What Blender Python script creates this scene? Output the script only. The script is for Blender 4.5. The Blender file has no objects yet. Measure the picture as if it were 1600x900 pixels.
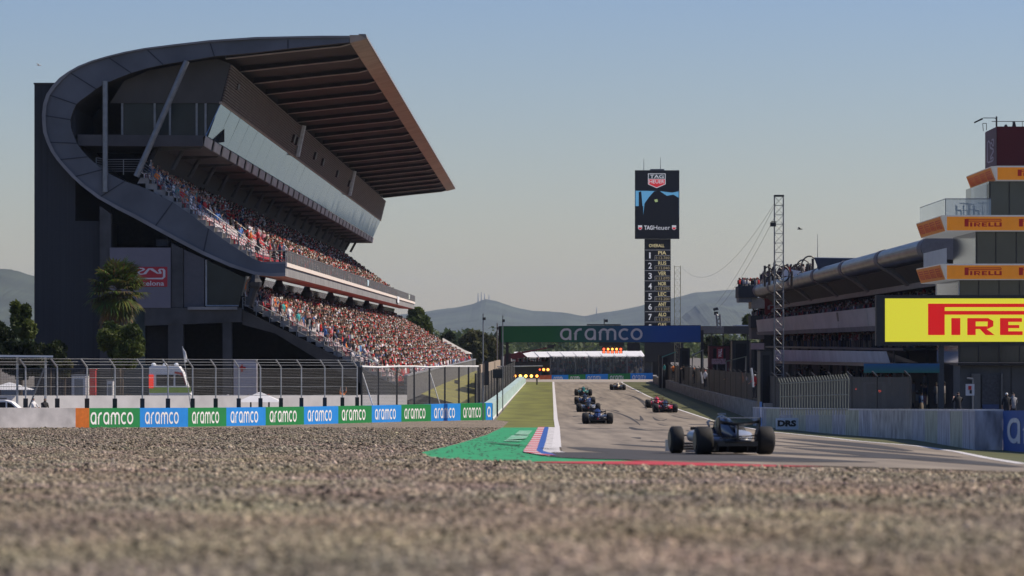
import bpy, math, random
import numpy as np
from mathutils import Vector
random.seed(7); RNG = np.random.default_rng(7)
sc = bpy.context.scene
COL = sc.collection
rad = math.radians
# ------------------------------------------------------------------ camera, light, exposure
CZ = 6.2            # eye height above the far, level part of the straight
F = 6000.0          # focal length in photo pixels (135 mm)
HY = 535.0          # horizon row
cam = bpy.data.objects.new("camera", bpy.data.cameras.new("camera"))
COL.objects.link(cam); sc.camera = cam
cam.location = (0, 0, CZ); cam.rotation_euler = (rad(90), 0, 0)
cam.data.lens = 135; cam.data.sensor_width = 36
cam.data.shift_y = (HY - 450) / 1600
cam.data.clip_start = 0.5; cam.data.clip_end = 40000
cam.data.dof.use_dof = True; cam.data.dof.focus_distance = 300; cam.data.dof.aperture_fstop = 2.8
SUN_EL, SUN_AZ = rad(46), rad(12)     # azimuth measured from +X towards +Y
w = bpy.data.worlds.new("World"); sc.world = w; w.use_nodes = True
nt = w.node_tree; nt.nodes.clear()
sky = nt.nodes.new("ShaderNodeTexSky"); sky.sky_type = 'NISHITA'; sky.sun_disc = False
sky.sun_elevation = SUN_EL; sky.sun_rotation = math.pi / 2 - SUN_AZ
sky.air_density = 1.15; sky.dust_density = 0.35; sky.ozone_density = 3.5
bg = nt.nodes.new("ShaderNodeBackground"); bg.inputs[1].default_value = 0.072
wo = nt.nodes.new("ShaderNodeOutputWorld")
_tc = nt.nodes.new("ShaderNodeTexCoord"); _sp = nt.nodes.new("ShaderNodeSeparateXYZ"); nt.links.new(_tc.outputs["Generated"], _sp.inputs[0])
_mr = nt.nodes.new("ShaderNodeMapRange"); _mr.inputs[1].default_value = 0.0; _mr.inputs[2].default_value = 0.10; nt.links.new(_sp.outputs[2], _mr.inputs[0])
_ti = nt.nodes.new("ShaderNodeMix"); _ti.data_type = 'RGBA'; _ti.inputs[6].default_value = (1.14, 1.08, 1.10, 1); _ti.inputs[7].default_value = (.86, .93, 1.26, 1); nt.links.new(_mr.outputs[0], _ti.inputs[0])
_mu = nt.nodes.new("ShaderNodeMix"); _mu.data_type = 'RGBA'; _mu.blend_type = 'MULTIPLY'; _mu.inputs[0].default_value = 1; nt.links.new(sky.outputs[0], _mu.inputs[6]); nt.links.new(_ti.outputs[2], _mu.inputs[7])
nt.links.new(_mu.outputs[2], bg.inputs[0]); nt.links.new(bg.outputs[0], wo.inputs[0])
sun = bpy.data.objects.new("sun", bpy.data.lights.new("sun", 'SUN')); COL.objects.link(sun)
sun.data.energy = 4.5; sun.data.angle = rad(0.5); sun.data.color = (1.0, 0.87, 0.72)
sdir = Vector((math.cos(SUN_EL) * math.cos(SUN_AZ), math.cos(SUN_EL) * math.sin(SUN_AZ), math.sin(SUN_EL)))
sun.rotation_euler = (-sdir).to_track_quat('-Z', 'Y').to_euler(); sun.location = (60, 100, 80)
vs = sc.view_settings; vs.view_transform = 'Standard'; vs.look = 'None'; vs.exposure = 0.15; vs.gamma = 1; vs.use_curve_mapping = False
sc.cycles.max_bounces = 6; sc.cycles.transparent_max_bounces = 24
sc.cycles.diffuse_bounces = 3; sc.cycles.glossy_bounces = 3; sc.cycles.volume_bounces = 0
sc.cycles.use_denoising = True

# ------------------------------------------------------------------ materials
MATS = {}
def mat(name, col, rough=0.8, var=0.12, scale=3.0, bump=0.0, metal=0.0, emit=0.0, alpha=1.0, spec=0.5, stretch=None, emitcol=None):
    if name in MATS: return MATS[name]
    m = bpy.data.materials.new(name); m.use_nodes = True
    n = m.node_tree.nodes; l = m.node_tree.links
    b = n["Principled BSDF"]
    b.inputs["Roughness"].default_value = rough; b.inputs["Metallic"].default_value = metal
    b.inputs["Specular IOR Level"].default_value = spec
    tc = n.new("ShaderNodeTexCoord"); mp = n.new("ShaderNodeMapping"); l.new(tc.outputs["Object"], mp.inputs[0])
    if stretch: mp.inputs["Scale"].default_value = stretch
    nz = n.new("ShaderNodeTexNoise"); nz.inputs["Scale"].default_value = scale; nz.inputs["Detail"].default_value = 5
    l.new(mp.outputs[0], nz.inputs["Vector"])
    rp = n.new("ShaderNodeValToRGB"); l.new(nz.outputs[0], rp.inputs[0])
    rp.color_ramp.elements[0].position = 0.3; rp.color_ramp.elements[1].position = 0.7
    a = [c * (1 - var) for c in col]; c2 = [min(1, c * (1 + var)) for c in col]
    rp.color_ramp.elements[0].color = (*a, 1); rp.color_ramp.elements[1].color = (*c2, 1)
    l.new(rp.outputs[0], b.inputs["Base Color"])
    if bump:
        bp = n.new("ShaderNodeBump"); bp.inputs["Strength"].default_value = bump; bp.inputs["Distance"].default_value = 0.05
        l.new(nz.outputs[0], bp.inputs["Height"]); l.new(bp.outputs[0], b.inputs["Normal"])
    if emit:
        b.inputs["Emission Color"].default_value = (*(emitcol or col), 1); b.inputs["Emission Strength"].default_value = emit
    if alpha < 1: b.inputs["Alpha"].default_value = alpha
    MATS[name] = m; return m
def attr_mat(name, rough=0.8, var=0.0):
    m = bpy.data.materials.new(name); m.use_nodes = True
    n = m.node_tree.nodes; l = m.node_tree.links; b = n["Principled BSDF"]; b.inputs["Roughness"].default_value = rough
    b.inputs["Specular IOR Level"].default_value = 0.2
    at = n.new("ShaderNodeAttribute"); at.attribute_name = "Col"
    nz = n.new("ShaderNodeTexNoise"); nz.inputs["Scale"].default_value = 25
    mx = n.new("ShaderNodeMix"); mx.data_type = 'RGBA'; mx.blend_type = 'MULTIPLY'; mx.inputs[0].default_value = 0.3
    l.new(at.outputs["Color"], mx.inputs[6]); l.new(nz.outputs[1], mx.inputs[7]); l.new(mx.outputs[2], b.inputs["Base Color"])
    MATS[name] = m; return m
def mesh_mat(name, col, cell=0.12, wire=0.03, extra=0.0):
    """wire netting: a procedural grid (UV in metres) that lets light through between the wires"""
    m = bpy.data.materials.new(name); m.use_nodes = True
    n = m.node_tree.nodes; l = m.node_tree.links; b = n["Principled BSDF"]; out = n["Material Output"]
    b.inputs["Base Color"].default_value = (*col, 1); b.inputs["Roughness"].default_value = 0.7; b.inputs["Metallic"].default_value = 0.2
    uv = n.new("ShaderNodeUVMap"); sp = n.new("ShaderNodeSeparateXYZ"); l.new(uv.outputs[0], sp.inputs[0])
    r = []
    for k in (0, 1):
        d = n.new("ShaderNodeMath"); d.operation = 'DIVIDE'; d.inputs[1].default_value = cell; l.new(sp.outputs[k], d.inputs[0])
        fr = n.new("ShaderNodeMath"); fr.operation = 'FRACT'; l.new(d.outputs[0], fr.inputs[0])
        lt = n.new("ShaderNodeMath"); lt.operation = 'LESS_THAN'; lt.inputs[1].default_value = wire / cell; l.new(fr.outputs[0], lt.inputs[0])
        r.append(lt)
    mx = n.new("ShaderNodeMath"); mx.operation = 'MAXIMUM'; l.new(r[0].outputs[0], mx.inputs[0]); l.new(r[1].outputs[0], mx.inputs[1])
    tr = n.new("ShaderNodeBsdfTransparent"); ms = n.new("ShaderNodeMixShader")
    l.new(mx.outputs[0], ms.inputs[0]); l.new(tr.outputs[0], ms.inputs[1]); l.new(b.outputs[0], ms.inputs[2]); l.new(ms.outputs[0], out.inputs[0])
    MATS[name] = m; return m
def glass_mat(name, tint, rough=0.05, alpha=0.9, spec=1.0):
    m = mat(name, tint, rough, 0.1, 0.4, spec=spec, alpha=alpha); return m

concrete = mat("concrete", (0.24, 0.235, 0.23), 0.9, 0.25, 0.8, 0.1)
concrete_dark = mat("dark_concrete", (0.06, 0.06, 0.062), 0.9, 0.3, 0.6, 0.1)
ring_metal = mat("ring_panels", (0.095, 0.105, 0.125), 0.7, 0.30, 0.22, 0.1)
rim_light = mat("ring_rim", (0.20, 0.20, 0.21), 0.7, 0.2, 0.5)
dark = mat("black_void", (0.012, 0.012, 0.014), 0.9, 0.3)
dark2 = mat("dark_cladding", (0.022, 0.025, 0.032), 0.8, 0.2, 1.2, stretch=(6, 6, 0.05))
white = mat("white_paint", (0.78, 0.78, 0.77), 0.6, 0.06, 1.0)
offwhite = mat("offwhite_cloth", (0.62, 0.61, 0.6), 0.85, 0.12, 0.7, 0.1)
tan = mat("tan_edge", (0.36, 0.29, 0.23), 0.75, 0.15, 0.5)
grey = mat("grey_metal", (0.22, 0.23, 0.24), 0.5, 0.15, 2, metal=0.5)
lightgrey = mat("galvanised_steel", (0.42, 0.43, 0.44), 0.5, 0.15, 3, metal=0.6)
black = mat("black_metal", (0.02, 0.02, 0.022), 0.5, 0.2)
red = mat("red_paint", (0.5, 0.03, 0.03), 0.6, 0.1)
orange = mat("orange_paint", (0.75, 0.17, 0.02), 0.6, 0.1)
slats = mat("brown_slats", (0.17, 0.14, 0.12), 0.8, 0.15, 1)
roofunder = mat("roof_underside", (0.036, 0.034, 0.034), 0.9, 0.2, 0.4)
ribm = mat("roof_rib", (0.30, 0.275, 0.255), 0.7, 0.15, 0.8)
glassf = mat("lounge_glass", (0.03, 0.04, 0.05), 0.06, 0.2, 0.3, spec=1.0, metal=0.0)
_gn = MATS["lounge_glass"].node_tree; _gb = _gn.nodes["Principled BSDF"]; _gb.inputs["IOR"].default_value = 2.7; _gb.inputs["Specular Tint"].default_value = (.55, .80, 1, 1)
_ge = _gn.nodes.new("ShaderNodeNewGeometry"); _ga = _gn.nodes.new("ShaderNodeVectorMath"); _ga.operation = 'ADD'; _ga.inputs[1].default_value = (0, 0, .25)     # shading normals tipped upward to put sky reflections on the panes
_gz = _gn.nodes.new("ShaderNodeVectorMath"); _gz.operation = 'NORMALIZE'; _gn.links.new(_ge.outputs["Normal"], _ga.inputs[0]); _gn.links.new(_ga.outputs[0], _gz.inputs[0]); _gn.links.new(_gz.outputs[0], _gb.inputs["Normal"])
glassd = mat("dark_window_glass", (0.012, 0.02, 0.02), 0.25, 0.3, 0.5, spec=0.35)
glassclear = mat("clear_glass", (0.55, 0.65, 0.66), 0.08, 0.1, 0.5, alpha=0.38)
gAram = mat("advert_green", (0.006, 0.21, 0.048), 0.55, 0.07, 2)
bAram = mat("advert_blue", (0.008, 0.24, 0.70), 0.55, 0.06, 2)
lettermat = mat("advert_white_letter", (0.82, 0.82, 0.8), 0.55, 0.05, 3)
netm = mesh_mat("wire_netting", (0.10, 0.10, 0.10), 0.10, 0.014)
netdark = mesh_mat("dense_dark_netting", (0.022, 0.022, 0.024), 0.06, 0.044)
netgrey = mesh_mat("parapet_netting", (0.10, 0.095, 0.09), 0.06, 0.036)
seatred = mat("seat_red", (0.45, 0.03, 0.035), 0.5, 0.1); seatwhite = mat("seat_white", (0.72, 0.66, 0.64), 0.5, 0.1)
crowdm = attr_mat("crowd_clothes"); leafm = attr_mat("leaf_green", 0.6)
_ln = leafm.node_tree; _lt = _ln.nodes.new("ShaderNodeBsdfTranslucent"); _lm = _ln.nodes.new("ShaderNodeMixShader"); _lm.inputs[0].default_value = .35; _lp = _ln.nodes["Principled BSDF"]
_ln.links.new(_lp.inputs["Base Color"].links[0].from_socket, _lt.inputs[0]); _ln.links.new(_lp.outputs[0], _lm.inputs[1]); _ln.links.new(_lt.outputs[0], _lm.inputs[2]); _ln.links.new(_lm.outputs[0], _ln.nodes["Material Output"].inputs[0])
stonem = attr_mat("stone_grey", 0.9)
barkm = mat("bark", (0.10, 0.075, 0.055), 0.95, 0.3, 6, 0.3)

# ------------------------------------------------------------------ helpers
def tag(o, label=None, cat=None, group=None, kind=None):
    if label: o["label"] = label
    if cat: o["category"] = cat
    if group: o["group"] = group
    if kind: o["kind"] = kind
    return o
def thing(name, label, cat, loc=(0, 0, 0), group=None):
    o = bpy.data.objects.new(name, None); COL.objects.link(o); o.location = loc; o.empty_display_size = 0.2
    return tag(o, label, cat, group)
def rootloc(p):
    l = Vector((0, 0, 0))
    while p is not None: l = l + p.location; p = p.parent
    return l
class MB:
    def __init__(s): s.v = []; s.f = []; s.m = []; s.uv = {}
    def poly(s, pts, m=0, uv=None):
        b = len(s.v); s.v += [tuple(p) for p in pts]; s.f.append(tuple(range(b, b + len(pts)))); s.m.append(m)
        if uv: s.uv[len(s.f) - 1] = uv
        return s
    def hexa(s, a, b, m=0):
        """a, b: two rings with the same number of points -> closed solid"""
        n = len(a); k = len(s.v); s.v += [tuple(p) for p in a] + [tuple(p) for p in b]
        s.f.append(tuple(range(k + n - 1, k - 1, -1))); s.m.append(m); s.f.append(tuple(range(k + n, k + 2 * n))); s.m.append(m)
        for i in range(n):
            j = (i + 1) % n; s.f.append((k + i, k + j, k + n + j, k + n + i)); s.m.append(m)
        return s
    def box(s, x0, x1, y0, y1, z0, z1, m=0):
        return s.hexa([(x0, y0, z0), (x1, y0, z0), (x1, y1, z0), (x0, y1, z0)], [(x0, y0, z1), (x1, y0, z1), (x1, y1, z1), (x0, y1, z1)], m)
    def tube(s, p, q, r, n=6, r2=None, m=0):
        p = Vector(p); q = Vector(q); d = (q - p).normalized()
        u = d.cross(Vector((0, 0, 1)) if abs(d.z) < 0.9 else Vector((1, 0, 0))).normalized(); w_ = d.cross(u)
        r2 = r if r2 is None else r2
        A = [p + (u * math.cos(t) + w_ * math.sin(t)) * r for t in [2 * math.pi * i / n for i in range(n)]]
        B = [q + (u * math.cos(t) + w_ * math.sin(t)) * r2 for t in [2 * math.pi * i / n for i in range(n)]]
        return s.hexa(A, B, m)
    def path(s, pts, r, n=6, m=0):
        for a, b in zip(pts, pts[1:]): s.tube(a, b, r, n, m=m)
        return s
    def loft(s, rings, m=0, cap=True):
        n = len(rings[0]); k = len(s.v)
        for r in rings: s.v += [tuple(p) for p in r]
        for i in range(len(rings) - 1):
            for j in range(n):
                a = k + i * n + j; b = k + i * n + (j + 1) % n
                s.f.append((a, b, b + n, a + n)); s.m.append(m)
        if cap:
            s.f.append(tuple(k + n - 1 - j for j in range(n))); s.m.append(m)
            s.f.append(tuple(k + (len(rings) - 1) * n + j for j in range(n))); s.m.append(m)
        return s
    def build(s, name, mats, parent=None, smooth=False):
        if not isinstance(mats, (list, tuple)): mats = [mats]
        me = bpy.data.meshes.new(name); off = rootloc(parent)
        me.from_pydata([(v[0] - off.x, v[1] - off.y, v[2] - off.z) for v in s.v], [], s.f)
        for q in mats: me.materials.append(q)
        if len(mats) > 1: me.polygons.foreach_set("material_index", s.m)
        if s.uv:
            ul = me.uv_layers.new(name="UVMap")
            for fi, uvs in s.uv.items():
                for li, c in zip(me.polygons[fi].loop_indices, uvs): ul.data[li].uv = c
        if smooth: me.polygons.foreach_set("use_smooth", [True] * len(me.polygons))
        me.update()
        o = bpy.data.objects.new(name, me); COL.objects.link(o); o.parent = parent
        return o
def np_mesh(name, V, Fq, C, material, parent=None):
    """numpy mesh: V (n,3), Fq (m,k) , C (n,3) point colours"""
    me = bpy.data.meshes.new(name); off = rootloc(parent); k = Fq.shape[1]
    me.vertices.add(len(V)); me.vertices.foreach_set("co", (V - np.array(off)).astype(np.float32).ravel())
    me.loops.add(Fq.size); me.loops.foreach_set("vertex_index", Fq.astype(np.int32).ravel())
    me.polygons.add(len(Fq)); me.polygons.foreach_set("loop_start", np.arange(0, Fq.size, k, dtype=np.int32))
    if C is not None:
        a = me.color_attributes.new("Col", 'FLOAT_COLOR', 'POINT')
        cc = np.ones((len(V), 4), np.float32); cc[:, :3] = C; a.data.foreach_set("color", cc.ravel())
    me.materials.append(material); me.update(calc_edges=True); me.validate()
    o = bpy.data.objects.new(name, me); COL.objects.link(o); o.parent = parent; return o
def P(px, py, Y): return Vector(((px - 800) / F * Y, Y, (HY - py) / F * Y + CZ))
def PX(px, Y): return (px - 800) / F * Y
def PZ(py, Y): return (HY - py) / F * Y + CZ

# --- lettering: strokes and the built-in font, all as flat polygons a few mm proud of their board
def stroke(pts, wd):
    n = len(pts); L = []; R = []
    for i in range(n):
        a = Vector(pts[max(0, i - 1)]); b = Vector(pts[min(n - 1, i + 1)]); c = Vector(pts[i])
        t = (b - a).normalized(); k = 1.0
        if 0 < i < n - 1:
            t1 = (c - a).normalized(); k = 1 / max(0.5, t.dot(t1))
        nn = Vector((-t.y, t.x)) * wd / 2 * k
        L.append(c + nn); R.append(c - nn)
    return [(L[i], R[i], R[i + 1], L[i + 1]) for i in range(n - 1)]
def arc(cx, cy, rx, ry, a0, a1, n=14): return [(cx + rx * math.cos(rad(a0 + (a1 - a0) * i / n)), cy + ry * math.sin(rad(a0 + (a1 - a0) * i / n))) for i in range(n + 1)]
def aramco():
    W = 0.17; out = []; x = 0
    for ch in "aramco":
        if ch == 'a':
            out.append(stroke(arc(x + .42, .48, .34, .40, 90, 360), W)); out.append(stroke([(x + .42, .88)] + arc(x + .56, .68, .20, .20, 90, 0, 8) + [(x + .76, 0)], W)); x += 1.06
        elif ch == 'r':
            out.append(stroke([(x + .1, 0), (x + .1, .5)] + arc(x + .48, .5, .38, .38, 180, 90, 8) + [(x + .56, .88)], W)); x += .78
        elif ch == 'm':
            out.append(stroke([(x + .1, 0), (x + .1, .6)] + arc(x + .38, .6, .28, .28, 180, 0, 12) + [(x + .66, 0)], W))
            out.append(stroke([(x + .66, .6)] + arc(x + .94, .6, .28, .28, 180, 0, 12) + [(x + 1.22, 0)], W)); x += 1.48
        elif ch == 'c': out.append(stroke(arc(x + .45, .48, .37, .40, 50, 310, 18), W)); x += .92
        else: out.append(stroke(arc(x + .43, .48, .36, .40, 0, 360, 26), W)); x += .86
    return [q for s_ in out for q in s_], x
def pirelli():
    H = 1.0; q = []
    def r(x0, x1, y0, y1): q.append([(x0, y0), (x1, y0), (x1, y1), (x0, y1)])
    r(0, .50, 0, 1); r(.50, 4.5, .89, 1); r(.50, 4.5, .65, .77); 
    o = [(4.5 + .13 * math.cos(t), .825 + .175 * math.sin(t)) for t in [math.pi / 2 - math.pi * i / 8 for i in range(9)]]
    i_ = [(4.5 + .05 * math.cos(t), .83 + .06 * math.sin(t)) for t in [math.pi / 2 - math.pi * i / 8 for i in range(9)]]
    for k in range(8): q.append([o[k], i_[k], i_[k + 1], o[k + 1]])
    def I(x, w_=.27): r(x, x + w_, 0, .54)
    def E(x): r(x, x + .25, 0, .54); r(x + .25, x + .66, .42, .54); r(x + .25, x + .58, .22, .32); r(x + .25, x + .68, 0, .12)
    def Lt(x): r(x, x + .25, 0, .54); r(x + .25, x + .66, 0, .13)
    I(.70)
    x = 1.18; r(x, x + .25, 0, .54); r(x + .25, x + .62, .43, .54); r(x + .25, x + .6, .19, .28)
    q.append([(x + .60, .19), (x + .78, .28), (x + .78, .45), (x + .62, .54)]); q.append([(x + .38, .19), (x + .55, 0), (x + .82, 0), (x + .58, .19)])
    E(2.16); Lt(2.98); Lt(3.76 - .04); I(4.4 - .02)
    return q, 4.66
def text_polys(s, bold=0.0):
    cu = bpy.data.curves.new("t", 'FONT'); cu.body = s; cu.offset = bold; cu.resolution_u = 3
    o = bpy.data.objects.new("t", cu); COL.objects.link(o)
    dg = bpy.context.evaluated_depsgraph_get(); me = bpy.data.meshes.new_from_object(o.evaluated_get(dg))
    q = [[(me.vertices[i].co.x, me.vertices[i].co.y) for i in p.vertices] for p in me.polygons]
    bpy.data.objects.remove(o); bpy.data.curves.remove(cu); bpy.data.meshes.remove(me)
    return q
def norm(q):
    xs = [p[0] for f in q for p in f]; ys = [p[1] for f in q for p in f]
    x0, x1, y0, y1 = min(xs), max(xs), min(ys), max(ys)
    return [[((p[0] - x0) / (x1 - x0), (p[1] - y0) / (y1 - y0)) for p in f] for f in q]
def put(mb, q, o, U, V, off=0.01, m=0):
    """q normalised polygons; o lower-left corner; U, V full width / height vectors"""
    o = Vector(o); U = Vector(U); V = Vector(V); N = U.cross(V).normalized()
    for k, f in enumerate(q): mb.poly([o + U * p[0] + V * p[1] + N * (off + 0.00003 * k) for p in f], m)
ARAM = norm(aramco()[0]); PIR = norm(pirelli()[0])
_tc = {}
def T(s, bold=0.0):
    if (s, bold) not in _tc: _tc[(s, bold)] = norm(text_polys(s, bold))
    return _tc[(s, bold)]
EMBLEM_PTS = [(0.60, .10), (.12, .10), (.03, .22), (.10, .40), (.28, .42), (.32, .52), (.26, .60), (.02, .62), (-.02, .80), (.05, .92), (.30, .92), (.36, .82), (.33, .72)]
def emblem():
    a = [(.05, .70), (.05, .92), (.10, .98), (.30, .98), (.34, .90), (.30, .82), (.18, .70), (.16, .55), (.24, .48), (.36, .52), (.50, .95), (.56, .95), (.78, .55), (.84, .55), (.86, .66), (.82, .80), (.86, .92), (.93, .92), (.98, .80), (.98, .25), (.92, .12), (.10, .12), (.04, .22), (.05, .34), (.12, .42), (.16, .42)]
    return stroke(a, .075)

# ------------------------------------------------------------------ ground profile
_kY = [-400, 0, 60, 98, 165, 240, 280, 340, 450, 600, 30000]; _kz = [5.9, 5.6, 4.19, 3.3, 2.15, .93, .52, .2, .03, 0, 0]
GY = np.concatenate([np.arange(-40, 120, 1.0), np.arange(120, 300, 2.5), np.arange(300, 700, 10.0), [700, 900, 1500, 3000, 6000, 10000, 14500]])
_d = np.arange(-400, 1200, 1.0); _g = np.interp(_d, _kY, _kz); _ker = np.ones(25) / 25
_gs = np.convolve(np.pad(_g, 12, mode='edge'), _ker, mode='valid')
GZ = np.interp(GY, _d, _gs)
def g(Y): return float(np.interp(Y, GY, GZ))
_py = [HY + (CZ - g(y)) / y * F for y in GY if 14 < y < 900]; _pY = [y for y in GY if 14 < y < 900]
def Yof(py): return float(np.interp(-py, [-v for v in _py], _pY))
def pyof(Y): return HY + (CZ - g(Y)) / Y * F
def interp(pts, v):      # pts sorted by first
    return float(np.interp(v, [p[0] for p in pts], [p[1] for p in pts]))
def strip(name, Y0, Y1, xl, xr, off, material, nx=1, kind="structure", parent=None):
    mb = MB(); ys = [Y0] + [y for y in GY if Y0 < y < Y1] + [Y1]; base = None
    rows = []
    for y in ys:
        a, b = xl(y), xr(y); rows.append([(a + (b - a) * i / nx, y, g(y) + off) for i in range(nx + 1)])
    for r0, r1 in zip(rows, rows[1:]):
        for i in range(nx):
            if r0[i + 1][0] - r0[i][0] < 1e-4 and r1[i + 1][0] - r1[i][0] < 1e-4: continue
            mb.poly([r0[i], r0[i + 1], r1[i + 1], r1[i]])
    o = mb.build(name, material, parent)
    if kind: o["kind"] = kind
    return o
def pxf(pts):            # boundary given as (row, column) pairs measured on level ground -> metres at depth Y
    pts = sorted(pts)
    return lambda Y: PX(interp(pts, pyof(Y)), Y)
# materials of the ground
def gravel_mat():
    m = bpy.data.materials.new("gravel"); m.use_nodes = True; n = m.node_tree.nodes; l = m.node_tree.links; b = n["Principled BSDF"]
    b.inputs["Roughness"].default_value = 0.95; b.inputs["Specular IOR Level"].default_value = 0.15
    tc = n.new("ShaderNodeTexCoord")
    vo = n.new("ShaderNodeTexVoronoi"); vo.inputs["Scale"].default_value = 16; l.new(tc.outputs["Object"], vo.inputs["Vector"])
    rp = n.new("ShaderNodeValToRGB"); sp = n.new("ShaderNodeSeparateColor"); l.new(vo.outputs["Color"], sp.inputs[0]); l.new(sp.outputs[0], rp.inputs[0])
    e = rp.color_ramp.elements; e[0].color = (.07, .058, .042, 1); e[1].color = (.45, .38, .29, 1)
    x = e.new(.5); x.color = (.25, .208, .158, 1)
    nz = n.new("ShaderNodeTexNoise"); nz.inputs["Scale"].default_value = 0.6; nz.inputs["Detail"].default_value = 6; l.new(tc.outputs["Object"], nz.inputs["Vector"])
    mr = n.new("ShaderNodeMapRange"); mr.inputs[1].default_value = .3; mr.inputs[2].default_value = .7; mr.inputs[3].default_value = .78; mr.inputs[4].default_value = 1.15; l.new(nz.outputs[0], mr.inputs[0])
    mx = n.new("ShaderNodeVectorMath"); mx.operation = 'SCALE'; l.new(rp.outputs[0], mx.inputs[0]); l.new(mr.outputs[0], mx.inputs[3]); l.new(mx.outputs[0], b.inputs["Base Color"])
    bp = n.new("ShaderNodeBump"); bp.inputs["Strength"].default_value = 1; bp.inputs["Distance"].default_value = 0.03; bp.invert = True
    l.new(vo.outputs["Distance"], bp.inputs["Height"]); l.new(bp.outputs[0], b.inputs["Normal"])
    return m
gravelm = gravel_mat()
def asphalt_mat():
    m = bpy.data.materials.new("asphalt"); m.use_nodes = True; n = m.node_tree.nodes; l = m.node_tree.links; b = n["Principled BSDF"]
    b.inputs["Roughness"].default_value = 0.85; b.inputs["Specular IOR Level"].default_value = 0.3
    tc = n.new("ShaderNodeTexCoord"); mp = n.new("ShaderNodeMapping"); mp.inputs["Scale"].default_value = (1.2, 0.03, 1); l.new(tc.outputs["Object"], mp.inputs[0])
    n1 = n.new("ShaderNodeTexNoise"); n1.inputs["Scale"].default_value = 1.0; n1.inputs["Detail"].default_value = 6; l.new(mp.outputs[0], n1.inputs["Vector"])
    r1 = n.new("ShaderNodeValToRGB"); l.new(n1.outputs[0], r1.inputs[0]); e = r1.color_ramp.elements
    e[0].position = .32; e[0].color = (.18, .152, .118, 1); e[1].position = .68; e[1].color = (.31, .262, .20, 1)
    n2 = n.new("ShaderNodeTexNoise"); n2.inputs["Scale"].default_value = 0.5; n2.inputs["Detail"].default_value = 10; n2.inputs["Roughness"].default_value = .75; l.new(tc.outputs["Object"], n2.inputs["Vector"])
    r2 = n.new("ShaderNodeMapRange"); r2.inputs[1].default_value = .3; r2.inputs[2].default_value = .7; r2.inputs[3].default_value = .8; r2.inputs[4].default_value = 1.15; l.new(n2.outputs[0], r2.inputs[0])
    mx = n.new("ShaderNodeVectorMath"); mx.operation = 'SCALE'; l.new(r1.outputs[0], mx.inputs[0]); l.new(r2.outputs[0], mx.inputs[3]); l.new(mx.outputs[0], b.inputs["Base Color"])
    return m
asph = asphalt_mat()
grassm = mat("grass", (0.14, 0.145, 0.022), 0.95, 0.35, 0.35, 0.3, stretch=(1, .25, 1))
grassdark = mat("verge_grass", (0.085, 0.09, 0.025), 0.95, 0.35, 0.5, 0.3)
def dirty_mat(name, base, dirt, thr=.62):
    m = bpy.data.materials.new(name); m.use_nodes = True; n = m.node_tree.nodes; l = m.node_tree.links; b = n["Principled BSDF"]; b.inputs["Roughness"].default_value = .7
    tc = n.new("ShaderNodeTexCoord"); mp = n.new("ShaderNodeMapping"); mp.inputs["Scale"].default_value = (3, .5, 1); l.new(tc.outputs["Object"], mp.inputs[0])
    nz = n.new("ShaderNodeTexNoise"); nz.inputs["Scale"].default_value = 1.0; nz.inputs["Detail"].default_value = 8; nz.inputs["Roughness"].default_value = .8; l.new(mp.outputs[0], nz.inputs["Vector"])
    rp = n.new("ShaderNodeValToRGB"); e = rp.color_ramp.elements; e[0].position = thr - .12; e[0].color = (*base, 1); e[1].position = thr + .06; e[1].color = (*dirt, 1)
    l.new(nz.outputs[0], rp.inputs[0]); l.new(rp.outputs[0], b.inputs["Base Color"]); return m
greenpaint = dirty_mat("green_run_off_paint", (.02, .33, .115), (.03, .12, .05), .60)
whitepaint = dirty_mat("worn_white_paint", (.62, .60, .58), (.3, .28, .26), .6)
bluepaint = mat("blue_paint", (.02, .09, .35), .6, .2)
redpaint = mat("red_kerb_paint", (.50, .035, .03), .6, .15)
linem = dirty_mat("white_line_paint", (.66, .64, .62), (.4, .38, .36), .65)
# base ground
gb = MB()
for a, b in zip(range(len(GY) - 1), range(1, len(GY))):
    for x0, x1 in ((-15000, -200), (-200, 0), (0, 200), (200, 15000)):
        gb.poly([(x0, GY[a], GZ[a]), (x1, GY[a], GZ[a]), (x1, GY[b], GZ[b]), (x0, GY[b], GZ[b])])
ground = gb.build("ground", mat("service_ground", (0.14, 0.125, 0.105), 0.95, 0.3, 0.3)); ground["kind"] = "structure"

# boundaries as (row, column)
WL = [(600, 820), (656, 770)]                                   # left straight barrier foot
LW = [(0, 669), (139, 668.5), (300, 667), (450, 664), (540, 661.5), (630, 659), (770, 656)]   # advert barrier foot (column,row)
def lw_pt(px): Y = Yof(interp(LW, px)); return Vector((PX(px, Y), Y, g(Y)))
rightline = [(598, 972), (600, 975), (618, 1010), (640, 1060), (660, 1120), (675, 1200), (684, 1290), (690, 1340), (698, 1433), (707, 1495), (717, 1542), (727, 1600), (733, 1900), (745, 2900)]
RWALL = [(599, 1020), (612, 1055), (630, 1105), (650, 1160), (665, 1195), (673, 1270), (679.5, 1340), (688, 1464), (704, 1567), (709, 1610), (720, 1900)]
leftline = [(598, 866), (600, 866), (655, 871), (668, 874), (700, 876), (706, 878), (711, 900), (717, 930), (721, 1000), (727, 1180), (733, 1400), (739, 1600), (742, 1900), (750, 3200)]
lf, rf, rw = pxf(leftline), pxf(rightline), pxf(RWALL)
def gravel_left(Y):
    if Y < 229: return -70
    a = [lw_pt(p) for p in range(0, 771, 35)]
    return interp([(-1e3, a[0].x)] + [(q.y, q.x) for q in a] + [(1e4, PX(800, Y) if Y > 280 else a[-1].x)], Y)
strip("gravel_bed", -35, Yof(657), gravel_left, lambda Y: max(lf(Y) + 0.5, 0.2) if Y > 62 else 70, 0.004, gravelm, nx=6)
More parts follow.
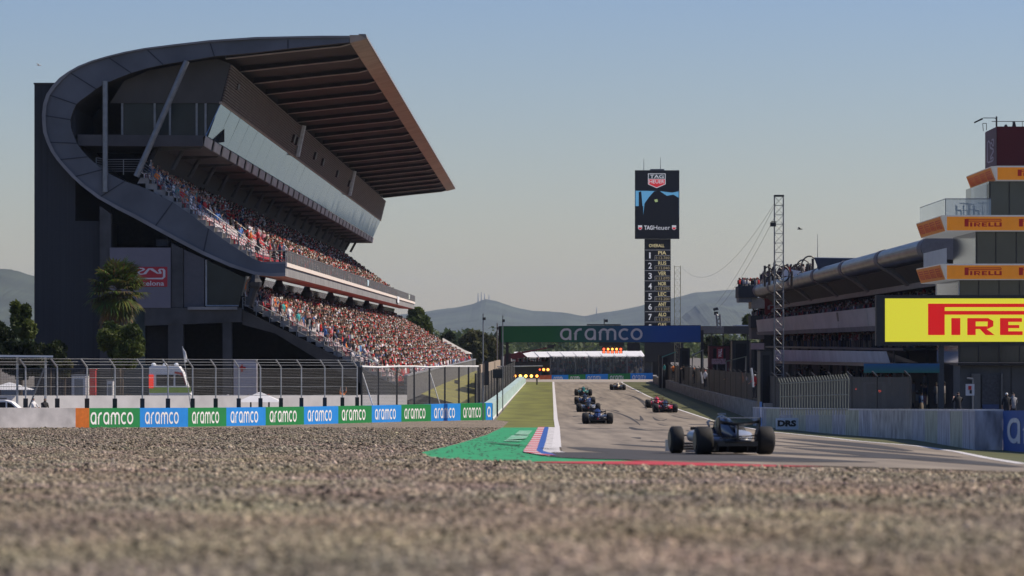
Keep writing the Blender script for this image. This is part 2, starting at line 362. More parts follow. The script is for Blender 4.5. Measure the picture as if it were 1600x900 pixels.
strip("grass_verge", Yof(668.3), 640, pxf([(598, 822), (600, 820), (656, 775), (659, 795), (668.3, 785)]), lambda Y: lf(Y) - 0.05, 0.012, grassm, nx=3)
strip("race_track", 52, 640, lf, rf, 0.02, asph, nx=4)
strip("grass_verge", 74, 640, lambda Y: rf(Y), rw, 0.012, grassdark, nx=2)
strip("white_edge_line", Yof(700), 640, lambda Y: lf(Y) - .28, lambda Y: lf(Y) + .02, 0.028, linem)
strip("white_edge_line", 70, 640, lambda Y: rf(Y) - .12, lambda Y: rf(Y) + .10, 0.028, linem)
gl = [(668, 785), (680, 760), (694, 715), (707.5, 659), (716, 674), (720.6, 752), (721.8, 830)]
kl = [(668, 841), (670, 840), (690, 829), (706, 818), (708, 818), (713, 846), (716, 884), (719, 960), (721.8, 1000)]
kr = [(668, 851), (670, 850), (706, 838), (711, 846), (713.5, 870), (716, 884), (725, 1100)]
br = [(668, 857), (670, 857), (690, 853), (706, 848), (710, 862), (713.5, 870), (725, 1100)]
wr = [(668, 868), (670, 870), (690, 872), (706, 875), (711, 897), (717, 930), (719, 965), (724, 1100)]
strip("green_run_off", Yof(721.8), Yof(668), pxf(gl), lambda Y: max(pxf(kl)(Y), pxf(gl)(Y)), 0.010, greenpaint)
strip("white_run_off", Yof(718.5), Yof(668), lambda Y: min(pxf(kl)(Y) + .0, pxf(wr)(Y)), pxf(wr), 0.026, whitepaint)
strip("blue_kerb_stripe", Yof(713.4), Yof(668), lambda Y: min(pxf(kr)(Y), pxf(br)(Y)), pxf(br), 0.034, bluepaint)
kb = MB(); y = Yof(713.4); k = 0
while y < Yof(668):
    y2 = min(Yof(pyof(y) - 1.7), Yof(668)); ys_ = sorted([y] + [q for q in GY if y < q < y2] + [y2])
    for ya, yb in zip(ys_, ys_[1:]): kb.poly([(pxf(kl)(ya), ya, g(ya) + .040), (pxf(kr)(ya), ya, g(ya) + .040), (pxf(kr)(yb), yb, g(yb) + .040), (pxf(kl)(yb), yb, g(yb) + .040)], k % 2)
    k += 1
    if y2 <= y + .01 or y2 >= Yof(668) - .01: break
    y = y2
o = kb.build("striped_kerb", [mat("kerb_red", (.55, .10, .10), .6, .15), mat("kerb_pink_white", (.62, .50, .48), .6, .1)]); o["kind"] = "structure"
rl_t = [(719, 3000), (721.3, 900), (722, 1000), (724, 1080), (727.5, 1180), (731, 1185)]
def red_l(Y): return PX(interp([(721.3, 1050), (722.5, 835), (723.5, 835), (726, 930), (728, 1050), (730, 1190)], pyof(Y)), Y)
def red_r(Y): return lf(Y)
strip("red_kerb_line", Yof(730), Yof(721.4), red_l, lambda Y: max(red_l(Y), lf(Y)), 0.016, redpaint)
# white remnants painted on the green
wq = MB()
def gpoly(mb, pts, off, m=0): mb.poly([(PX(px, Yof(py)), Yof(py), g(Yof(py)) + off) for px, py in pts], m)
for a, b, c_, d in [((812, 674), (832, 674.4), (826, 681), (804, 680.6)), ((800, 682), (826, 682.2), (822, 687), (790, 689.5)), ((790, 690), (816, 690.2), (813, 691.6), (786, 691))]: gpoly(wq, [a, b, c_, d], .05)
wq.build("faded_white_paint", dirty_mat("faded_white_on_green", (.40, .56, .45), (.12, .38, .2), .5))["kind"] = "structure"
# tyre marks
tm = MB()
def mark(p0, p1, p2, wd, n=24):
    pr = None
    for i in range(n + 1):
        t = i / n; px = (1 - t) ** 2 * p0[0] + 2 * t * (1 - t) * p1[0] + t * t * p2[0]; py = (1 - t) ** 2 * p0[1] + 2 * t * (1 - t) * p1[1] + t * t * p2[1]
        Y = Yof(py); X = PX(px, Y); ww = wd * (0.3 + math.sin(math.pi * t)) 
        c = ((X - ww, Y, g(Y) + .026), (X + ww, Y, g(Y) + .026))
        if pr: tm.poly([pr[0], pr[1], c[1], c[0]])
        pr = c
for a in [((960, 614), (1000, 618), (1012, 634), .12), ((975, 616), (1005, 622), (1010, 640), .1), ((992, 655), (1008, 662), (1000, 650), .12), ((1020, 652), (1030, 662), (1042, 655), .12),
          ((940, 640), (985, 648), (1000, 665), .1), ((1050, 650), (1080, 658), (1110, 655), .15), ((900, 672), (960, 668), (1040, 672), .3), ((985, 668), (1000, 676), (1050, 672), .3),
          ((1000, 690), (1100, 694), (1300, 700), .5), ((905, 670), (930, 671), (952, 670.5), .3), ((890, 708), (1000, 716), (1250, 720), 1.5), ((1220, 686), (1300, 690), (1420, 706), .5)]:
    mark(*a)
for a in [((885, 712), (980, 719), (1300, 724), 1.2), ((900, 700), (1040, 713), (1350, 724), 1.0), ((960, 695), (1120, 706), (1500, 722), .5), ((1230, 700), (1380, 712), (1590, 732), .5), ((1210, 690), (1330, 702), (1500, 716), .25)]: mark(*a)
for i in range(26):
    px = random.uniform(890, 1120); py = random.uniform(610, 700); L = random.uniform(8, 40)
    if px > 900 + (py - 600) * 3.0 + 60: continue
    mark((px, py), (px + L / 2, py + random.uniform(-3, 6)), (px + L, py + random.uniform(-1, 4)), random.uniform(.04, .14), 10)
def mark_off(*a):
    n0 = len(tm.v); mark(*a); tm.v[n0:] = [(x, y, z + .02) for x, y, z in tm.v[n0:]]
for a in [((758, 692), (790, 696), (832, 699), .10), ((845, 702), (860, 704), (876, 704), .06)]: mark_off(*a)
for i in range(170):
    py = min(719, random.gauss(700, 9)) if i % 2 else random.uniform(680, 718); py = max(py, 676); px = random.uniform(interp(gl, py) + 4, interp(kl, py) - 3) if interp(kl, py) > interp(gl, py) + 10 else None
    if px: Y = Yof(py); X = PX(px, Y); r_ = random.uniform(.02, .055); tm.poly([(X - r_, Y, g(Y) + .03), (X, Y - r_ * 2, g(Y) + .035), (X + r_, Y, g(Y) + .03), (X, Y + r_ * 2, g(Y) + .045)])
tm.build("tyre_marks", mat("tyre_rubber_mark", (.045, .042, .04), .9, .3))["kind"] = "structure"
# loose stones: real geometry close to the eye
def stones(n, y0, y1, r0, r1, hw):
    Y = np.sqrt(RNG.uniform(y0 ** 2, y1 ** 2, n)); X = RNG.uniform(-hw, hw, n) * Y
    r = RNG.uniform(r0, r1, n) * (1 + .8 * (RNG.random(n) < .06))
    base = np.array([[0, 0, 1], [1, 0, .15], [.3, .95, .1], [-.8, .6, .2], [-.85, -.55, .05], [.25, -.95, .15], [0, 0, -.6]], float)
    fac = np.array([[0, i, i % 5 + 1] for i in range(1, 6)] + [[6, i % 5 + 1, i] for i in range(1, 6)])
    jit = RNG.normal(0, .18, (n, 7, 3)); V = (base[None] + jit)
    a = RNG.uniform(0, 6.28, n); c, s = np.cos(a), np.sin(a)
    x = V[:, :, 0] * c[:, None] - V[:, :, 1] * s[:, None]; yy = V[:, :, 0] * s[:, None] + V[:, :, 1] * c[:, None]
    V = np.stack([x, yy, V[:, :, 2] * RNG.uniform(.5, .95, n)[:, None]], 2) * r[:, None, None]
    V += np.stack([X, Y, np.interp(Y, GY, GZ) + r * .25], 1)[:, None, :]
    Fc = (fac[None] + (np.arange(n) * 7)[:, None, None]).reshape(-1, 3)
    b = np.where(RNG.random(n) < .22, RNG.uniform(.03, .12, n), RNG.uniform(.12, .50, n)); b = np.where(RNG.random(n) < .06, .65, b); b = b * (1 + .13 * np.sin(Y * .9 + 1.3 * np.sin(X * .7)) * np.sin(Y * .23 + X * .31) + .10 * np.sin(X * 1.9 + Y * .4)); tint = np.array([1.00, .825, .60])[None] + RNG.normal(0, .018, (n, 3))
    C = np.repeat((b[:, None] * tint).clip(0.02, .8), 7, axis=0)
    return V.reshape(-1, 3), Fc, C
# keep stones off the paint and tarmac
def stone_set():
    A = [stones(330000, 10, 30, .007, .018, .22), stones(290000, 30, 58, .010, .025, .21), stones(150000, 58, 110, .016, .035, .19), stones(70000, 110, 228, .025, .05, .16)]
    Vs, Fs, Cs = [], [], []; off = 0
    for V, Fc, C in A:
        V7 = V.reshape(-1, 7, 3); cx, cy = V7[:, 0, 0], V7[:, 0, 1]
        py = HY + (CZ - np.interp(cy, GY, GZ)) / cy * F; px = 800 + cx / cy * F
        keep = ~((py < 722.5) & (px > np.interp(py, [p[0] for p in gl], [p[1] for p in gl]) - 2))
        keep &= ~((py < 740) & (px > 830) & (py < np.interp(px, [830, 1190, 1600, 2000], [727, 731, 739.5, 742])))
        V7 = V7[keep]; n = len(V7); C = C.reshape(-1, 7, 3)[keep]
        fac = Fc[:10][None] + (np.arange(n) * 7)[:, None, None] + off
        Vs.append(V7.reshape(-1, 3)); Cs.append(C.reshape(-1, 3)); Fs.append(fac.reshape(-1, 3)); off += n * 7
    o = np_mesh("gravel", np.concatenate(Vs), np.concatenate(Fs), np.concatenate(Cs), stonem)
    tag(o, "loose grey and beige gravel stones filling the run-off bed", "gravel", kind="stuff")
stone_set()

# ------------------------------------------------------------------ hills
def hill(name, pts, Y, depth, col):
    xs = np.linspace(pts[0][0], pts[-1][0], 180); hs = np.array([interp(pts, x) for x in xs])
    rough = np.convolve(RNG.normal(0, 1, 220), np.ones(4) / 4, mode='valid')[:180]
    mb = MB(); rows = []
    for k, (t, dy) in enumerate([(0.0, -depth), (.22, -depth * .75), (.5, -depth * .45), (.8, -depth * .18), (1, 0), (.8, depth * .3), (.1, depth)]):
        r = []
        nz = np.convolve(RNG.normal(0, 1, 190), np.ones(8) / 8, mode='valid')[:180]
        for x, h, q, z in zip(xs, hs, rough, nz):
            H = ((HY - h) / F * Y + CZ + q * 1.8) * t * (1 + (.12 * z if t < .99 else 0)) - .5
            r.append((PX(x, Y), Y + dy + (z * depth * .1 if 0 < k < 4 else 0), H))
        rows.append(r)
    for a, b in zip(rows, rows[1:]):
        for i in range(179): mb.poly([a[i], a[i + 1], b[i + 1], b[i]])
    o = mb.build(name, mat(name + "_mat", col, .95, .5, .006), None, True); o["kind"] = "structure"; return o
hill("hills", [(560, 497), (640, 490), (681, 483), (712, 481), (742, 473), (750, 469), (758, 467), (776, 471), (810, 481), (840, 486), (877, 488), (913, 494), (937, 489), (975, 483), (1005, 476), (1065, 462), (1087, 456), (1125, 454), (1153, 452), (1250, 448), (1400, 456), (1750, 470)], 11500, 2500, (.05, .065, .04))
hill("hills", [(1010, 520), (1065, 494), (1087, 477), (1102, 472), (1125, 475), (1155, 484), (1250, 500), (1400, 520)], 9200, 1500, (.045, .06, .035))
hill("hills", [(-300, 400), (-60, 408), (0, 418), (20, 422), (52, 431), (120, 450), (260, 480), (420, 500)], 7400, 1500, (.05, .062, .04))
for i, (px, t, b) in enumerate([(747, 458, 471), (752, 456, 470), (757, 459, 469), (764, 461, 470), (932, 480, 491)]):
    mb = MB(); mb.tube(P(px, b + 2, 11490), P(px, t, 11490), 2.0, 5, .8)
    mb.build("radio_mast", lightgrey)
    tag(bpy.data.objects[mb and "radio_mast" if i == 0 else f"radio_mast.{i:03d}"], ["leftmost thin mast on the pointed hilltop", "tallest thin mast on the pointed hilltop", "third mast from the left on the pointed hilltop", "rightmost mast on the pointed hilltop", "lone thin mast on the saddle between the hills above the banner"][i], "mast", "masts on the hills")

# ------------------------------------------------------------------ main grandstand (section measured at its near end, run along the straight)
SY0, SY1, SV = 340.0, 673.0, 853.0
def S(px, py, Y=SY0): return Vector(((px - 800) / F * SY0 + (Y - SY0) * (SV - 800) / F, Y, CZ + (HY - py) * SY0 / F))
def sprism(mb, pts, Y0=SY0, Y1=SY1, m=0): return mb.hexa([S(a, b, Y0) for a, b in pts], [S(a, b, Y1) for a, b in pts], m)
stand = thing("grandstand", "large covered grandstand with a curved grey ring end and cantilever roof, full of spectators", "grandstand", (S(250, 641).x, SY0, g(SY0)))
ring = [((546, 56), (546, 66)), ((500, 56), (500, 71)), ((450, 57), (450, 76)), ((400, 58), (400, 82)), ((327, 63), (335, 88)), ((275, 69), (292, 95)), ((227, 75), (255, 101)), ((195, 81), (228, 107)), ((167, 88), (205, 114)), ((143, 95), (184, 122)),
        ((123, 103), (165, 130)), ((107, 112), (150, 139)), ((93, 122), (137, 149)), ((82, 134), (127, 156)), ((73, 147), (119, 163)), ((68, 162), (114, 174)), ((66, 180), (110, 187)), ((66.5, 193), (111, 199)), ((68, 207), (115, 212)),
        ((73, 222), (120, 224)), ((80, 237), (128, 235)), ((89, 250), (137, 245)), ((100, 263), (147, 254)), ((113, 277), (160, 265)), ((127, 290), (172, 273)), ((153, 310), (195, 283)), ((183, 327), (219, 291)), ((207, 339), (235, 298)), ((240, 357), (270, 316)),
        ((273, 375), (298, 335)), ((317, 398), (326, 357)), ((360, 417), (362, 383)), ((400, 430), (395, 404)), ((425, 432), (418, 412)), ((446, 431.5), (446, 412))]
mb = MB(); n = len(ring)
ceil_ = [S(b[0], b[1] - min(6, .45 * (b[1] - a[1])), SY0 + 1.1) if j < 8 else S(b[0], b[1], SY0 + 1.1) for j, (a, b) in enumerate(ring)]; cb = [S(b[0], b[1] - min(6, .45 * (b[1] - a[1])), SY1) if j < 8 else S(b[0], b[1], SY1) for j, (a, b) in enumerate(ring)]; fb2 = [S(b[0], b[1], SY0 + 1.1) for a, b in ring]
k = 0; fo = [S(a[0], a[1]) for a, _ in ring]; fi = [S(b[0], b[1]) for _, b in ring]; bo = [S(a[0], a[1], SY1) for a, _ in ring]; bi = [S(b[0], b[1], SY1) for _, b in ring]
for i in range(n - 1):
    mb.poly([fo[i], fi[i], fi[i + 1], fo[i + 1]], 0); mb.poly([bo[i + 1], bi[i + 1], bi[i], bo[i]], 0)
    mb.poly([fo[i], fo[i + 1], bo[i + 1], bo[i]], 1 if i < 26 else 2); mb.poly([fi[i + 1], fi[i], fb2[i], fb2[i + 1]], 3 if i < 22 else 1); mb.poly([ceil_[i + 1], ceil_[i], cb[i], cb[i + 1]], 3 if i < 22 else 1)
    if i < 8: mb.poly([fb2[i + 1], fb2[i], ceil_[i], ceil_[i + 1]], 3)
mb.poly([fo[-1], fi[-1], bi[-1], bo[-1]], 1); mb.poly([fo[0], bo[0], bi[0], fi[0]], 1)
soffit = mat("ledge_soffit", (0.50, 0.30, 0.22), 0.8, 0.15, 0.3, stretch=(4, .2, 1))  # warm light bounced off the ground is put into this reddish colour
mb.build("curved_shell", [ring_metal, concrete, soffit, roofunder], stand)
mb = MB()       # bright lip along the outer edge and seams between the panels
for i in range(n - 1):
    a, b = Vector(ring[i][0]), Vector(ring[i + 1][0]); a2 = a + (Vector(ring[i][1]) - a).normalized() * (3.0 if i < 12 else 5.5); b2 = b + (Vector(ring[i + 1][1]) - b).normalized() * (3.0 if i + 1 < 12 else 5.5)
    mb.hexa([S(*a, SY0 - .22), S(*a2, SY0 - .22), S(*b2, SY0 - .22), S(*b, SY0 - .22)], [S(*a, SY0 - .01), S(*a2, SY0 - .01), S(*b2, SY0 - .01), S(*b, SY0 - .01)])
mb.build("ring_lip", rim_light, stand)
for i in (2, 4, 6, 8, 11, 14, 16, 19, 21, 23, 25, 28, 30):
    mb = MB(); a, b = ring[i]; t = (Vector(b) - Vector(a)).normalized(); nn = Vector((-t.y, t.x)) * .9
    a = Vector(a) + t * 5; b = Vector(b)
    mb.hexa([S(*(a - nn), SY0 - .05), S(*(b - nn), SY0 - .05), S(*(b + nn), SY0 - .05), S(*(a + nn), SY0 - .05)], [S(*(a - nn), SY0 - .002), S(*(b - nn), SY0 - .002), S(*(b + nn), SY0 - .002), S(*(a + nn), SY0 - .002)])
    mb.build("panel_seam", mat("seam_dark", (.04, .045, .06), .9, .1), stand)  # dark strips along the panel joints
mb = MB(); sprism(mb, [(546.2, 54.6), (570, 54.6), (572, 61), (547, 67)]); mb.build("roof_edge_beam", tan, stand)
mb = MB(); sprism(mb, [(560, 53.2), (571.5, 53.2), (573.4, 60), (572.2, 60)], SY0 - .1, SY1 + .1); mb.build("roof_gutter", mat("gutter_grey", (.2, .18, .17), .6, .1), stand)
for k in range(21):
    Y = SY0 + 1.2 + k * 16.45
    mb = MB(); sec = [(351, 80), (400, 77), (500, 66), (546, 62.3), (546, 67.3), (531, 71.3), (448, 79.8), (400, 85), (351, 90.5)]
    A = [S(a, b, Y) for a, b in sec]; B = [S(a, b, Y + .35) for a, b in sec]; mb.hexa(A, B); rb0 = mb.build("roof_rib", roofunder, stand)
    mb = MB(); low = sec[4:][::-1]; lo2 = [(a + .1, b - 1.0) for a, b in low]; lo2 = [(a, b - 1.0) for a, b in low]
    for (p0, p1), (q0, q1) in zip(zip(low, low[1:]), zip(lo2, lo2[1:])):
        mb.hexa([S(*p0, Y - .22) - Vector((0, 0, .01)), S(*p1, Y - .22) - Vector((0, 0, .01)), S(*q1, Y - .22), S(*q0, Y - .22)], [S(*p0, Y + .57) - Vector((0, 0, .01)), S(*p1, Y + .57) - Vector((0, 0, .01)), S(*q1, Y + .57), S(*q0, Y + .57)])
    mb.build("lit_flange", ribm, rb0)  # pale lower edge on a dark web: ground bounce put into the colours
mb = MB(); sprism(mb, [(342, 158.5), (357, 97), (350, 97), (336, 158)], SY0 + 2, SY1); mb.build("rear_screen", mat("screen_back", (.018, .014, .012), .9, .2), stand)
mb = MB()
for i in range(15):
    t0, t1 = (i + .1) / 15, (i + .62) / 15
    x0, y0 = 342 + 15 * t0, 158.5 - 61.5 * t0; x1, y1 = 342 + 15 * t1, 158.5 - 61.5 * t1
    sprism(mb, [(x0 + .2, y0), (x0 + 2.6, y0), (x1 + 2.6, y1), (x1 + .2, y1)], SY0 + 2.1, SY1 - .5)
mb.build("louvre_slats", slats, stand)
for Y, (b0, b1) in ((440, (158, 102)), (557, (158, 102))):
    mb = MB(); mb.tube(S(348, 159, Y), S(361, 96, Y), .42, 8); mb.build("roof_post", lightgrey, stand)
for Y in (352, 430, 436, 470, 486, 520, 552, 560):
    mb = MB(); sec = [(356, 112), (361, 112), (357, 128), (352, 128)] if Y != 352 else [(350.5, 118), (356, 116), (354, 126), (349, 127)]
    if Y > 400: sec = [(a - 3, b + 12) for a, b in sec]
    sprism(mb, sec, Y, Y + 2.2); mb.build("loudspeaker", black, stand)
# lounge level
mb = MB(); mb.poly([S(a, b, SY0 + 1.9) for a, b in [(168, 159), (190, 124), (228, 108), (292, 96), (335, 89), (357, 97), (341, 159)]]); mb.build("lounge_end_wall", mat("end_wall_brown", (.075, .07, .065), .9, .15, .4), stand)
win = MB(); win.poly([S(a, b, SY0 + 2.2) for a, b in [(187, 159), (341, 159), (322, 211), (187, 211)]]); wino = win.build("lounge_end_window", glassd, stand)
mb = MB()
for x in (187, 238, 262, 304, 318):
    mb.hexa([S(x - 1.6, 159, SY0 + 2.0), S(x + 1.6, 159, SY0 + 2.0), S(x + 1.6, 211, SY0 + 2.0), S(x - 1.6, 211, SY0 + 2.0)], [S(x - 1.6, 159, SY0 + 2.18), S(x + 1.6, 159, SY0 + 2.18), S(x + 1.6, 211, SY0 + 2.18), S(x - 1.6, 211, SY0 + 2.18)])
mb.build("window_frame", grey, wino)
mb = MB(); sprism(mb, [(120, 209.5), (319, 211), (316, 214), (316, 228), (250, 228), (120, 227)], SY0 + .6, SY1); mb.build("lounge_floor", mat("lounge_floor", (.065, .063, .068), .85, .2, .4), stand)
# slanted glass front in panes
for k in range(30):
    Y0 = SY0 + 1.9 + k * 11.0; Y1 = min(Y0 + 10.9, SY1 - .1)
    dj = random.uniform(-.25, .25)
    mb = MB(); mb.hexa([S(342 + dj, 160.5, Y0), S(319.5, 210, Y0), S(318.3, 210, Y0), S(340.8 + dj, 160.5, Y0)], [S(342 - dj, 160.5, Y1), S(319.5, 210, Y1), S(318.3, 210, Y1), S(340.8 - dj, 160.5, Y1)])
    mb.build("glass_pane", glassf, stand)
mb = MB(); sprism(mb, [(340, 160), (343.6, 160), (344, 157), (340, 157)], SY0 + 1.5, SY1); mb.build("glass_top_rail", tan, stand)
mb = MB(); Y = SY0 + .8
while Y < SY1 - 6:
    mb.hexa([S(319.8, 211.3, Y), S(321, 213, Y), S(318, 227, Y), S(316.5, 227, Y)], [S(319.8, 211.3, Y + 6.8), S(321, 213, Y + 6.8), S(318, 227, Y + 6.8), S(316.5, 227, Y + 6.8)]); Y += 9.3
mb.build("floor_edge_panels", mat("edge_panel", (.42, .38, .35), .8, .2, .4), stand)
for k in range(20):
    Y = SY0 + 2 + k * 16.5
    mb = MB(); sprism(mb, [(246, 228), (314, 228), (310, 231), (246, 234)], Y, Y + .7); mb.build("soffit_beam", concrete_dark, stand)
    mb = MB(); mb.tube(S(280, 229, Y + 2), S(262, 262, Y + 2), .22, 6); mb.build("soffit_strut", concrete_dark, stand)
for Y, (a, b) in ((SY0 - .6, ((293, 96), (214, 276))), (SY0 + 20, ((293, 96), (214, 276)))):
    mb = MB(); mb.tube(S(*a, Y), S(*b, Y), .27, 8); mb.build("inclined_column", grey, stand)
mb = MB(); mb.tube(S(165, 127, SY0 - .3), S(165, 300, SY0 - .3), .24, 8); mb.build("upright_post", grey, stand)
# stair tower wall behind the ring, back wall, walls inside
mb = MB(); mb.hexa([S(a, b, SY0 + .7) for a, b in [(52, 130), (116, 130), (116, 345), (160, 345), (160, 645), (52, 645)]], [S(a, b, SY0 + 30) for a, b in [(52, 130), (116, 130), (116, 345), (160, 345), (160, 645), (52, 645)]])
mb.build("stair_tower", dark2, stand)
mb = MB(); mb.hexa([S(a, b, SY0 + .62) for a, b in [(51, 128.5), (117, 128.5), (117, 131), (51, 131)]], [S(a, b, SY0 + 30) for a, b in [(51, 128.5), (117, 128.5), (117, 131), (51, 131)]]); mb.build("tower_coping", black, stand)
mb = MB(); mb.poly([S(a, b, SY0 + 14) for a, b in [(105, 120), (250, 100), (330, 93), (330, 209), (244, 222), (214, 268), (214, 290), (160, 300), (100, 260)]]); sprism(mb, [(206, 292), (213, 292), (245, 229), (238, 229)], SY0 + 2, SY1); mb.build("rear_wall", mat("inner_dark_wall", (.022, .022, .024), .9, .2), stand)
mb = MB(); mb.poly([S(a, b, SY0 + 12) for a, b in [(150, 300), (230, 350), (317, 396), (400, 430), (385, 480), (632, 606), (632, 645), (150, 645)]]); mb.poly([S(632, 606, SY0 + 12), S(632, 606, SY1), S(632, 645, SY1), S(632, 645, SY0 + 12)]); mb.build("dark_void_sheet", dark, stand)  # black sheet standing in for the deep shade under the tiers
# upper tier
NU, NL = 15, 18
def rowpt(t, i):
    if t == 'u': return 411 - (i + 1) * 12.8, 409 - i * 9.4          # tread front (column, row) of row i from the front
    return 632 - (i + 1) * 13.9, 604 - i * 7.9
def tier(nm, t, N, back, bottom):
    pts = []
    for i in range(N):
        x, y = rowpt(t, i); x0 = x + (12.8 if t == 'u' else 13.9); pts += [(x0, y), (x0, y - (0)), (x, y)]
        pts += [(x, y)] if i == N - 1 else []
        if i < N - 1: pts.append((x, rowpt(t, i + 1)[1]))
    out = []
    for p in pts:
        if not out or out[-1] != p: out.append(p)
    mb = MB()
    A = [S(a, b, SY0 + .3) for a, b in out]; B = [S(a, b, SY1 - .5) for a, b in out]
    for i in range(len(out) - 1): mb.poly([A[i], A[i + 1], B[i + 1], B[i]])
    Lw = [(a - (5 if t == 'u' else 0) , b + 9) for a, b in out]
    C = [S(a, b, SY0 + .3) for a, b in Lw]
    for i in range(len(out) - 1): mb.poly([A[i + 1], A[i], C[i], C[i + 1]])
    return mb.build(nm, concrete, stand)
tier("upper_terrace_steps", 'u', NU, None, None); tier("lower_terrace_steps", 'l', NL, None, None)
mb = MB(); sprism(mb, [(408, 409), (446.3, 409), (446.3, 412.5), (408, 412.5)], SY0 + .1, SY1); mb.build("front_walkway", concrete, stand)
mb = MB(); sprism(mb, [(446.4, 409.5), (448.6, 410.3), (448.6, 416.5), (446.4, 416.5)], SY0 - .1, SY1 + .1); mb.build("sunlit_ledge_strip", mat("ledge_sunlit_white", (.75, .66, .58), .7, .06), stand)  # pale strip with the sunlight on the ledge put into its colour
def netting(name, pts2, Y0, Y1, m, parent, mapf, seg=20):
    mb = MB(); (x0, y0), (x1, y1) = pts2; a = mapf(x0, y0, Y0); b = mapf(x1, y1, Y0); h = (a - b).length
    nS = max(1, int((Y1 - Y0) / seg))
    for i in range(nS):
        u, v = Y0 + (Y1 - Y0) * i / nS, Y0 + (Y1 - Y0) * (i + 1) / nS
        mb.poly([mapf(x0, y0, u), mapf(x0, y0, v), mapf(x1, y1, v), mapf(x1, y1, u)], 0, [(u, 0), (v, 0), (v, h), (u, h)])
    return mb.build(name, m, parent)
netting("parapet_netting", ((447.3, 409), (448, 391.5)), SY0 + .2, SY1, netgrey, stand, S)
mb = MB(); sprism(mb, [(447.3, 391), (448.6, 391), (448.6, 392), (447.3, 392)], SY0, SY1); Y = SY0 + .3
while Y < SY1: mb.tube(S(447.6, 410, Y), S(447.9, 391, Y), .05, 4); Y += 4
mb.build("parapet_rail", grey, stand)
def rail(nm, pts, Y, hpx, nl, post_every=1, m=grey, r=.025):
    mb = MB()
    for k in range(nl):
        hh = hpx * (k + 1) / nl
        mb.path([S(a, b - hh, Y) for a, b in pts], r if k < nl - 1 else r * 1.5, 4)
    for (a, b), (c_, d) in zip(pts, pts[1:]):
        L = math.hypot(a - c_, b - d); q = max(1, int(L / 22))
        for i in range(q): t = i / q; mb.tube(S(a + (c_ - a) * t, b + (d - b) * t + 2, Y), S(a + (c_ - a) * t, b + (d - b) * t - hpx, Y), .045, 4)
    a, b = pts[-1]; mb.tube(S(a, b + 2, Y), S(a, b - hpx, Y), .045, 4)
    return mb.build(nm, m, stand)
rail("end_balustrade", [(150, 268), (166, 271), (219, 271)], SY0 + .2, 22, 6)
rail("upper_stair_rail", [(219, 271), (411, 411)], SY0 + .2, 20, 4)
rail("walkway_rail", [(411, 410), (446, 410)], SY0 + .15, 18, 4)
rail("lower_stair_rail", [(379, 481), (632, 606)], SY0 + .25, 17, 3)
for k, Y in enumerate((SY0 + 30, SY0 + 62)):
    rail("aisle_rail", [(405, 404), (300, 326)], Y, 15, 2)
    rail("aisle_rail", [(600, 588), (430, 495)], Y - 8, 15, 2)
for Y, h in ((SY0 + 90, 12), (SY0 + 180, 12), (SY1 - 1, 14)): rail("aisle_rail", [(625, 600), (470, 512)], Y, h, 2)
# lower tier back glass, columns, front wall
mb = MB(); sprism(mb, [(386, 431), (383, 431), (375, 462), (378, 462)], SY0 + .8, SY1); mb.build("rear_glass_wall", mat("dirty_glass_wall", (.30, .31, .29), .12, .55, .25, spec=.9, stretch=(1, 3, 1)), stand)
for px in (400, 437, 481, 518, 549, 575, 597):
    Y = 154360 / (857 - px)
    mb = MB(); x = 401.5; mb.tube(S(x - 9, 478, Y), S(x, 447, Y), .36, 8); a = S(x + .5, 444, Y)
    mb.loft([[a + Vector((math.cos(t) * r, math.sin(t) * r, z)) for t in [k * math.pi / 4 for k in range(8)]] for z, r in ((-.5, .3), (-.25, .55), (.15, .6), (.45, .4), (.8, .3))])
    mb.build("tier_column", black, stand)
mb = MB(); sprism(mb, [(632, 588), (636, 588), (636, 626), (632, 626)], SY0, SY1); mb.build("front_wall", mat("corrugated_wall", (.10, .097, .093), .8, .35, 1.0, stretch=(1, .3, 5)), stand)
mb = MB(); sprism(mb, [(631.5, 585.5), (637, 585.5), (637, 588), (631.5, 588)], SY0 - .1, SY1); mb.build("front_wall_cap", lightgrey, stand)
# near end: beams, columns, panels, window, sign
def flat(nm, pts, Y, th, m, parent=None):
    mb = MB(); mb.hexa([S(a, b, Y) for a, b in pts], [S(a, b, Y + th) for a, b in pts]); return mb.build(nm, m, parent or stand)
flat("end_beam", [(226, 481), (378, 481), (378, 503), (226, 509)], SY0 - .2, 1.4, concrete_dark)
flat("beam_coping", [(294, 479.5), (371, 479.5), (371, 484), (294, 484)], SY0 - .5, .29, concrete)
flat("raking_beam", [(378.5, 484), (395, 492), (632, 609), (632, 622), (600, 618), (520, 576), (430, 521), (378.5, 507)], SY0 - .05, 1.3, mat("raking_beam_dark", (.06, .055, .05), .9, .3, .5))
flat("end_column", [(263, 503), (286, 503), (286, 645), (263, 645)], SY0 - .15, 1.3, concrete_dark)
flat("end_column", [(348, 503), (362, 503), (362, 645), (348, 645)], SY0 - .1, 1.0, concrete_dark)
flat("end_pilaster", [(268, 380), (286, 389), (286, 480.5), (268, 480.5)], SY0 - .1, 1.3, concrete_dark)
flat("end_pilaster", [(156, 322), (173, 334), (173, 645), (156, 645)], SY0 - .1, 1.3, concrete_dark)
flat("end_panel", [(287, 390), (319, 404), (319, 480), (287, 480)], SY0 + .1, .5, mat("end_panel_lilac", (.09, .088, .10), .85, .08))
flat("block_wall", [(174, 483), (225.5, 483), (225.5, 570), (262, 570), (262, 645), (174, 645)], SY0 + .6, .5, mat("block_wall", (.05, .073, .078), .9, .25, .5))
flat("dark_doorway", [(226, 511), (262, 510), (262, 569), (226, 569)], SY0 + 1.2, .4, dark)
wn = flat("end_window", [(322, 406), (383, 434), (373, 478), (322, 478)], SY0 + .2, .12, glassd)
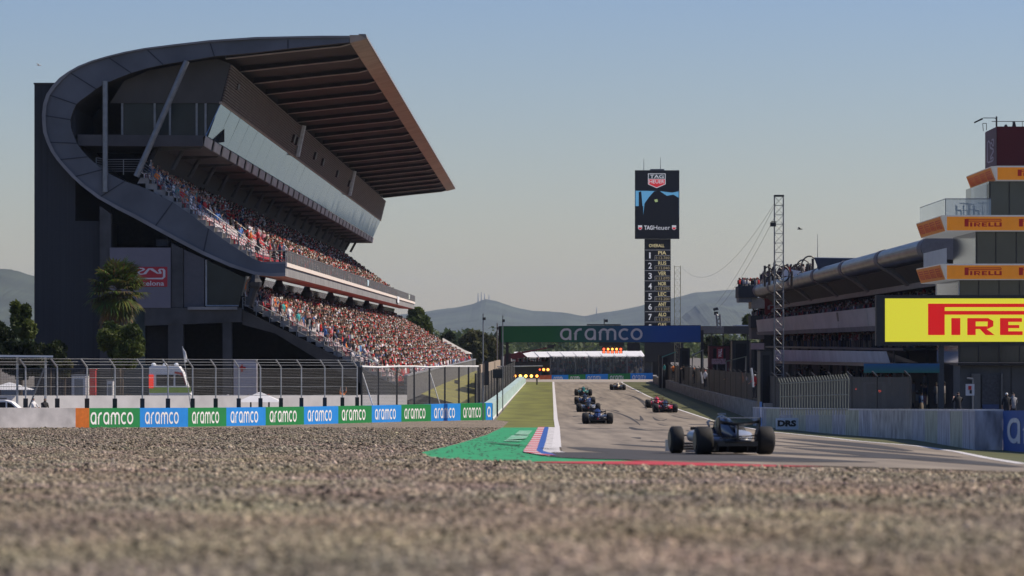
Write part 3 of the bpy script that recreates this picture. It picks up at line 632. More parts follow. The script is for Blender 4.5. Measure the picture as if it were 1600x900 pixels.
mb = MB(); mb.path([S(322, 406, SY0 + .1), S(322, 478, SY0 + .1), S(373, 478, SY0 + .1)], .08, 4); mb.build("window_frame", lightgrey, wn)
sg = flat("end_sign_board", [(172, 387), (267, 387), (267, 481), (172, 481)], SY0 - .25, .14, mat("sign_board_lilac", (.16, .15, .18), .7, .06, 1))
flat("logo_field", [(196, 417), (262, 417), (262, 448), (196, 448)], SY0 - .29, .035, mat("logo_red", (.42, .02, .035), .6, .05), sg)
mb = MB(); o_ = S(209, 437.5, SY0 - .30); put(mb, [[(p[0], p[1]) for p in f] for f in emblem()], o_, S(258, 437.5, SY0 - .3) - o_, S(209, 419, SY0 - .3) - o_, .01)
o_ = S(205, 446.5, SY0 - .30); put(mb, T("Barcelona", .02), o_, S(257, 446.5, SY0 - .3) - o_, S(205, 439, SY0 - .3) - o_, .012); mb.build("lettering", mat("sign_white", (.6, .55, .57), .6, .05), sg)
flat("equipment_box", [(243, 374), (262, 374), (262, 384), (243, 384)], SY0 + .5, 1, dark2)
# seats
seatmb = MB(); seatmb.box(-.21, .21, -.20, .20, .38, .44); seatmb.hexa([(-.24, -.20, .42), (-.19, -.20, .42), (-.19, .20, .42), (-.24, .20, .42)], [(-.34, -.20, .80), (-.29, -.20, .80), (-.29, .20, .80), (-.34, .20, .80)]); seatmb.box(-.05, .05, -.1, .1, 0, .38)
sp = []
for t, N, Yend in (('u', NU, SY0 + 42), ('l', NL, SY0 + 30)):
    for i in range(N):
        x, y = rowpt(t, i); 
        for j in range(int((Yend - SY0) / .55)):
            Y = SY0 + .9 + j * .55; p = S(x + 5.0, y, Y); sp.append((t, i, j, p))
protoS = {}
def seat_obj(p, m):
    if m.name not in protoS:
        o = seatmb.build("seat", m, None); protoS[m.name] = o.data; bpy.data.objects.remove(o)
    o = bpy.data.objects.new("seat", protoS[m.name]); COL.objects.link(o); o.parent = stand; o.location = p - stand.location; return o
SM = {True: MB(), False: MB()}; nS = 0
for t, i, j, p in sp:
    wht = (i * 7 + j * 3 + (i * j) % 5) % 3 != 0
    if t == 'u' and i < 11 and j < 5 and nS < 50 or t == 'l' and j < 3 and nS >= 50 and nS < 98: seat_obj(p, seatwhite if wht else seatred); nS += 1
    else:
        k = len(SM[wht].v)
        q = SM[wht]; q.v += [(v[0] + p.x, v[1] + p.y, v[2] + p.z) for v in seatmb.v]; q.f += [tuple(a + k for a in f) for f in seatmb.f]; q.m += [0] * len(seatmb.f)
for wht, q in SM.items(): q.build("seat_rows", seatwhite if wht else seatred, stand)["kind"] = "stuff"
# long seat rows further on, hidden under the crowd
mb = MB()
for t, N, Y0 in (('u', NU, SY0 + 42), ('l', NL, SY0 + 30)):
    for i in range(N):
        x, y = rowpt(t, i); sprism(mb, [(x + 2, y - 7.8), (x + 3, y - 7.8), (x + 9, y - 7.2), (x + 2, y - 14)], Y0, SY1 - 3)
mb.build("seat_rows", seatred, stand)["kind"] = "stuff"
mb = MB()      # flags and banners hung over the parapet
for Yq, c_ in ((560, 0), (614, 0)):
    pass
mb.box(0, 0, 0, 0, 0, 0) if False else None
for Y, wq_, dz, nm in ((492, 5, 1.0, "flag"), (590, 9, 1.6, "flag"), (640, 6, 1.1, "flag")):
    m_ = MB(); x = 449.3 if Y != 590 else 450
    m_.hexa([S(x, 393 + (16 if Y == 590 else 0), Y), S(x, 393 + 16 * dz * .9 + (10 if Y == 590 else 0), Y + 1), S(x - .3, 393 + 16 * dz * .9 + (10 if Y == 590 else 0), Y + 1), S(x - .3, 393 + (16 if Y == 590 else 0), Y)],
            [S(x, 394 + (16 if Y == 590 else 0), Y + wq_), S(x, 391 + 14 * dz + (14 if Y == 590 else 0), Y + wq_ - 1), S(x - .3, 391 + 14 * dz + (14 if Y == 590 else 0), Y + wq_ - 1), S(x - .3, 394 + (16 if Y == 590 else 0), Y + wq_)])
    o = m_.build("flag", mat(f"flag_cloth_{Y}", {492: (.45, .6, .65), 590: (.7, .72, .74), 640: (.5, .56, .5)}[Y], .8, .3, 2))
    tag(o, {492: "pale blue flag hung on the upper parapet above the middle of the ledge", 590: "white flag draped over the sunlit ledge near its far end", 640: "pale flag on the upper parapet at its very far end"}[Y], "flag", "flags on the parapet")

# ------------------------------------------------------------------ people
SKIN = [(.42, .25, .17), (.30, .18, .12), (.48, .31, .23)]
def body_mesh(nm, joints, edges, radii, zones, mats):
    me = bpy.data.meshes.new(nm); me.from_pydata(joints, edges, []); o = bpy.data.objects.new(nm, me); COL.objects.link(o)
    md = o.modifiers.new("s", 'SKIN'); md.use_smooth_shade = True
    for i, r in enumerate(radii): me.skin_vertices[0].data[i].radius = r if isinstance(r, tuple) else (r, r); me.skin_vertices[0].data[i].use_root = (i == 0)
    sb = o.modifiers.new("b", 'SUBSURF'); sb.levels = 1; sb.render_levels = 1
    dg = bpy.context.evaluated_depsgraph_get(); out = bpy.data.meshes.new_from_object(o.evaluated_get(dg)); bpy.data.objects.remove(o); bpy.data.meshes.remove(me)
    out.name = nm; out.materials.clear()
    J = np.array(joints); E = edges
    cen = np.array([p.center for p in out.polygons]); best = np.full(len(cen), 1e9); z = np.zeros(len(cen), int)
    for k, (a, b) in enumerate(E):
        A, B = J[a], J[b]; t = np.clip(((cen - A) @ (B - A)) / max(1e-9, ((B - A) ** 2).sum()), 0, 1); d = np.linalg.norm(cen - (A + t[:, None] * (B - A)), axis=1) - .5 * (np.mean(radii[a]) + np.mean(radii[b]))
        w_ = d < best; best[w_] = d[w_]; z[w_] = zones[k]
    # hair on the upper back of the head
    hc = J[3]; hz = (z == 0) & (cen[:, 2] > hc[2] + .02) & (np.linalg.norm(cen - hc, axis=1) < .3); z[hz] = 3
    out.polygons.foreach_set("material_index", z.astype(np.int32)); out.polygons.foreach_set("use_smooth", [True] * len(z))
    return out
# person faces +X
def pose(kind):
    sit = kind == 'sit'; h = -.42 if sit else 0
    J = [(0, 0, .95 + h), (0, 0, 1.18 + h), (0, 0, 1.42 + h), (.02, 0, 1.64 + h), (0.0, 0, 1.52 + h), (.02, 0, 1.74 + h)]
    E = [(0, 1), (1, 2), (2, 4), (4, 3), (3, 5)]; R = [(.15, .12), (.15, .11), (.17, .11), .10, .055, .075]; Zn = [1, 1, 1, 0, 0]
    for s in (1, -1):
        b = len(J)
        if kind == 'stand': arm = [(.0, .19 * s, 1.40), (.04, .25 * s, 1.12), (.14, .22 * s, .88), (.18, .21 * s, .80)]
        elif kind == 'wave': arm = [(.0, .19 * s, 1.42), (.10, .30 * s, 1.60), (.14, .26 * s, 1.86), (.15, .25 * s, 1.95)]
        elif kind == 'phone': arm = [(.0, .19 * s, 1.40), (.14, .24 * s, 1.20), (.34, .10 * s, 1.46), (.38, .07 * s, 1.52)]
        elif kind == 'lean': arm = [(.05, .19 * s, 1.40), (.22, .26 * s, 1.15), (.45, .20 * s, 1.05), (.52, .19 * s, 1.04)]
        else: arm = [(.0, .19 * s, .98), (.10, .24 * s, .74), (.32, .16 * s, .70), (.38, .14 * s, .70)]
        J += arm; E += [(2, b), (b, b + 1), (b + 1, b + 2), (b + 2, b + 3)]; R += [.075, .052, .04, .045]; Zn += [1, 1, 0, 0]
        b = len(J)
        if sit: leg = [(.04, .10 * s, .50), (.46, .12 * s, .50), (.44, .12 * s, .08), (.56, .12 * s, .04)]
        else: leg = [(0, .10 * s, .88), (.03, .12 * s, .48), (0, .12 * s, .08), (.14, .13 * s, .04)]
        J += leg; E += [(0, b), (b, b + 1), (b + 1, b + 2), (b + 2, b + 3)]; R += [.10, .07, .045, .045]; Zn += [2, 2, 2, 2]
    return J, E, R, Zn
BODY = {k: body_mesh("person_" + k, *pose(k), None) for k in ('stand', 'wave', 'phone', 'lean', 'sit')}
SH = {"red": (.5, .03, .03), "white": (.72, .71, .70), "black": (.02, .02, .022), "orange": (.75, .2, .03), "navy": (.03, .045, .11), "grey": (.25, .25, .26), "blue": (.06, .16, .42), "teal": (.05, .35, .33), "yellow": (.7, .5, .08), "pink": (.65, .3, .35)}
PT = {"dark trousers": (.03, .03, .04), "blue jeans": (.07, .11, .2), "beige shorts": (.4, .33, .25), "grey shorts": (.2, .2, .2)}
HR = {"dark hair": (.03, .02, .015), "a red cap": (.5, .03, .03), "a white cap": (.7, .7, .68), "an orange cap": (.75, .2, .03), "brown hair": (.09, .05, .03)}
skinm = [mat(f"skin_{i}", c, .6, .05) for i, c in enumerate(SKIN)]
PC = {}
def person(pos, kind, shirt, trous, hair, face, label, group=None):
    key = (kind, shirt, trous, hair)
    if key not in PC:
        m = BODY[kind].copy()
        for q in (skinm[len(PC) % 3], mat("shirt_" + shirt, SH[shirt], .85, .15, 12), mat("legwear_" + trous.replace(" ", "_"), PT[trous], .85, .15, 12), mat("headwear_" + hair.replace(" ", "_"), HR[hair], .8, .1)): m.materials.append(q)
        PC[key] = m
    o = bpy.data.objects.new("person", PC[key]); COL.objects.link(o); o.location = pos; o.rotation_euler = (0, 0, face)
    return tag(o, label, "person", group)
KD = {"stand": "standing", "wave": "with both arms raised", "phone": "holding up a phone", "lean": "leaning forward", "sit": "sitting"}
# simple people for the far mass: one object
def crowd_proto():
    V, Fq, Z = [], [], []
    def bx(x0, x1, y0, y1, z0, z1, zn, tw=1.0):
        k = len(V); V.extend([(x0, y0, z0), (x1, y0, z0), (x1, y1, z0), (x0, y1, z0), (x0 * tw, y0 * tw, z1), (x1 * tw, y0 * tw, z1), (x1 * tw, y1 * tw, z1), (x0 * tw, y1 * tw, z1)])
        Z.extend([zn] * 8); Fq.extend([(k, k + 1, k + 5, k + 4), (k + 1, k + 2, k + 6, k + 5), (k + 2, k + 3, k + 7, k + 6), (k + 3, k, k + 4, k + 7), (k + 4, k + 5, k + 6, k + 7)])
    bx(-.1, .1, -.16, .16, .0, .88, 2, 1.1); bx(-.11, .12, -.2, .2, .86, 1.45, 1, .95); bx(-.05, .07, -.05, .05, 1.44, 1.54, 0); bx(-.085, .105, -.08, .08, 1.53, 1.66, 0, 1.1); bx(-.11, .09, -.095, .095, 1.60, 1.78, 3, .8)
    bx(.0, .26, -.26, -.19, 1.02, 1.12, 1); bx(-.04, .06, .19, .27, .85, 1.4, 1)
    return np.array(V, float), np.array(Fq), np.array(Z)
CV, CF, CZn = crowd_proto()
shirt_pool = np.array([SH[k] for k in ("red", "red", "white", "white", "white", "black", "black", "black", "black", "black", "navy", "navy", "navy", "grey", "grey", "red", "blue", "pink", "black", "grey")])
pt_pool = np.array(list(PT.values())); hr_pool = np.array([HR[k] for k in ("dark hair", "dark hair", "brown hair", "a red cap", "a white cap", "dark hair", "dark hair")]); sk_pool = np.array(SKIN)
def crowd(name, pts, faces, label, dim=1.0):  # dim scales the colours down where shade is painted in
    n = len(pts); pts = np.array(pts); a = np.array(faces) + RNG.normal(0, .5, n); s = RNG.uniform(.9, 1.06, n); c, q = np.cos(a), np.sin(a)
    V = CV[None] * s[:, None, None]; x = V[:, :, 0] * c[:, None] - V[:, :, 1] * q[:, None]; y = V[:, :, 0] * q[:, None] + V[:, :, 1] * c[:, None]
    W = np.stack([x, y, V[:, :, 2]], 2) + pts[:, None, :]
    pal = [sk_pool, shirt_pool, pt_pool, hr_pool]; C = np.zeros((n, len(CV), 3))
    for z in range(4):
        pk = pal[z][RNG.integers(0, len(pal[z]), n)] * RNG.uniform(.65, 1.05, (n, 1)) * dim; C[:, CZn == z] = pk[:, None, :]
    Fc = CF[None] + (np.arange(n) * len(CV))[:, None, None]
    o = np_mesh(name, W.reshape(-1, 3), Fc.reshape(-1, 4), C.reshape(-1, 3).clip(0, .85), crowdm); return tag(o, label, "crowd", kind="stuff")
cand = []
for t, N in (('u', NU), ('l', NL)):
    for i in range(N):
        x, y = rowpt(t, i)
        Yq = SY0 + 1.2
        while Yq < SY1 - 2:
            if t == 'u':
                pr = .74 if Yq > SY0 + 44 + 8 * (i % 3) else (.06 if i < 8 else (.45 if i < 10 else .85))
            else: pr = .76 if Yq > SY0 + 22 else (.35 if i < 12 else .8)
            pr *= .86 + .30 * math.sin(Yq * .31 + i * .9) * math.sin(Yq * .083 + i * .35)
            if (Yq - SY0) % 33 > 31.2: pr *= .12
            if random.random() < pr: cand.append((Yq, t, i, x + random.uniform(-2.5, .5), y, int((Yq - SY0 - 1.2) / .6)))
            Yq += .6 + random.uniform(-.04, .1)
cand.sort(key=lambda c: c[0] + (14 if c[1] == 'l' else 0) + random.uniform(0, 6))
nind = 262
ords = ["first", "second", "third", "fourth", "fifth", "sixth", "seventh", "eighth", "ninth", "tenth", "eleventh", "twelfth", "thirteenth", "fourteenth", "fifteenth", "sixteenth", "seventeenth", "eighteenth", "nineteenth", "twentieth", "twenty-first", "twenty-second", "twenty-third", "twenty-fourth", "twenty-fifth", "twenty-sixth", "twenty-seventh", "twenty-eighth", "twenty-ninth", "thirtieth"]
rnk = {}
for c in sorted(cand[:nind], key=lambda c: c[0]):
    Y, t, i, x, y, j = c; rnk[(t, i)] = rnk.get((t, i), 0) + 1
    shirt = random.choice(["red", "red", "white", "white", "black", "black", "black", "navy", "navy", "grey", "grey", "orange", "blue", "teal"]); tr = random.choice(list(PT)); hr = random.choice(list(HR)); kd = random.choice(["stand", "stand", "phone", "lean", "wave", "sit"])
    lb = f"person in {shirt}, {KD[kd]}, {'upper' if t == 'u' else 'lower'} tier, {ords[i]} row up, {ords[min(29, rnk[(t, i)] - 1)]} from stairs"
    person(S(x, y, Y), kd, shirt, tr, hr, random.uniform(-.9, .5), lb, "spectators in the grandstand")
FOOT = (432, 409)
for k, (px, sh, tr, hr, kd, lb) in enumerate([(421, "red", "beige shorts", "a red cap", "stand", "person in red shirt at the near end of the upper walkway, leftmost of four"), (427, "grey", "dark trousers", "dark hair", "stand", "person in grey shirt standing second on the upper walkway beside the red shirt"),
        (435, "navy", "dark trousers", "dark hair", "stand", "person in navy shirt standing by the rail post on the upper walkway"), (441, "white", "dark trousers", "a white cap", "lean", "person in white shirt and cap leaning on the walkway corner rail")]):
    person(S(px, 409, SY0 + .7 + k * .4), kd, sh, tr, hr, 0.2 * k, lb, "spectators on the upper walkway")
person(S(388, 389, SY0 + 3), "stand", "orange", "beige shorts", "an orange cap", 0, "person in orange shirt and cap walking down the empty sunlit steps"); person(S(400, 389, SY0 + 2), "stand", "red", "dark trousers", "dark hair", .5, "large person in bright red shirt on the empty sunlit steps"); person(S(233, 279, SY0 + 1.5), "stand", "grey", "blue jeans", "a white cap", 0, "person in grey shirt standing at the very top of the upper stair rail")
rest = cand[nind:]
crowd("crowd", [tuple(S(c[3], c[4], c[0]) - Vector((0, 0, random.choice([0, 0, 0, .25])))) for c in rest], [random.uniform(-.3, .3) for _ in rest], "dense crowd of seated and standing spectators in red, white and dark clothes filling both tiers")

# ------------------------------------------------------------------ left side: barriers, fences, service area
bnd = [118, 139.5, 218.7, 293.7, 353.7, 415, 475, 528.5, 581, 627, 673.5, 719.6, 759, 769]
def wall_h(px): return 1.17 if px < 600 else 1.17 + (px - 600) / 170 * .08
def wseg(mb, a, b, th, z0, h, m=0):
    """a, b: foot points; solid wall segment of thickness th behind the line a-b"""
    d = (b - a); nrm = Vector((-d.y, d.x, 0)).normalized() * th
    up = Vector((0, 0, 1))
    A = [a + up * z0, b + up * z0, b + nrm + up * z0, a + nrm + up * z0]
    hA = h if not isinstance(h, tuple) else h[0]; hB = h if not isinstance(h, tuple) else h[1]
    B = [a + up * (z0 + hA), b + up * (z0 + hB), b + nrm + up * (z0 + hB), a + nrm + up * (z0 + hA)]
    return mb.hexa(A, B, m)
adv = thing("advertising_barrier", "long trackside barrier of alternating green and blue panels lettered in white behind the gravel", "barrier", tuple(lw_pt(140)))
for i in range(len(bnd) - 1):
    a, b = lw_pt(bnd[i]), lw_pt(bnd[i + 1]); mb = MB(); wseg(mb, a, b, .7, -.15, (wall_h(bnd[i]) + .15, wall_h(bnd[i + 1]) + .15))
    m_ = mat("barrier_orange", (.78, .20, .02), .6, .12, 4) if i == 0 else (gAram if i % 2 else bAram)
    p = mb.build("panel", m_, adv)
    if i == 0: p["label"] = "orange end panel without lettering"; continue
    L = (b - a); fr = (.10, .80) if i > 1 else (.02, .86); lb = MB()
    if i < 12:
        o_ = a + L * fr[0] + Vector((0, 0, .19)); put(lb, ARAM, o_, L * (fr[1] - fr[0]), Vector((0, 0, .74)), .012)
    else:
        q = [f for f in ARAM if max(p_[0] for p_ in f) < .17]; put(lb, [[(p_[0] / .18, p_[1]) for p_ in f] for f in q], a + L * .2 + Vector((0, 0, .2)), L * .7, Vector((0, 0, .78)), .012)
    lb.build("lettering", lettermat, p)
cw = MB(); pr = None
for px in (-120, -60, 0, 60, 118): 
    q = lw_pt(max(px, 0)); q.x = PX(px, q.y) if px < 0 else q.x
    if pr is not None: wseg(cw, pr, q, .5, -.15, 1.34)
    pr = q
tag(cw.build("concrete_barrier", mat("white_block", (.66, .63, .60), .85, .2, 1.2, .2)), "worn white barrier wall at the far left before the orange panel", "barrier")
# barrier running away beside the grass
def straightL(Y): return Vector((PX(interp([(598, 822), (600, 820), (656, 770)], pyof(Y)), Y), Y, g(Y)))
Ys = [Yof(656), 300, 330, 370, 420, 480, 540, 585]
bt = thing("padded_barrier", "pale teal barrier running along the grass beside the straight", "barrier", tuple(straightL(Ys[0])))
tealm = mat("pale_teal_pad", (.40, .54, .53), .7, .25, .9, stretch=(1, .5, 2)); 
for i, (u, v) in enumerate(zip(Ys, Ys[1:])):
    a, b = straightL(u), straightL(v - .05); mb = MB(); d = (b - a); nrm = Vector((-d.y, d.x, 0)).normalized() * .7; up = Vector((0, 0, 1))
    mb.hexa([a - up * .1, b - up * .1, b + nrm - up * .1, a + nrm - up * .1], [a + up * 1.2, b + up * 1.2, b + nrm + up * 1.2, a + nrm + up * 1.2]); p = mb.build("panel", tealm, bt)
    lb = MB(); nl = int((v - u) / 14)
    for k in range(max(1, nl)):
        o_ = b + (a - b) * ((k + .12) / max(1, nl)) + up * .25; put(lb, ARAM, o_, (a - b) * (.7 / max(1, nl)), up * .7, .012)
    lb.build("lettering", mat("faded_teal_letter", (.16, .42, .45), .6, .2), p)
    mb = MB(); mb.hexa([a - nrm * .05 + up * 0, b - nrm * .05, b - nrm * .005, a - nrm * .005], [a - nrm * .05 + up * .14, b - nrm * .05 + up * .14, b - nrm * .005 + up * .14, a - nrm * .005 + up * .14]); mb.build("base_strip", white, bt)
# debris fence behind the advert barrier
def fpt(px, back=1.2):
    q = lw_pt(min(max(px, 0), 770)) if px <= 770 else lw_pt(770); Y = q.y + back; return Vector((PX(px, Y), Y, g(Y)))
fposts = [-60, -10, 40, 89.5, 136, 179.5, 222.5, 262.5, 301, 337, 373, 407, 439, 471, 507.5, 535, 558]
fence = thing("catch_fence", "tall wire debris fence with bent posts behind the advertising barrier", "fence", tuple(fpt(40)))
for px in fposts:
    q = fpt(px); mb = MB(); mb.box(q.x - .13, q.x + .13, q.y - .1, q.y + .1, q.z - .1, q.z + 1.75); mb.build("post_base", black, fence)
    mb = MB(); zt = PZ(574, q.y); mb.tube(q, (q.x, q.y, zt), .05, 6); mb.tube((q.x, q.y, zt), (q.x - .30, q.y - .5, zt + .50), .048, 6); mb.build("post", lightgrey, fence)
nm_ = MB(); wr_ = MB()
for a_, b_ in zip(fposts, fposts[1:]):
    a, b = fpt(a_), fpt(b_); L = (b - a).length; z0, z1 = PZ(618, a.y), PZ(576, a.y); c0, c1 = PZ(618, b.y), PZ(576, b.y)
    nm_.poly([(a.x, a.y, z0), (b.x, b.y, c0), (b.x, b.y, c1), (a.x, a.y, z1)], 0, [(0, z0), (L, c0), (L, c1), (0, z1)])
    for t in (0, .33, .66, 1.0): wr_.tube((a.x, a.y, z0 + (z1 - z0) * t), (b.x, b.y, c0 + (c1 - c0) * t), .011, 4)
    for t in (.3, .65, 1.0): wr_.tube((a.x - .3 * t, a.y - .5 * t, z1 + .08 + .5 * t), (b.x - .3 * t, b.y - .5 * t, c1 + .08 + .5 * t), .014, 4)
nm_.build("netting", netm, fence); wr_.build("wire", grey, fence)
# second fence, dark posts under a white top pipe
f2 = thing("trackside_fence", "dark posted fence with a white top pipe in front of the lower stand", "fence", tuple(fpt(565, 3)))
dposts = [565, 591, 620, 647, 671, 695, 717, 732, 747]
prv = None; nm_ = MB(); pp_ = MB()
for k, px in enumerate(dposts):
    Y = lw_pt(min(px, 768)).y + 2.2 + k * .5; q = Vector((PX(px, Y), Y, g(Y))); zt = PZ(572.5 + (1.2 if k in (1, 4) else 0), Y); mb = MB(); mb.tube(q, (q.x, q.y, zt), .075, 6); mb.build("post", black, f2)
    if prv: 
        pp_.tube((prv[0].x, prv[0].y, prv[1]), (q.x, q.y, zt), .07, 6)
        nm_.poly([prv[0], q, (q.x, q.y, zt), (prv[0].x, prv[0].y, prv[1])], 0, [(0, 0), ((q - prv[0]).length, 0), ((q - prv[0]).length, zt - q.z), (0, prv[1] - prv[0].z)])
        if k in (1, 5): pp_.tube(q, (prv[0].x, prv[0].y, prv[1] - .3), .04, 5)
    prv = (q, zt)
nm_.build("netting", mesh_mat("fence_netting_2", (.2, .2, .2), .10, .016), f2); pp_.build("top_pipe", white, f2)
# fence along the straight behind the teal barrier
f3 = thing("straight_fence", "dark fence panels running behind the pale teal barrier down the straight", "fence", tuple(straightL(300)))
nm_ = MB(); prv = None
for k in range(18):
    Y = 284 + k * 16; q = straightL(Y) + Vector((-1.3, 0, 0)); q.z = g(Y); zt = q.z + 3.4; mb = MB(); mb.tube(q, (q.x, q.y, zt), .08, 6); mb.build("post", black, f3)
    if prv is not None: nm_.poly([prv, q, (q.x, q.y, zt), (prv.x, prv.y, prv.z + 3.4)], 0, [(0, 0), (16, 0), (16, 3.4), (0, 3.4)])
    prv = q
nm_.build("netting", mesh_mat("fence_netting_3", (.05, .05, .05), .10, .05), f3)
bb = MB(); 
for Y0, Y1 in ((430, 470), (475, 520), (525, 570)):
    a = straightL(Y0) + Vector((-3.6, 0, 0)); b = straightL(Y1) + Vector((-3.6, 0, 0)); m_ = MB(); m_.hexa([a, b, b - Vector((.3, 0, 0)), a - Vector((.3, 0, 0))], [p + Vector((0, 0, 3.6)) for p in (a, b, b - Vector((.3, 0, 0)), a - Vector((.3, 0, 0)))])
    m_.build("screen_board", mat("beige_board", (.36, .29, .22), .8, .2, .5), f3)
# white low wall with canvas cover further back
mb = MB(); a = Vector((PX(-60, 262), 262, g(262))); b = Vector((PX(636, 292), 292, g(292))); wseg(mb, a, b, .4, -.1, (PZ(616, 262) - a.z, PZ(615, 292) - b.z))
tag(mb.build("low_wall", offwhite), "long low white wall behind the catch fence at the left", "wall")
# little white canvas roofs
for k, (px, Y, w_) in enumerate([(406, 262, 1.55), (15, 292, 1.8)]):
    zt, zb = PZ(612 if k == 0 else 597, Y), PZ(628 if k == 0 else 609, Y); x = PX(px, Y); t = thing("canvas_shelter", ["small white peaked canvas shelter just behind the blue panel", "small white canvas peak by the steel frame at far left"][k], "shelter", (x, Y, g(Y)), "small white canvas shelters")
    mb = MB(); c = (x, Y, zt); R_ = [(x - w_, Y - 1, zb), (x + w_, Y - 1, zb + .0), (x + w_, Y + 1, zb), (x - w_, Y + 1, zb)]
    for i in range(4): mb.poly([R_[i], R_[(i + 1) % 4], c])
    mb.build("canvas_roof", white, t)
    for sx in (-1, 1):
        mb = MB(); mb.tube((x + sx * w_ * .4, Y, g(Y)), (x + sx * w_ * .4, Y, zb + .2), .06, 5); mb.build("leg", black, t)
# steel frame canopy, far left
t = thing("steel_canopy", "open steel frame canopy with a diagonal brace at the far left", "canopy", tuple(P(30, 640, 262)))
mb = MB(); mb.hexa([P(-60, 554, 262), P(83, 555.5, 262), P(83, 558.5, 262), P(-60, 557.5, 262)], [P(-60, 554, 268), P(83, 555.5, 268), P(83, 558.5, 268), P(-60, 557.5, 268)]); mb.build("roof", white, t)
mb = MB(); mb.tube(P(-60, 566, 264), P(68, 566, 264), .1, 5); mb.build("beam", grey, t)
for px in (27, 71):
    mb = MB(); mb.tube(P(px, 640, 263), P(px, 557, 263), .09, 6); mb.build("post", lightgrey, t)
mb = MB(); mb.tube(P(44, 640, 263), P(69, 576, 263), .06, 5); mb.build("brace", grey, t)
# tall slim poles
for k, (px, top, Y, lb) in enumerate([(755, 490, 276, "tall slim camera pole beside the end of the pale fence"), (777, 505, 560, "slim dark pole at the left end of the overhead banner"), (785.5, 493, 330, "tallest slim grey pole standing before the banner's left end")]):
    t = thing("slim_pole", lb, "pole", (PX(px, Y), Y, g(Y)), "slim poles near the banner"); mb = MB(); mb.tube((PX(px, Y), Y, g(Y)), (PX(px, Y), Y, PZ(top, Y)), .055 if Y < 400 else .1, 6); mb.build("mast", grey, t)
    mb = MB(); mb.box(PX(px, Y) - .05, PX(px, Y) + .18, Y - .1, Y + .1, PZ(top + 10, Y), PZ(top + 6, Y)); mb.build("camera_head", black, t)
    if k == 0: mb = MB(); mb.box(PX(px + 1.5, Y), PX(px + 8.5, Y), Y - .2, Y + .2, PZ(602, Y), PZ(564, Y)); mb.build("box", black, t)
mb = MB(); mb.box(PX(770, 300), PX(785, 300), 300, 300.6, PZ(591, 300), PZ(577, 300)); mb.tube(P(777, 590, 300.3), (PX(777, 300), 300.3, g(300)), .08, 6); tag(mb.build("signal_box", black), "dark signal box on a post left of the straight", "signal box")
# grass bank under the stand's front
mb = MB()
A = [S(637, 622, y_) for y_ in (350, 450, 560, 672)]; B = [Vector((S(637, 622, y_).x + 5.5, y_, g(y_) + .02)) for y_ in (350, 450, 560, 672)]
A[0] = S(652, 618, 350)
for i in range(3): mb.poly([A[i], A[i + 1], B[i + 1], B[i]][::-1])
o = mb.build("grass_bank", mat("bank_grass", (.20, .19, .04), .95, .35, .6, .2)); o["kind"] = "structure"
for k, (px, Y) in enumerate([(713, 480), (690, 420)]):
    mb = MB(); mb.box(PX(px - 3, Y), PX(px + 3.5, Y), Y, Y + .4, g(Y), PZ(594 if k == 0 else 600, Y)); 
    if k == 0: tag(mb.build("tyre_stack", black), "dark upright stack of tyres on the bank below the lower stand", "tyre stack")
# equipment behind the fence
def boxthing(nm, px0, px1, y0, y1, Y, d, m, lb, cat, group=None):
    mb = MB(); zb = min(PZ(y1, Y), PZ(y1, Y)); mb.box(PX(px0, Y), PX(px1, Y), Y, Y + d, zb, PZ(y0, Y)); o = mb.build(nm, m); return tag(o, lb, cat, group)
def cabin(nm, px0, px1, y0, Y, d, m, lb, cat, m2=dark, group=None):
    z0 = g(Y); x0, x1, z1 = PX(px0, Y), PX(px1, Y), PZ(y0, Y)
    t = thing(nm, lb, cat, (x0, Y, z0), group); mb = MB(); mb.box(x0, x1, Y, Y + d, z0, z1); mb.build("body", m, t)
    mb = MB(); mb.box(x0 - .05, x1 + .05, Y - .06, Y + d + .05, z1 + .002, z1 + .08); mb.build("lid", m2, t)
    mb = MB(); mb.box(x0 + (x1 - x0) * .2, x0 + (x1 - x0) * .8, Y - .03, Y - .002, z0 + .1, z1 - .25); mb.build("door", m2, t); return t
cabin("portable_cabin", 112, 134, 587, 300, 2.5, offwhite, "white cabinet behind the fence under the dark tower wall", "cabinet", grey)
cabin("portable_cabin", 167, 176, 595, 300, 1.5, offwhite, "small narrow white cabinet left of the palm tree", "cabinet", grey)
t = cabin("fire_cabinet", 140, 149, 578, 301, .8, red, "tall red cabinet behind the fence near the left end", "cabinet", red)
t = cabin("poster_cabinet", 365, 401, 563, 330, 1.0, mat("poster_lilac", (.42, .40, .45), .7, .05), "white cabinet with a small red cross under the stand", "cabinet", mat("poster_lilac", (.42, .40, .45)))
mb = MB(); q = P(378, 575, 329.9); mb.box(q.x - .1, q.x + .1, q.y - .05, q.y, q.z - .32, q.z + .32); mb.box(q.x - .32, q.x - .105, q.y - .05, q.y, q.z - .1, q.z + .1); mb.box(q.x + .105, q.x + .32, q.y - .05, q.y, q.z - .1, q.z + .1); mb.build("cross", red, t)
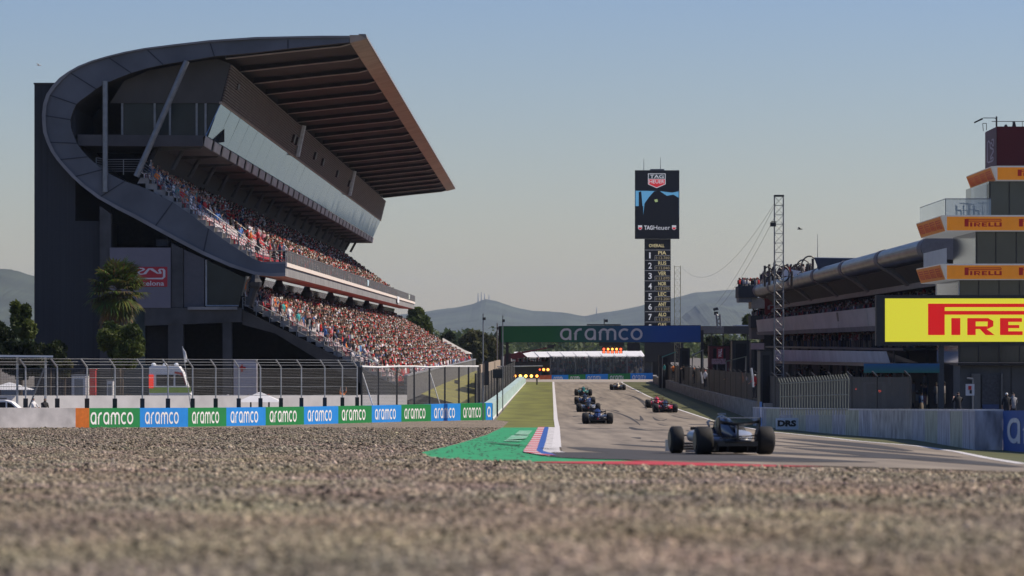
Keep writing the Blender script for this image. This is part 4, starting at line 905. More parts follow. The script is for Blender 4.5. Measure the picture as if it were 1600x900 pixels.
# ambulance van
def van():
    Y = 302; X0, X1 = PX(233, Y), PX(299, Y); z = g(Y); L = X1 - X0
    t = thing("ambulance", "white and yellow-green ambulance van parked under the palm tree", "van", (X0, Y, z))
    H = PZ(571, Y) - z
    prof = [(0, .35), (0, H * .97), (.25, H), (L * .70, H * .98), (L * .80, H * .86), (L * .93, H * .50), (L * .99, H * .42), (L, .35)]
    mb = MB(); mb.hexa([(X0 + a, Y, z + b) for a, b in prof], [(X0 + a, Y + 2, z + b) for a, b in prof]); mb.build("body", white, t)
    mb = MB(); mb.box(X0 + .02, X1 - .03, Y - .02, Y - .002, z + H * .46, z + H * .57); mb.build("stripe", mat("lime_stripe", (.42, .6, .08), .5, .1), t)
    mb = MB(); mb.poly([(X0 + a, Y - .015, z + b) for a, b in ((L * .62, H * .60), (L * .87, H * .60), (L * .79, H * .80), (L * .62, H * .82))]); mb.build("window", dark, t)
    mb = MB(); mb.poly([(X0 + a, Y - .015, z + b) for a, b in ((L * .17, H * .60), (L * .58, H * .60), (L * .58, H * .82), (L * .17, H * .82))]); mb.build("window", dark, t)
    mb = MB(); mb.poly([(X0 + a, Y - .015, z + b) for a, b in ((L * .60, H * .88), (L * .78, H * .86), (L * .88, H * .62), (L * .84, H * .62), (L * .74, H * .82), (L * .60, H * .84))]); mb.build("stripe", red, t)
    for a in (.18, .8):
        w_ = MB(); w_.tube((X0 + L * a, Y - .05, z + .38), (X0 + L * a, Y + .3, z + .38), .38, 14); w_.build("wheel", black, t)
    for a, r_ in ((.08, .13), (.35, .12), (.62, .12)):
        mb = MB(); mb.loft([[(X0 + L * a + math.cos(k * .785) * s_, Y + .9 + math.sin(k * .785) * s_, z + H + zz) for k in range(8)] for zz, s_ in ((-.02, r_ * 1.6), (.1, r_ * 1.5), (.2, r_ * .6))]); mb.build("beacon", mat("beacon_white", (.75, .78, .8), .2, .05), t)
    mb = MB(); mb.box(X0 - .02, X0 + .35, Y - .06, Y - .025, z + H * .55, z + H * .82); mb.build("tail_lamp", mat("lamp_red", (.8, .03, .02), .3, .05, emit=.6, emitcol=(1, .05, .02)), t)
van()
# parked car, bicycle
def parked_car():
    Y = 246; z = g(Y); X0, X1 = PX(-22, Y), PX(42, Y); t = thing("parked_car", "white estate car with roof rack behind the barrier at far left", "car", (X0, Y, z)); L = X1 - X0
    prof = [(0, .3), (0, 1.0), (.15, 1.55), (L * .45, 1.62), (L * .62, 1.5), (L * .82, 1.05), (L, .9), (L, .3)]
    mb = MB(); mb.hexa([(X0 + a, Y, z + b) for a, b in prof], [(X0 + a, Y + 1.7, z + b) for a, b in prof]); mb.build("body", white, t)
    mb = MB(); mb.poly([(X0 + a, Y - .012, z + b) for a, b in ((.25, 1.08), (L * .48, 1.08), (L * .48, 1.5), (.3, 1.48))]); mb.poly([(X0 + a, Y - .012, z + b) for a, b in ((L * .52, 1.08), (L * .74, 1.08), (L * .62, 1.4), (L * .52, 1.5))]); mb.build("window", dark, t)
    mb = MB(); mb.tube((X0 + .3, Y + .2, z + 1.72), (X0 + L * .5, Y + .2, z + 1.74), .04, 5); mb.tube((X0 + .4, Y + .2, z + 1.58), (X0 + .4, Y + .2, z + 1.73), .03, 4); mb.build("roof_rack", black, t)
    for a in (.2, .8):
        mb = MB(); mb.tube((X0 + L * a, Y - .03, z + .32), (X0 + L * a, Y + .25, z + .32), .32, 12); mb.build("wheel", black, t)
parked_car()
def bicycle():
    Y = 246; x, z = PX(48, Y), g(Y) + .12; t = thing("bicycle", "bicycle leaning behind the white barrier wall at far left", "bicycle", (x, Y, z))
    for dx in (0, 1.05):
        mb = MB(); c = [(x + dx + .34 * math.cos(a), Y, z + .36 + .34 * math.sin(a)) for a in [k * math.pi / 8 for k in range(17)]]; mb.path(c, .025, 4)
        for a in range(4): mb.tube((x + dx, Y, z + .36), c[a * 4], .008, 3)
        mb.build("wheel", black, t)
    mb = MB(); mb.path([(x, Y, z + .36), (x + .35, Y, z + .85), (x + .9, Y, z + .88), (x + .5, Y, z + .33), (x, Y, z + .36)], .02, 5); mb.path([(x + 1.05, Y, z + .36), (x + .88, Y, z + 1.0)], .02, 5); mb.build("frame", red, t)
    mb = MB(); mb.path([(x + .76, Y - .2, z + 1.02), (x + .88, Y, z + 1.0), (x + .76, Y + .2, z + 1.02)], .015, 4); mb.build("handlebar", grey, t); mb = MB(); mb.box(x + .22, x + .44, Y - .05, Y + .05, z + .92, z + .97); mb.tube((x + .35, Y, z + .8), (x + .33, Y, z + .93), .015, 4); mb.build("saddle", black, t)
bicycle()
for k, (px, Y, sh, tr, hr, kd, lb) in enumerate([(52, 252, "white", "dark trousers", "dark hair", "lean", "person in white top bending by the bicycle at far left"), (70, 250, "black", "dark trousers", "dark hair", "stand", "person in black beside the canopy post at far left"),
    (198, 298, "pink", "beige shorts", "brown hair", "stand", "person in pink top by the palm trunk behind the fence"), (203, 299, "white", "beige shorts", "dark hair", "stand", "person in white top next to the pink top behind the fence"), (218, 297, "white", "dark trousers", "dark hair", "stand", "person in white top between palm tree and ambulance"), (232, 298, "white", "dark trousers", "brown hair", "phone", "person in white top at the ambulance's left end"),
    (356, 300, "blue", "grey shorts", "a white cap", "stand", "person in blue top left of the red cross cabinet"), (388, 300, "red", "dark trousers", "dark hair", "stand", "person in red top in front of the red cross cabinet"), (396, 301, "red", "grey shorts", "dark hair", "stand", "second person in red top right of the red cross cabinet"), (420, 300, "red", "dark trousers", "a red cap", "stand", "person in red top and cap under the lower tier steps"), (535, 300, "orange", "beige shorts", "a white cap", "wave", "person in orange top with raised arms behind the fence near the dark posts")]):
    Yb = 298 if k > 1 else Y; person((PX(px, Y), Y, g(Y) + (0.35 if k in (10,) else .0)), kd, sh, tr, hr, random.uniform(-2.5, 0), lb)
t = thing("flag_pole", "white flag hanging from a leaning pole above the catch fence", "flag", tuple(P(299, 573, 270))); mb = MB(); mb.tube((PX(301, 270), 270, g(270)), P(285, 541, 270), .03, 5); mb.build("pole", lightgrey, t)
mb = MB(); mb.hexa([P(286, 544, 270), P(290, 550, 270), P(293, 564, 270.2), P(288, 568, 270.1)], [P(286.3, 544, 270.1), P(290.3, 550, 270.1), P(293.3, 564, 270.3), P(288.3, 568, 270.2)]); mb.build("cloth", white, t)

# ------------------------------------------------------------------ overhead banner with start lights
GYb = 577
t = thing("overhead_banner", "wide green to blue banner gantry spanning the straight with start lights beneath", "gantry", tuple(P(787, 597, GYb)))
mb = MB(); mb.hexa([P(779, 509.5, GYb), P(1095, 508, GYb), P(1095, 535, GYb), P(779, 535, GYb)], [P(779, 509.5, GYb + 1.5), P(1095, 508, GYb + 1.5), P(1095, 535, GYb + 1.5), P(779, 535, GYb + 1.5)]); mb.build("truss_box", dark, t)
def gradm():
    m = bpy.data.materials.new("banner_gradient"); m.use_nodes = True; n = m.node_tree.nodes; l = m.node_tree.links; b = n["Principled BSDF"]; b.inputs["Roughness"].default_value = .6
    tc = n.new("ShaderNodeTexCoord"); sp = n.new("ShaderNodeSeparateXYZ"); l.new(tc.outputs["Object"], sp.inputs[0]); mr = n.new("ShaderNodeMapRange"); mr.inputs[1].default_value = 0; mr.inputs[2].default_value = 29; l.new(sp.outputs[0], mr.inputs[0])
    rp = n.new("ShaderNodeValToRGB"); l.new(mr.outputs[0], rp.inputs[0]); e = rp.color_ramp.elements; e[0].position = .25; e[0].color = (.006, .14, .035, 1); e[1].position = .8; e[1].color = (.006, .085, .36, 1); x = e.new(.5); x.color = (.01, .09, .12, 1)
    l.new(rp.outputs[0], b.inputs["Base Color"]); return m
mb = MB(); mb.poly([P(783, 534.6, GYb - .03), P(1094.6, 534.6, GYb - .03), P(1094.6, 508.6, GYb - .03), P(783, 510, GYb - .03)]); pf = mb.build("banner_face", gradm(), t)
mb = MB(); o_ = P(875, 531.5, GYb - .04); put(mb, ARAM, o_, P(1004, 531.5, GYb - .04) - o_, P(875, 513, GYb - .04) - o_, .03); mb.build("lettering", mat("banner_letter", (.62, .64, .66), .6, .05), pf)
for px in (782, 792.5, 1097):
    mb = MB(); q = P(px, 520, GYb + .8); mb.box(q.x - .22, q.x + .22, q.y - .2, q.y + .2, g(GYb), q.z + .4); mb.build("post", black, t)
mb = MB(); q = P(944, 508, GYb + .5); mb.tube(q, P(944, 498, GYb + .5), .07, 5); mb.box(q.x + .1, q.x + .55, q.y, q.y + .4, q.z + .45, q.z + .85); mb.build("camera", black, t)
mb = MB(); mb.hexa([P(917, 506.5, GYb), P(970, 506.5, GYb), P(970, 508.4, GYb), P(917, 508.4, GYb)], [P(917, 506.5, GYb + 1), P(970, 506.5, GYb + 1), P(970, 508.4, GYb + 1), P(917, 508.4, GYb + 1)]); mb.build("top_tray", black, t)
def lamp_disc(mb, px, py, Y, r, m=0, n=12): q = P(px, py, Y); mb.hexa([q + Vector((math.cos(2 * math.pi * k / n) * r, 0, math.sin(2 * math.pi * k / n) * r)) for k in range(n)], [q + Vector((math.cos(2 * math.pi * k / n) * r, .1, math.sin(2 * math.pi * k / n) * r)) for k in range(n)], m)
lampA = mat("lamp_amber", (1, .35, .05), .4, .05, emit=3.2, emitcol=(1, .33, .06)); lampR = mat("lamp_red_lit", (1, .1, .03), .4, .05, emit=2.6, emitcol=(1, .10, .04)); lampY = mat("lamp_yellow", (1, .6, .1), .4, .05, emit=4.0, emitcol=(1, .55, .10))
mb = MB(); mb.hexa([P(936, 535.2, GYb - .2), P(975, 535.2, GYb - .2), P(975, 540.5, GYb - .2), P(936, 540.5, GYb - .2)], [P(936, 535.2, GYb + .4), P(975, 535.2, GYb + .4), P(975, 540.5, GYb + .4), P(936, 540.5, GYb + .4)]); mb.build("light_bracket", black, t)
for k in range(5):
    px = 943.6 + k * 6.6; mb = MB(); mb.hexa([P(px - 2.7, 540.7, GYb - .2), P(px + 2.7, 540.7, GYb - .2), P(px + 2.7, 552.2, GYb - .2), P(px - 2.7, 552.2, GYb - .2)], [P(px - 2.7, 540.7, GYb), P(px + 2.7, 540.7, GYb), P(px + 2.7, 552.2, GYb), P(px - 2.7, 552.2, GYb)]); h_ = mb.build("light_unit", black, t)
    for j, py in enumerate((545.5, 550)):
        mb = MB(); lamp_disc(mb, px, py, GYb - .32, .18); mb.build("lamp", lampR if j or k in (0, 4) else lampA, h_)
mb = MB(); mb.hexa([P(980, 535.5, GYb - .1), P(1000, 535.5, GYb - .1), P(1000, 548.5, GYb - .1), P(980, 548.5, GYb - .1)], [P(980, 535.5, GYb + .3), P(1000, 535.5, GYb + .3), P(1000, 548.5, GYb + .3), P(980, 548.5, GYb + .3)]); mb.build("dark_panel", black, t)
mb = MB(); mb.path([P(912.5, 535, GYb), P(912.5, 542, GYb), P(926, 542, GYb), P(926, 535, GYb)], .05, 4); mb.build("small_frame", grey, t)
# light board at the left of the straight
YL = 560
t = thing("light_board", "black signal board with five glowing amber lamps at the left of the straight", "signal board", tuple(P(815, 598, YL)))
mb = MB(); mb.hexa([P(801, 573.5, YL), P(842, 573.5, YL), P(842, 591, YL), P(801, 591, YL)], [P(801, 573.5, YL + .5), P(842, 573.5, YL + .5), P(842, 591, YL + .5), P(801, 591, YL + .5)]); mb.build("board", black, t)
for px in (804, 839):
    mb = MB(); mb.tube((PX(px, YL), YL + .2, 0), P(px, 590, YL + .2), .12, 6); mb.build("leg", black, t)
for k in range(5): mb = MB(); lamp_disc(mb, 804.5 + k * 8.6, 587.5, YL - .12, .21); mb.build("lamp", lampY if k in (1, 2, 3) else lampA, t)
t = thing("light_board", "smaller signal board with two amber lamps just right of the five-lamp board", "signal board", tuple(P(850, 598, YL + 6)))
mb = MB(); mb.hexa([P(795, 565, YL + 6), P(858.5, 565, YL + 6), P(858.5, 581, YL + 6), P(795, 581, YL + 6)], [P(795, 565, YL + 6.5), P(858.5, 565, YL + 6.5), P(858.5, 581, YL + 6.5), P(795, 581, YL + 6.5)]); mb.build("board", mat("board_dark", (.03, .03, .032), .8), t)
mb = MB(); mb.tube((PX(800, YL + 6), YL + 6.2, 0), P(800, 580, YL + 6.2), .15, 6); mb.build("leg", black, t)
for px, m_, r_ in ((849.5, lampA, .2), (856.2, lampA, .2), (843.5, lampR, .13)): mb = MB(); lamp_disc(mb, px, 577.5, YL + 5.88, r_); mb.build("lamp", m_, t)
mb = MB(); mb.tube(P(762, 573, 540), P(848, 571.8, 540), .09, 5); mb.tube((PX(764, 540), 540, 0), P(764, 573, 540), .1, 5); tag(mb.build("cantilever_bar", lightgrey), "long horizontal steel bar above the five-lamp board", "bar")

# ------------------------------------------------------------------ far end of the straight
YF = 640
t = thing("far_barrier", "distant curved barrier of blue and green panels closing the end of the straight", "barrier", tuple(P(860, 600, YF)))
cols = [((843, 862), mat("far_orange", (.55, .12, .04), .6)), ((862, 888), bAram), ((888, 915), gAram), ((915, 950), bAram), ((950, 985), gAram), ((985, 1020), bAram)]
def fb(px): return YF + (px - 843) * .02, 597.5 - (px - 843) * .018, 586.5 - (px - 843) * .022
for (a, b), m_ in cols:
    Ya, ba, ta = fb(a); Yb, bb_, tb = fb(b); mb = MB(); mb.hexa([P(a, ba + 1.2, Ya), P(b - .05, bb_ + 1.2, Yb), P(b - .05, bb_ + 1.2, Yb + .8), P(a, ba + 1.2, Ya + .8)], [P(a, ta, Ya), P(b - .05, tb, Yb), P(b - .05, tb, Yb + .8), P(a, ta, Ya + .8)]); p = mb.build("panel", m_, t)
    if a > 850: mb = MB(); o_ = P(a + 3, ba - 2, Ya - .02); put(mb, ARAM, o_, P(b - 4, bb_ - 2, Yb - .02) - o_, P(a + 3, ba - 8.5, Ya - .02) - o_, .02); mb.build("lettering", lettermat, p)
strip("sand_run_off", 600, YF + 1, lambda Y: PX(800, Y), lambda Y: PX(1030, Y), 0.03, mat("sandy_run_off", (.34, .30, .25), .9, .15, .4))
t = thing("far_fence", "grey catch fence behind the distant barrier", "fence", tuple(P(845, 590, YF + 2))); nm_ = MB(); nm_.poly([P(858, 588, YF + 2), P(1020, 586, YF + 5), P(1020, 556, YF + 5), P(858, 556, YF + 2)], 0, [(0, 0), (17, 0), (17, 3.3), (0, 3.3)]); nm_.build("netting", mesh_mat("far_netting", (.10, .11, .11), .10, .032), t)
for k in range(9): mb = MB(); px = 860 + k * 19.8; mb.tube(P(px, 590, YF + 2.3 + k * .35), P(px, 556, YF + 2.3 + k * .35), .07, 5); mb.build("post", grey, t)
t = thing("canopy_stand", "distant grandstand under a long white tent roof at the end of the straight", "grandstand", tuple(P(803, 597, 690)))
mb = MB(); mb.hexa([P(803, 551, 690), P(1002, 549.5, 690), P(1008, 557.5, 682), P(815, 558, 682)], [P(803, 549.8, 700), P(1002, 548, 700), P(1008, 556.6, 700), P(815, 557, 700)]); rf_ = mb.build("canopy_roof", white, t)
mb = MB()
for k in range(10):
    px = 822 + k * 20; mb.tube(P(px, 557.6, 681.8), P(px - 7, 550.6, 689.9), .07, 4)
mb.build("roof_seam", mat("canopy_seam", (.5, .5, .5), .7), rf_)
for k in range(8): mb = MB(); px = 818 + k * 27; mb.tube(P(px, 596, 684), P(px, 557.8, 684), .11, 5); mb.build("post", grey, t)
mb = MB(); mb.hexa([P(800, 584, 688), P(1015, 584, 688), P(1015, 598, 688), P(800, 598, 688)], [P(800, 562, 702), P(1015, 562, 702), P(1015, 598, 702), P(800, 598, 702)]); mb.build("seating_bank", mat("far_bank", (.06, .063, .066), .9, .3, .6), t)
mb = MB(); mb.poly([P(800, 560, 703), P(1015, 560, 703), P(1015, 598, 703), P(800, 598, 703)]); mb.build("back_wall", mat("far_backwall", (.05, .052, .055), .9, .3), t)
pts_ = []
for r_ in range(7):
    for k in range(46):
        if random.random() < .6: q = P(803 + k * 4.6 + random.uniform(-1, 1), 583.5 - r_ * 3.2, 688.5 + r_ * 1.9); pts_.append(tuple(q - Vector((0, 0, .6))))
crowd("crowd", pts_, [-1.5] * len(pts_), "distant spectators under the long white tent roof")
t = thing("telescopic_crane", "dark red telescopic boom reaching out above the white tent roof", "crane", tuple(P(795, 597, 650)))
mb = MB(); mb.tube(P(790, 556, 650), P(858, 543, 650), .2, 6, .12); mb.build("boom", mat("crane_red", (.20, .03, .03), .6, .2), t); mb = MB(); mb.box(PX(855, 650), PX(865, 650), 649, 651, PZ(544, 650), PZ(539, 650)); mb.tube(P(864, 541, 650), P(868, 538, 650), .15, 5); mb.build("basket", black, t)
mb = MB(); mb.hexa([P(786, 600, 649), P(800, 600, 649), P(798, 552, 649), P(788, 553, 649)], [P(786, 600, 652), P(800, 600, 652), P(798, 552, 652), P(788, 553, 652)]); mb.build("base", mat("crane_base", (.08, .03, .03), .7), t)
mb = MB(); mb.hexa([P(795, 556, 672), P(812, 549, 672), P(824, 558, 672), P(800, 561, 672)], [P(795, 556, 676), P(812, 549, 676), P(824, 558, 676), P(800, 561, 676)]); mb.tube(P(808, 560, 674), (PX(808, 674), 674, 0), .3, 5); tag(mb.build("red_marquee", mat("marquee_red", (.16, .03, .04), .8)), "dark red marquee peak beside the left end of the white tent roof", "marquee")
# white marquee near the lower stand
t = thing("white_marquee", "cream peaked marquee behind the far end of the lower stand", "marquee", tuple(P(715, 560, 700)))
mb = MB(); pk = P(692, 528, 700); rg = [P(684, 552, 697), P(737, 553, 697), P(738, 552, 712), P(686, 550, 712)]
mid = [P(700, 533, 700), P(716, 543, 700), P(728, 550, 700)]
mb.poly([rg[0], rg[1], mid[1], mid[0], pk]); mb.poly([rg[1], rg[2], mid[1]]); mb.poly([rg[2], rg[3], pk, mid[0], mid[1]]); mb.poly([rg[3], rg[0], pk]); mb.build("canvas_roof", mat("cream_canvas", (.75, .70, .60), .8, .05), t)
for px in (685, 710, 737): mb = MB(); mb.tube((PX(px, 698), 698, 0), P(px, 552, 698), .1, 5); mb.build("pole", grey, t)

# ------------------------------------------------------------------ timing tower
YT = 650
t = thing("timing_tower", "tall black timing tower with a video screen above a column of numbers", "tower", (PX(1027, YT), YT, 0))
def tb(nm, x0, x1, y0, y1, Y, d, m, parent=t): mb = MB(); mb.hexa([P(x0, y1, Y), P(x1, y1, Y), P(x1, y0, Y), P(x0, y0, Y)], [P(x0, y1, Y + d), P(x1, y1, Y + d), P(x1, y0, Y + d), P(x0, y0, Y + d)]); return mb.build(nm, m, parent)
tbl = mat("tower_black", (.012, .013, .016), .5, .1)
tb("column", 1007, 1048, 373.5, 600, YT, 4, tbl); hd = tb("screen_head", 992, 1061.5, 266, 373.4, YT - .6, 5, tbl)
picm = bpy.data.materials.new("screen_picture"); picm.use_nodes = True; n_ = picm.node_tree.nodes; b_ = n_["Principled BSDF"]; b_.inputs["Base Color"].default_value = (.02, .05, .09, 1); b_.inputs["Emission Color"].default_value = (.10, .30, .52, 1); b_.inputs["Emission Strength"].default_value = .75
pn = tb("video_screen", 993, 1060.5, 296, 336, YT - .66, .05, picm, hd)
mb = MB()
def spoly(pts, k): mb.poly([P(a, b, YT - .68 - k * .004) for a, b in reversed(pts)])
spoly([(1005, 336), (1007, 318), (1014, 308), (1022, 299), (1030, 298), (1042, 306), (1052, 304), (1060.4, 309), (1060.4, 336)], 0); spoly([(993, 336), (993, 322), (1005, 322), (1005, 336)], 1); spoly([(998, 300), (1002, 299), (1004, 323), (998, 323)], 2); spoly([(993.2, 296), (1060.4, 296), (1060.4, 299), (1050, 301), (1030, 298.5), (993.2, 298)], 3)
mb.build("dark_shapes", tbl, pn)
mb = MB(); spoly([(1022, 312), (1027, 311), (1028, 315), (1024, 316)], 6); mb.build("bright_spot", mat("screen_green", (.3, .4, .15), .5, emit=.5, emitcol=(.4, .5, .2)), pn)
YTf = YT - .64; wl = mat("tower_white", (.7, .7, .7), .5, .03, emit=.28, emitcol=(.9, .9, .9)); wr2 = mat("tower_red", (.7, .03, .04), .5, .03, emit=.35, emitcol=(.8, .05, .06)); wgr = mat("tower_green", (.05, .3, .15), .5, emit=.25, emitcol=(.08, .4, .2)); wy = mat("tower_yellow", (.7, .6, .3), .5, .03, emit=.35, emitcol=(.85, .72, .38))
def tt(s, x0, x1, y0, y1, m, Y=YTf, parent=hd, bold=.015, nm="lettering", off=.03): mb = MB(); o_ = P(x0, y1, Y); put(mb, T(s, bold), o_, P(x1, y1, Y) - o_, P(x0, y0, Y) - o_, off); return mb.build(nm, m, parent)
def tpoly(pts, m, nm, off, parent=hd): mb = MB(); mb.poly([P(a, b, YTf - off) for a, b in reversed(pts)]); return mb.build(nm, m, parent)
tpoly([(1012.5, 271), (1040, 271), (1040, 288), (1026, 294), (1012.5, 288)], wl, "shield", .005)
tpoly([(1013.6, 272), (1038.9, 272), (1038.9, 279.3), (1013.6, 279.3)], mat("shield_dark", (.02, .06, .06), .5), "shield", .012); tpoly([(1013.6, 280.2), (1038.9, 280.2), (1038.9, 287.5), (1026, 292.8), (1013.6, 287.5)], wr2, "shield", .012)
tt("TAG", 1015.5, 1037, 273, 278.5, wl); tt("HEUER", 1014.6, 1038, 281.2, 286.6, wl)
tt("TAG", 1006.5, 1020, 352.3, 359, wl, bold=.03); tt("Heuer", 1021, 1047, 352.3, 359, wl, bold=.0)
for x in (997, 1050): tpoly([(x, 352), (x + 6.4, 352), (x + 6.4, 357.5), (x + 3.2, 359.5), (x, 357.5)], wl, "shield", .005); tpoly([(x + .6, 355.3), (x + 5.8, 355.3), (x + 5.8, 357.2), (x + 3.2, 359), (x + .6, 357.2)], wr2, "shield", .012)
YC = YT - .03; colp = [o for o in t.children if o.name.startswith("column")][0]
tt("OVERALL", 1014, 1038, 381.3, 386.3, wy, YC, colp)
rows = [("1", "PIA", "1:12.760"), ("2", "RUS", "1:13.040"), ("3", "VER", "1:13.070"), ("4", "NOR", "1:13.070"), ("5", "LEC", "1:13.200"), ("6", "ANT", "1:13.202"), ("7", "ALO", "1:13.301"), ("8", "GAS", "1:13.207"), ("9", "HAD", "1:13.310")]
lnm = MB()
for k, (a, b, c) in enumerate(rows):
    y0 = 390.3 + k * 16.05
    for xa, ya, xb, yb in ((1008, y0, 1047.4, y0 + .7), (1023, y0 + 9, 1023.6, y0 + 15.6), (1023.8, y0 + 8.6, 1047.2, y0 + 9.2)): lnm.poly([P(xa, yb, YC - .02), P(xb, yb, YC - .02), P(xb, ya, YC - .02), P(xa, ya, YC - .02)])
    tt(a, 1013 if a != "1" else 1014.2, 1018.5 if a != "1" else 1016.6, y0 + 4, y0 + 13.4, wl, YC, colp, nm="digit"); tt(b, 1028.5, 1041, y0 + 1.9, y0 + 7.6, wy, YC, colp); tt(c, 1025, 1046, y0 + 10.4, y0 + 14.6, mat("tower_dimyellow", (.55, .45, .25), .5, emit=.2, emitcol=(.8, .65, .35)), YC, colp, 0)
lnm.build("divider_lines", mat("tower_grey", (.4, .4, .4), .5, emit=.12, emitcol=(.8, .8, .8)), colp)
tb("lower_board", 1008, 1068, 536, 566, YT - 6, 2, tbl)
for px, y1 in ((1006, 248), (1032, 246)): mb = MB(); mb.tube(P(px, 266, YT), P(px, y1, YT), .06, 5, .03); mb.build("antenna", grey, t)
mb = MB(); mb.box(PX(1016, YT), PX(1038, YT), YT, YT + 1, PZ(266, YT) + .01, PZ(264, YT)); mb.build("roof_unit", grey, t)

# ------------------------------------------------------------------ lattice masts and cables
def lattice(px0, px1, top, bot, Y, m, lb, extra=None, step=None):
    w_ = PX(px1, Y) - PX(px0, Y); x0 = PX(px0, Y); z0, z1 = PZ(bot, Y), PZ(top, Y); t = thing("lattice_mast", lb, "mast", (x0, Y, z0), "lattice masts")
    mb = MB(); C4 = [(x0, Y), (x0 + w_, Y), (x0 + w_, Y + w_), (x0, Y + w_)]
    for x, y in C4: mb.tube((x, y, z0), (x, y, z1), .028 * max(1, w_), 5)
    mb.build("chords", m, t); mb = MB(); z = z0; s_ = step or w_ * 1.05; k = 0
    while z + s_ < z1 + .01:
        for i in range(4):
            a, b = C4[i], C4[(i + 1) % 4]; (p_, q_) = ((a, b) if k % 2 else (b, a)); mb.tube((*p_, z), (*q_, z + s_), .017 * max(1, w_), 4); mb.tube((*a, z + s_), (*b, z + s_), .018 * max(1, w_), 3)
        z += s_; k += 1
    mb.build("bracing", m, t); return t
m1 = lattice(1210.5, 1224.5, 305, 600, 300, grey, "tall steel lattice mast rising in front of the pit building")
mb = MB(); mb.box(PX(1203.5, 300), PX(1212, 300), 299.6, 300.2, PZ(354, 300), PZ(347.5, 300)); mb.tube(P(1205, 346, 300), P(1213, 346, 300), .03, 4); mb.build("floodlight", black, m1)
mb = MB(); mb.box(PX(1210, 300), PX(1225, 300), 299.9, 300.8, PZ(307, 300), PZ(304.5, 300)); mb.build("top_plate", black, m1)
lattice(1054, 1063.5, 415, 596, 600, mat("green_mast", (.20, .21, .13), .6, .2), "shorter green lattice mast just right of the timing tower")
def cable(a, b, sag, lb, r=.03, n=16):
    a, b = Vector(a), Vector(b); pts = [a + (b - a) * (k / n) - Vector((0, 0, sag * 4 * (k / n) * (1 - k / n))) for k in range(n + 1)]
    mb = MB(); mb.path(pts, r, 4); tag(mb.build("guy_cable", grey), lb, "cable", "cables of the tall mast")
cable(P(1210, 318, 300), P(1065, 417, 600), 3.4, "long sagging cable from the tall mast top to the green mast", .014)
cable(P(1210, 322, 300), P(1118, 476, 520), .6, "upper of two taut cables running down left from the tall mast", .015); cable(P(1210, 340, 300), P(1124, 480, 520), .6, "lower of two taut cables running down left from the tall mast", .015)

# ------------------------------------------------------------------ right side: pit wall
def rfoot(Y): return Vector((rw(Y), Y, g(Y)))
def rwallseg(mb, Y0, Y1, h, th=.6, lo=-.15, lean=0.0, inset=0.0):
    a, b = rfoot(Y0), rfoot(Y1); d = (b - a).normalized(); nrm = Vector((d.y, -d.x, 0)); up = Vector((0, 0, 1)); a = a + nrm * inset; b = b + nrm * inset
    return mb.hexa([a + up * lo, a + nrm * th + up * lo, b + nrm * th + up * lo, b + up * lo], [a + up * h, a + nrm * th + up * h, b + nrm * th + up * h, b + up * h])
mb = MB(); Yj = Yof(665); Y = Yj
cwm = mat("pit_wall_concrete", (.24, .23, .215), .9, .3, .9, .15, stretch=(1, .5, 2))
while Y < 600:
    rwallseg(mb, Y, min(Y + 5.9, 600), 1.12 + .3 * max(0, min(1, (420 - Y) / 170))); Y += 6
tag(mb.build("pit_wall", cwm), "long grey concrete pit wall along the right side of the straight", "wall")
pad = thing("padded_wall", "line of faded blue and green padded barrier blocks on the inside of the corner", "barrier", tuple(rfoot(Yof(690))))
pY = [Yj - .05]
pxs = np.linspace(1196, 1567, 18); pYs = [Yof(interp([(c, r) for r, c in RWALL], p)) for p in pxs]
pm = [mat("faded_blue_pad", (.33, .345, .39), .85, .5, 1.8, .2, stretch=(2, 2, .6)), mat("faded_green_pad", (.33, .355, .29), .85, .5, 1.8, .2, stretch=(2, 2, .6)), mat("faded_grey_pad", (.36, .365, .37), .85, .4, 1.4, .2)]
for k in range(17):
    mb = MB(); rwallseg(mb, pYs[k], pYs[k + 1] + .03, 1.13 + .03 * random.random(), .8); p = mb.build("pad", pm[(k % 2) if random.random() < .8 else 2], pad)
    mb = MB(); rwallseg(mb, pYs[k], pYs[k + 1] + .05, .06, .85, 0, inset=-.03)
    for v in mb.v: pass
    mb.v = [(x, y, z + 1.13) for x, y, z in mb.v]; mb.build("top_strip", mat("pad_top", (.50, .50, .51), .7, .2, 2), pad)
    a, b = rfoot(pYs[k]), rfoot(pYs[k + 1]); mb = MB(); o_ = b + (a - b) * .2 + Vector((0, 0, .32)); 
    d = (a - b).normalized(); q_ = []; 
    for j in range(5): q_.append([(j * .2 + .04, 0), (j * .2 + .12, 0), (j * .2 + .12, 1), (j * .2 + .04, 1)])
    put(mb, q_, o_, (a - b) * .6, Vector((0, 0, .42)), .01); mb.build("faded_print", mat("faded_print", (.44, .46, .47), .85, .4, 2), pad)
Yb0, Yb1 = pYs[-1], 70
mb = MB(); rwallseg(mb, 92, Yb0 - .05, 1.15, .8); p = mb.build("pad", mat("royal_blue_pad", (.02, .08, .30), .7, .1, 1.5), pad); p["label"] = "deep blue padded block lettered in white"
a, b = rfoot(Yb0 - .2), rfoot(92); mb = MB(); put(mb, ARAM, a + (b - a) * .04 + Vector((0, 0, .22)), (b - a) * .9, Vector((0, 0, .72)), .012); mb.build("lettering", mat("pad_letter", (.55, .58, .62), .7, .1), p)
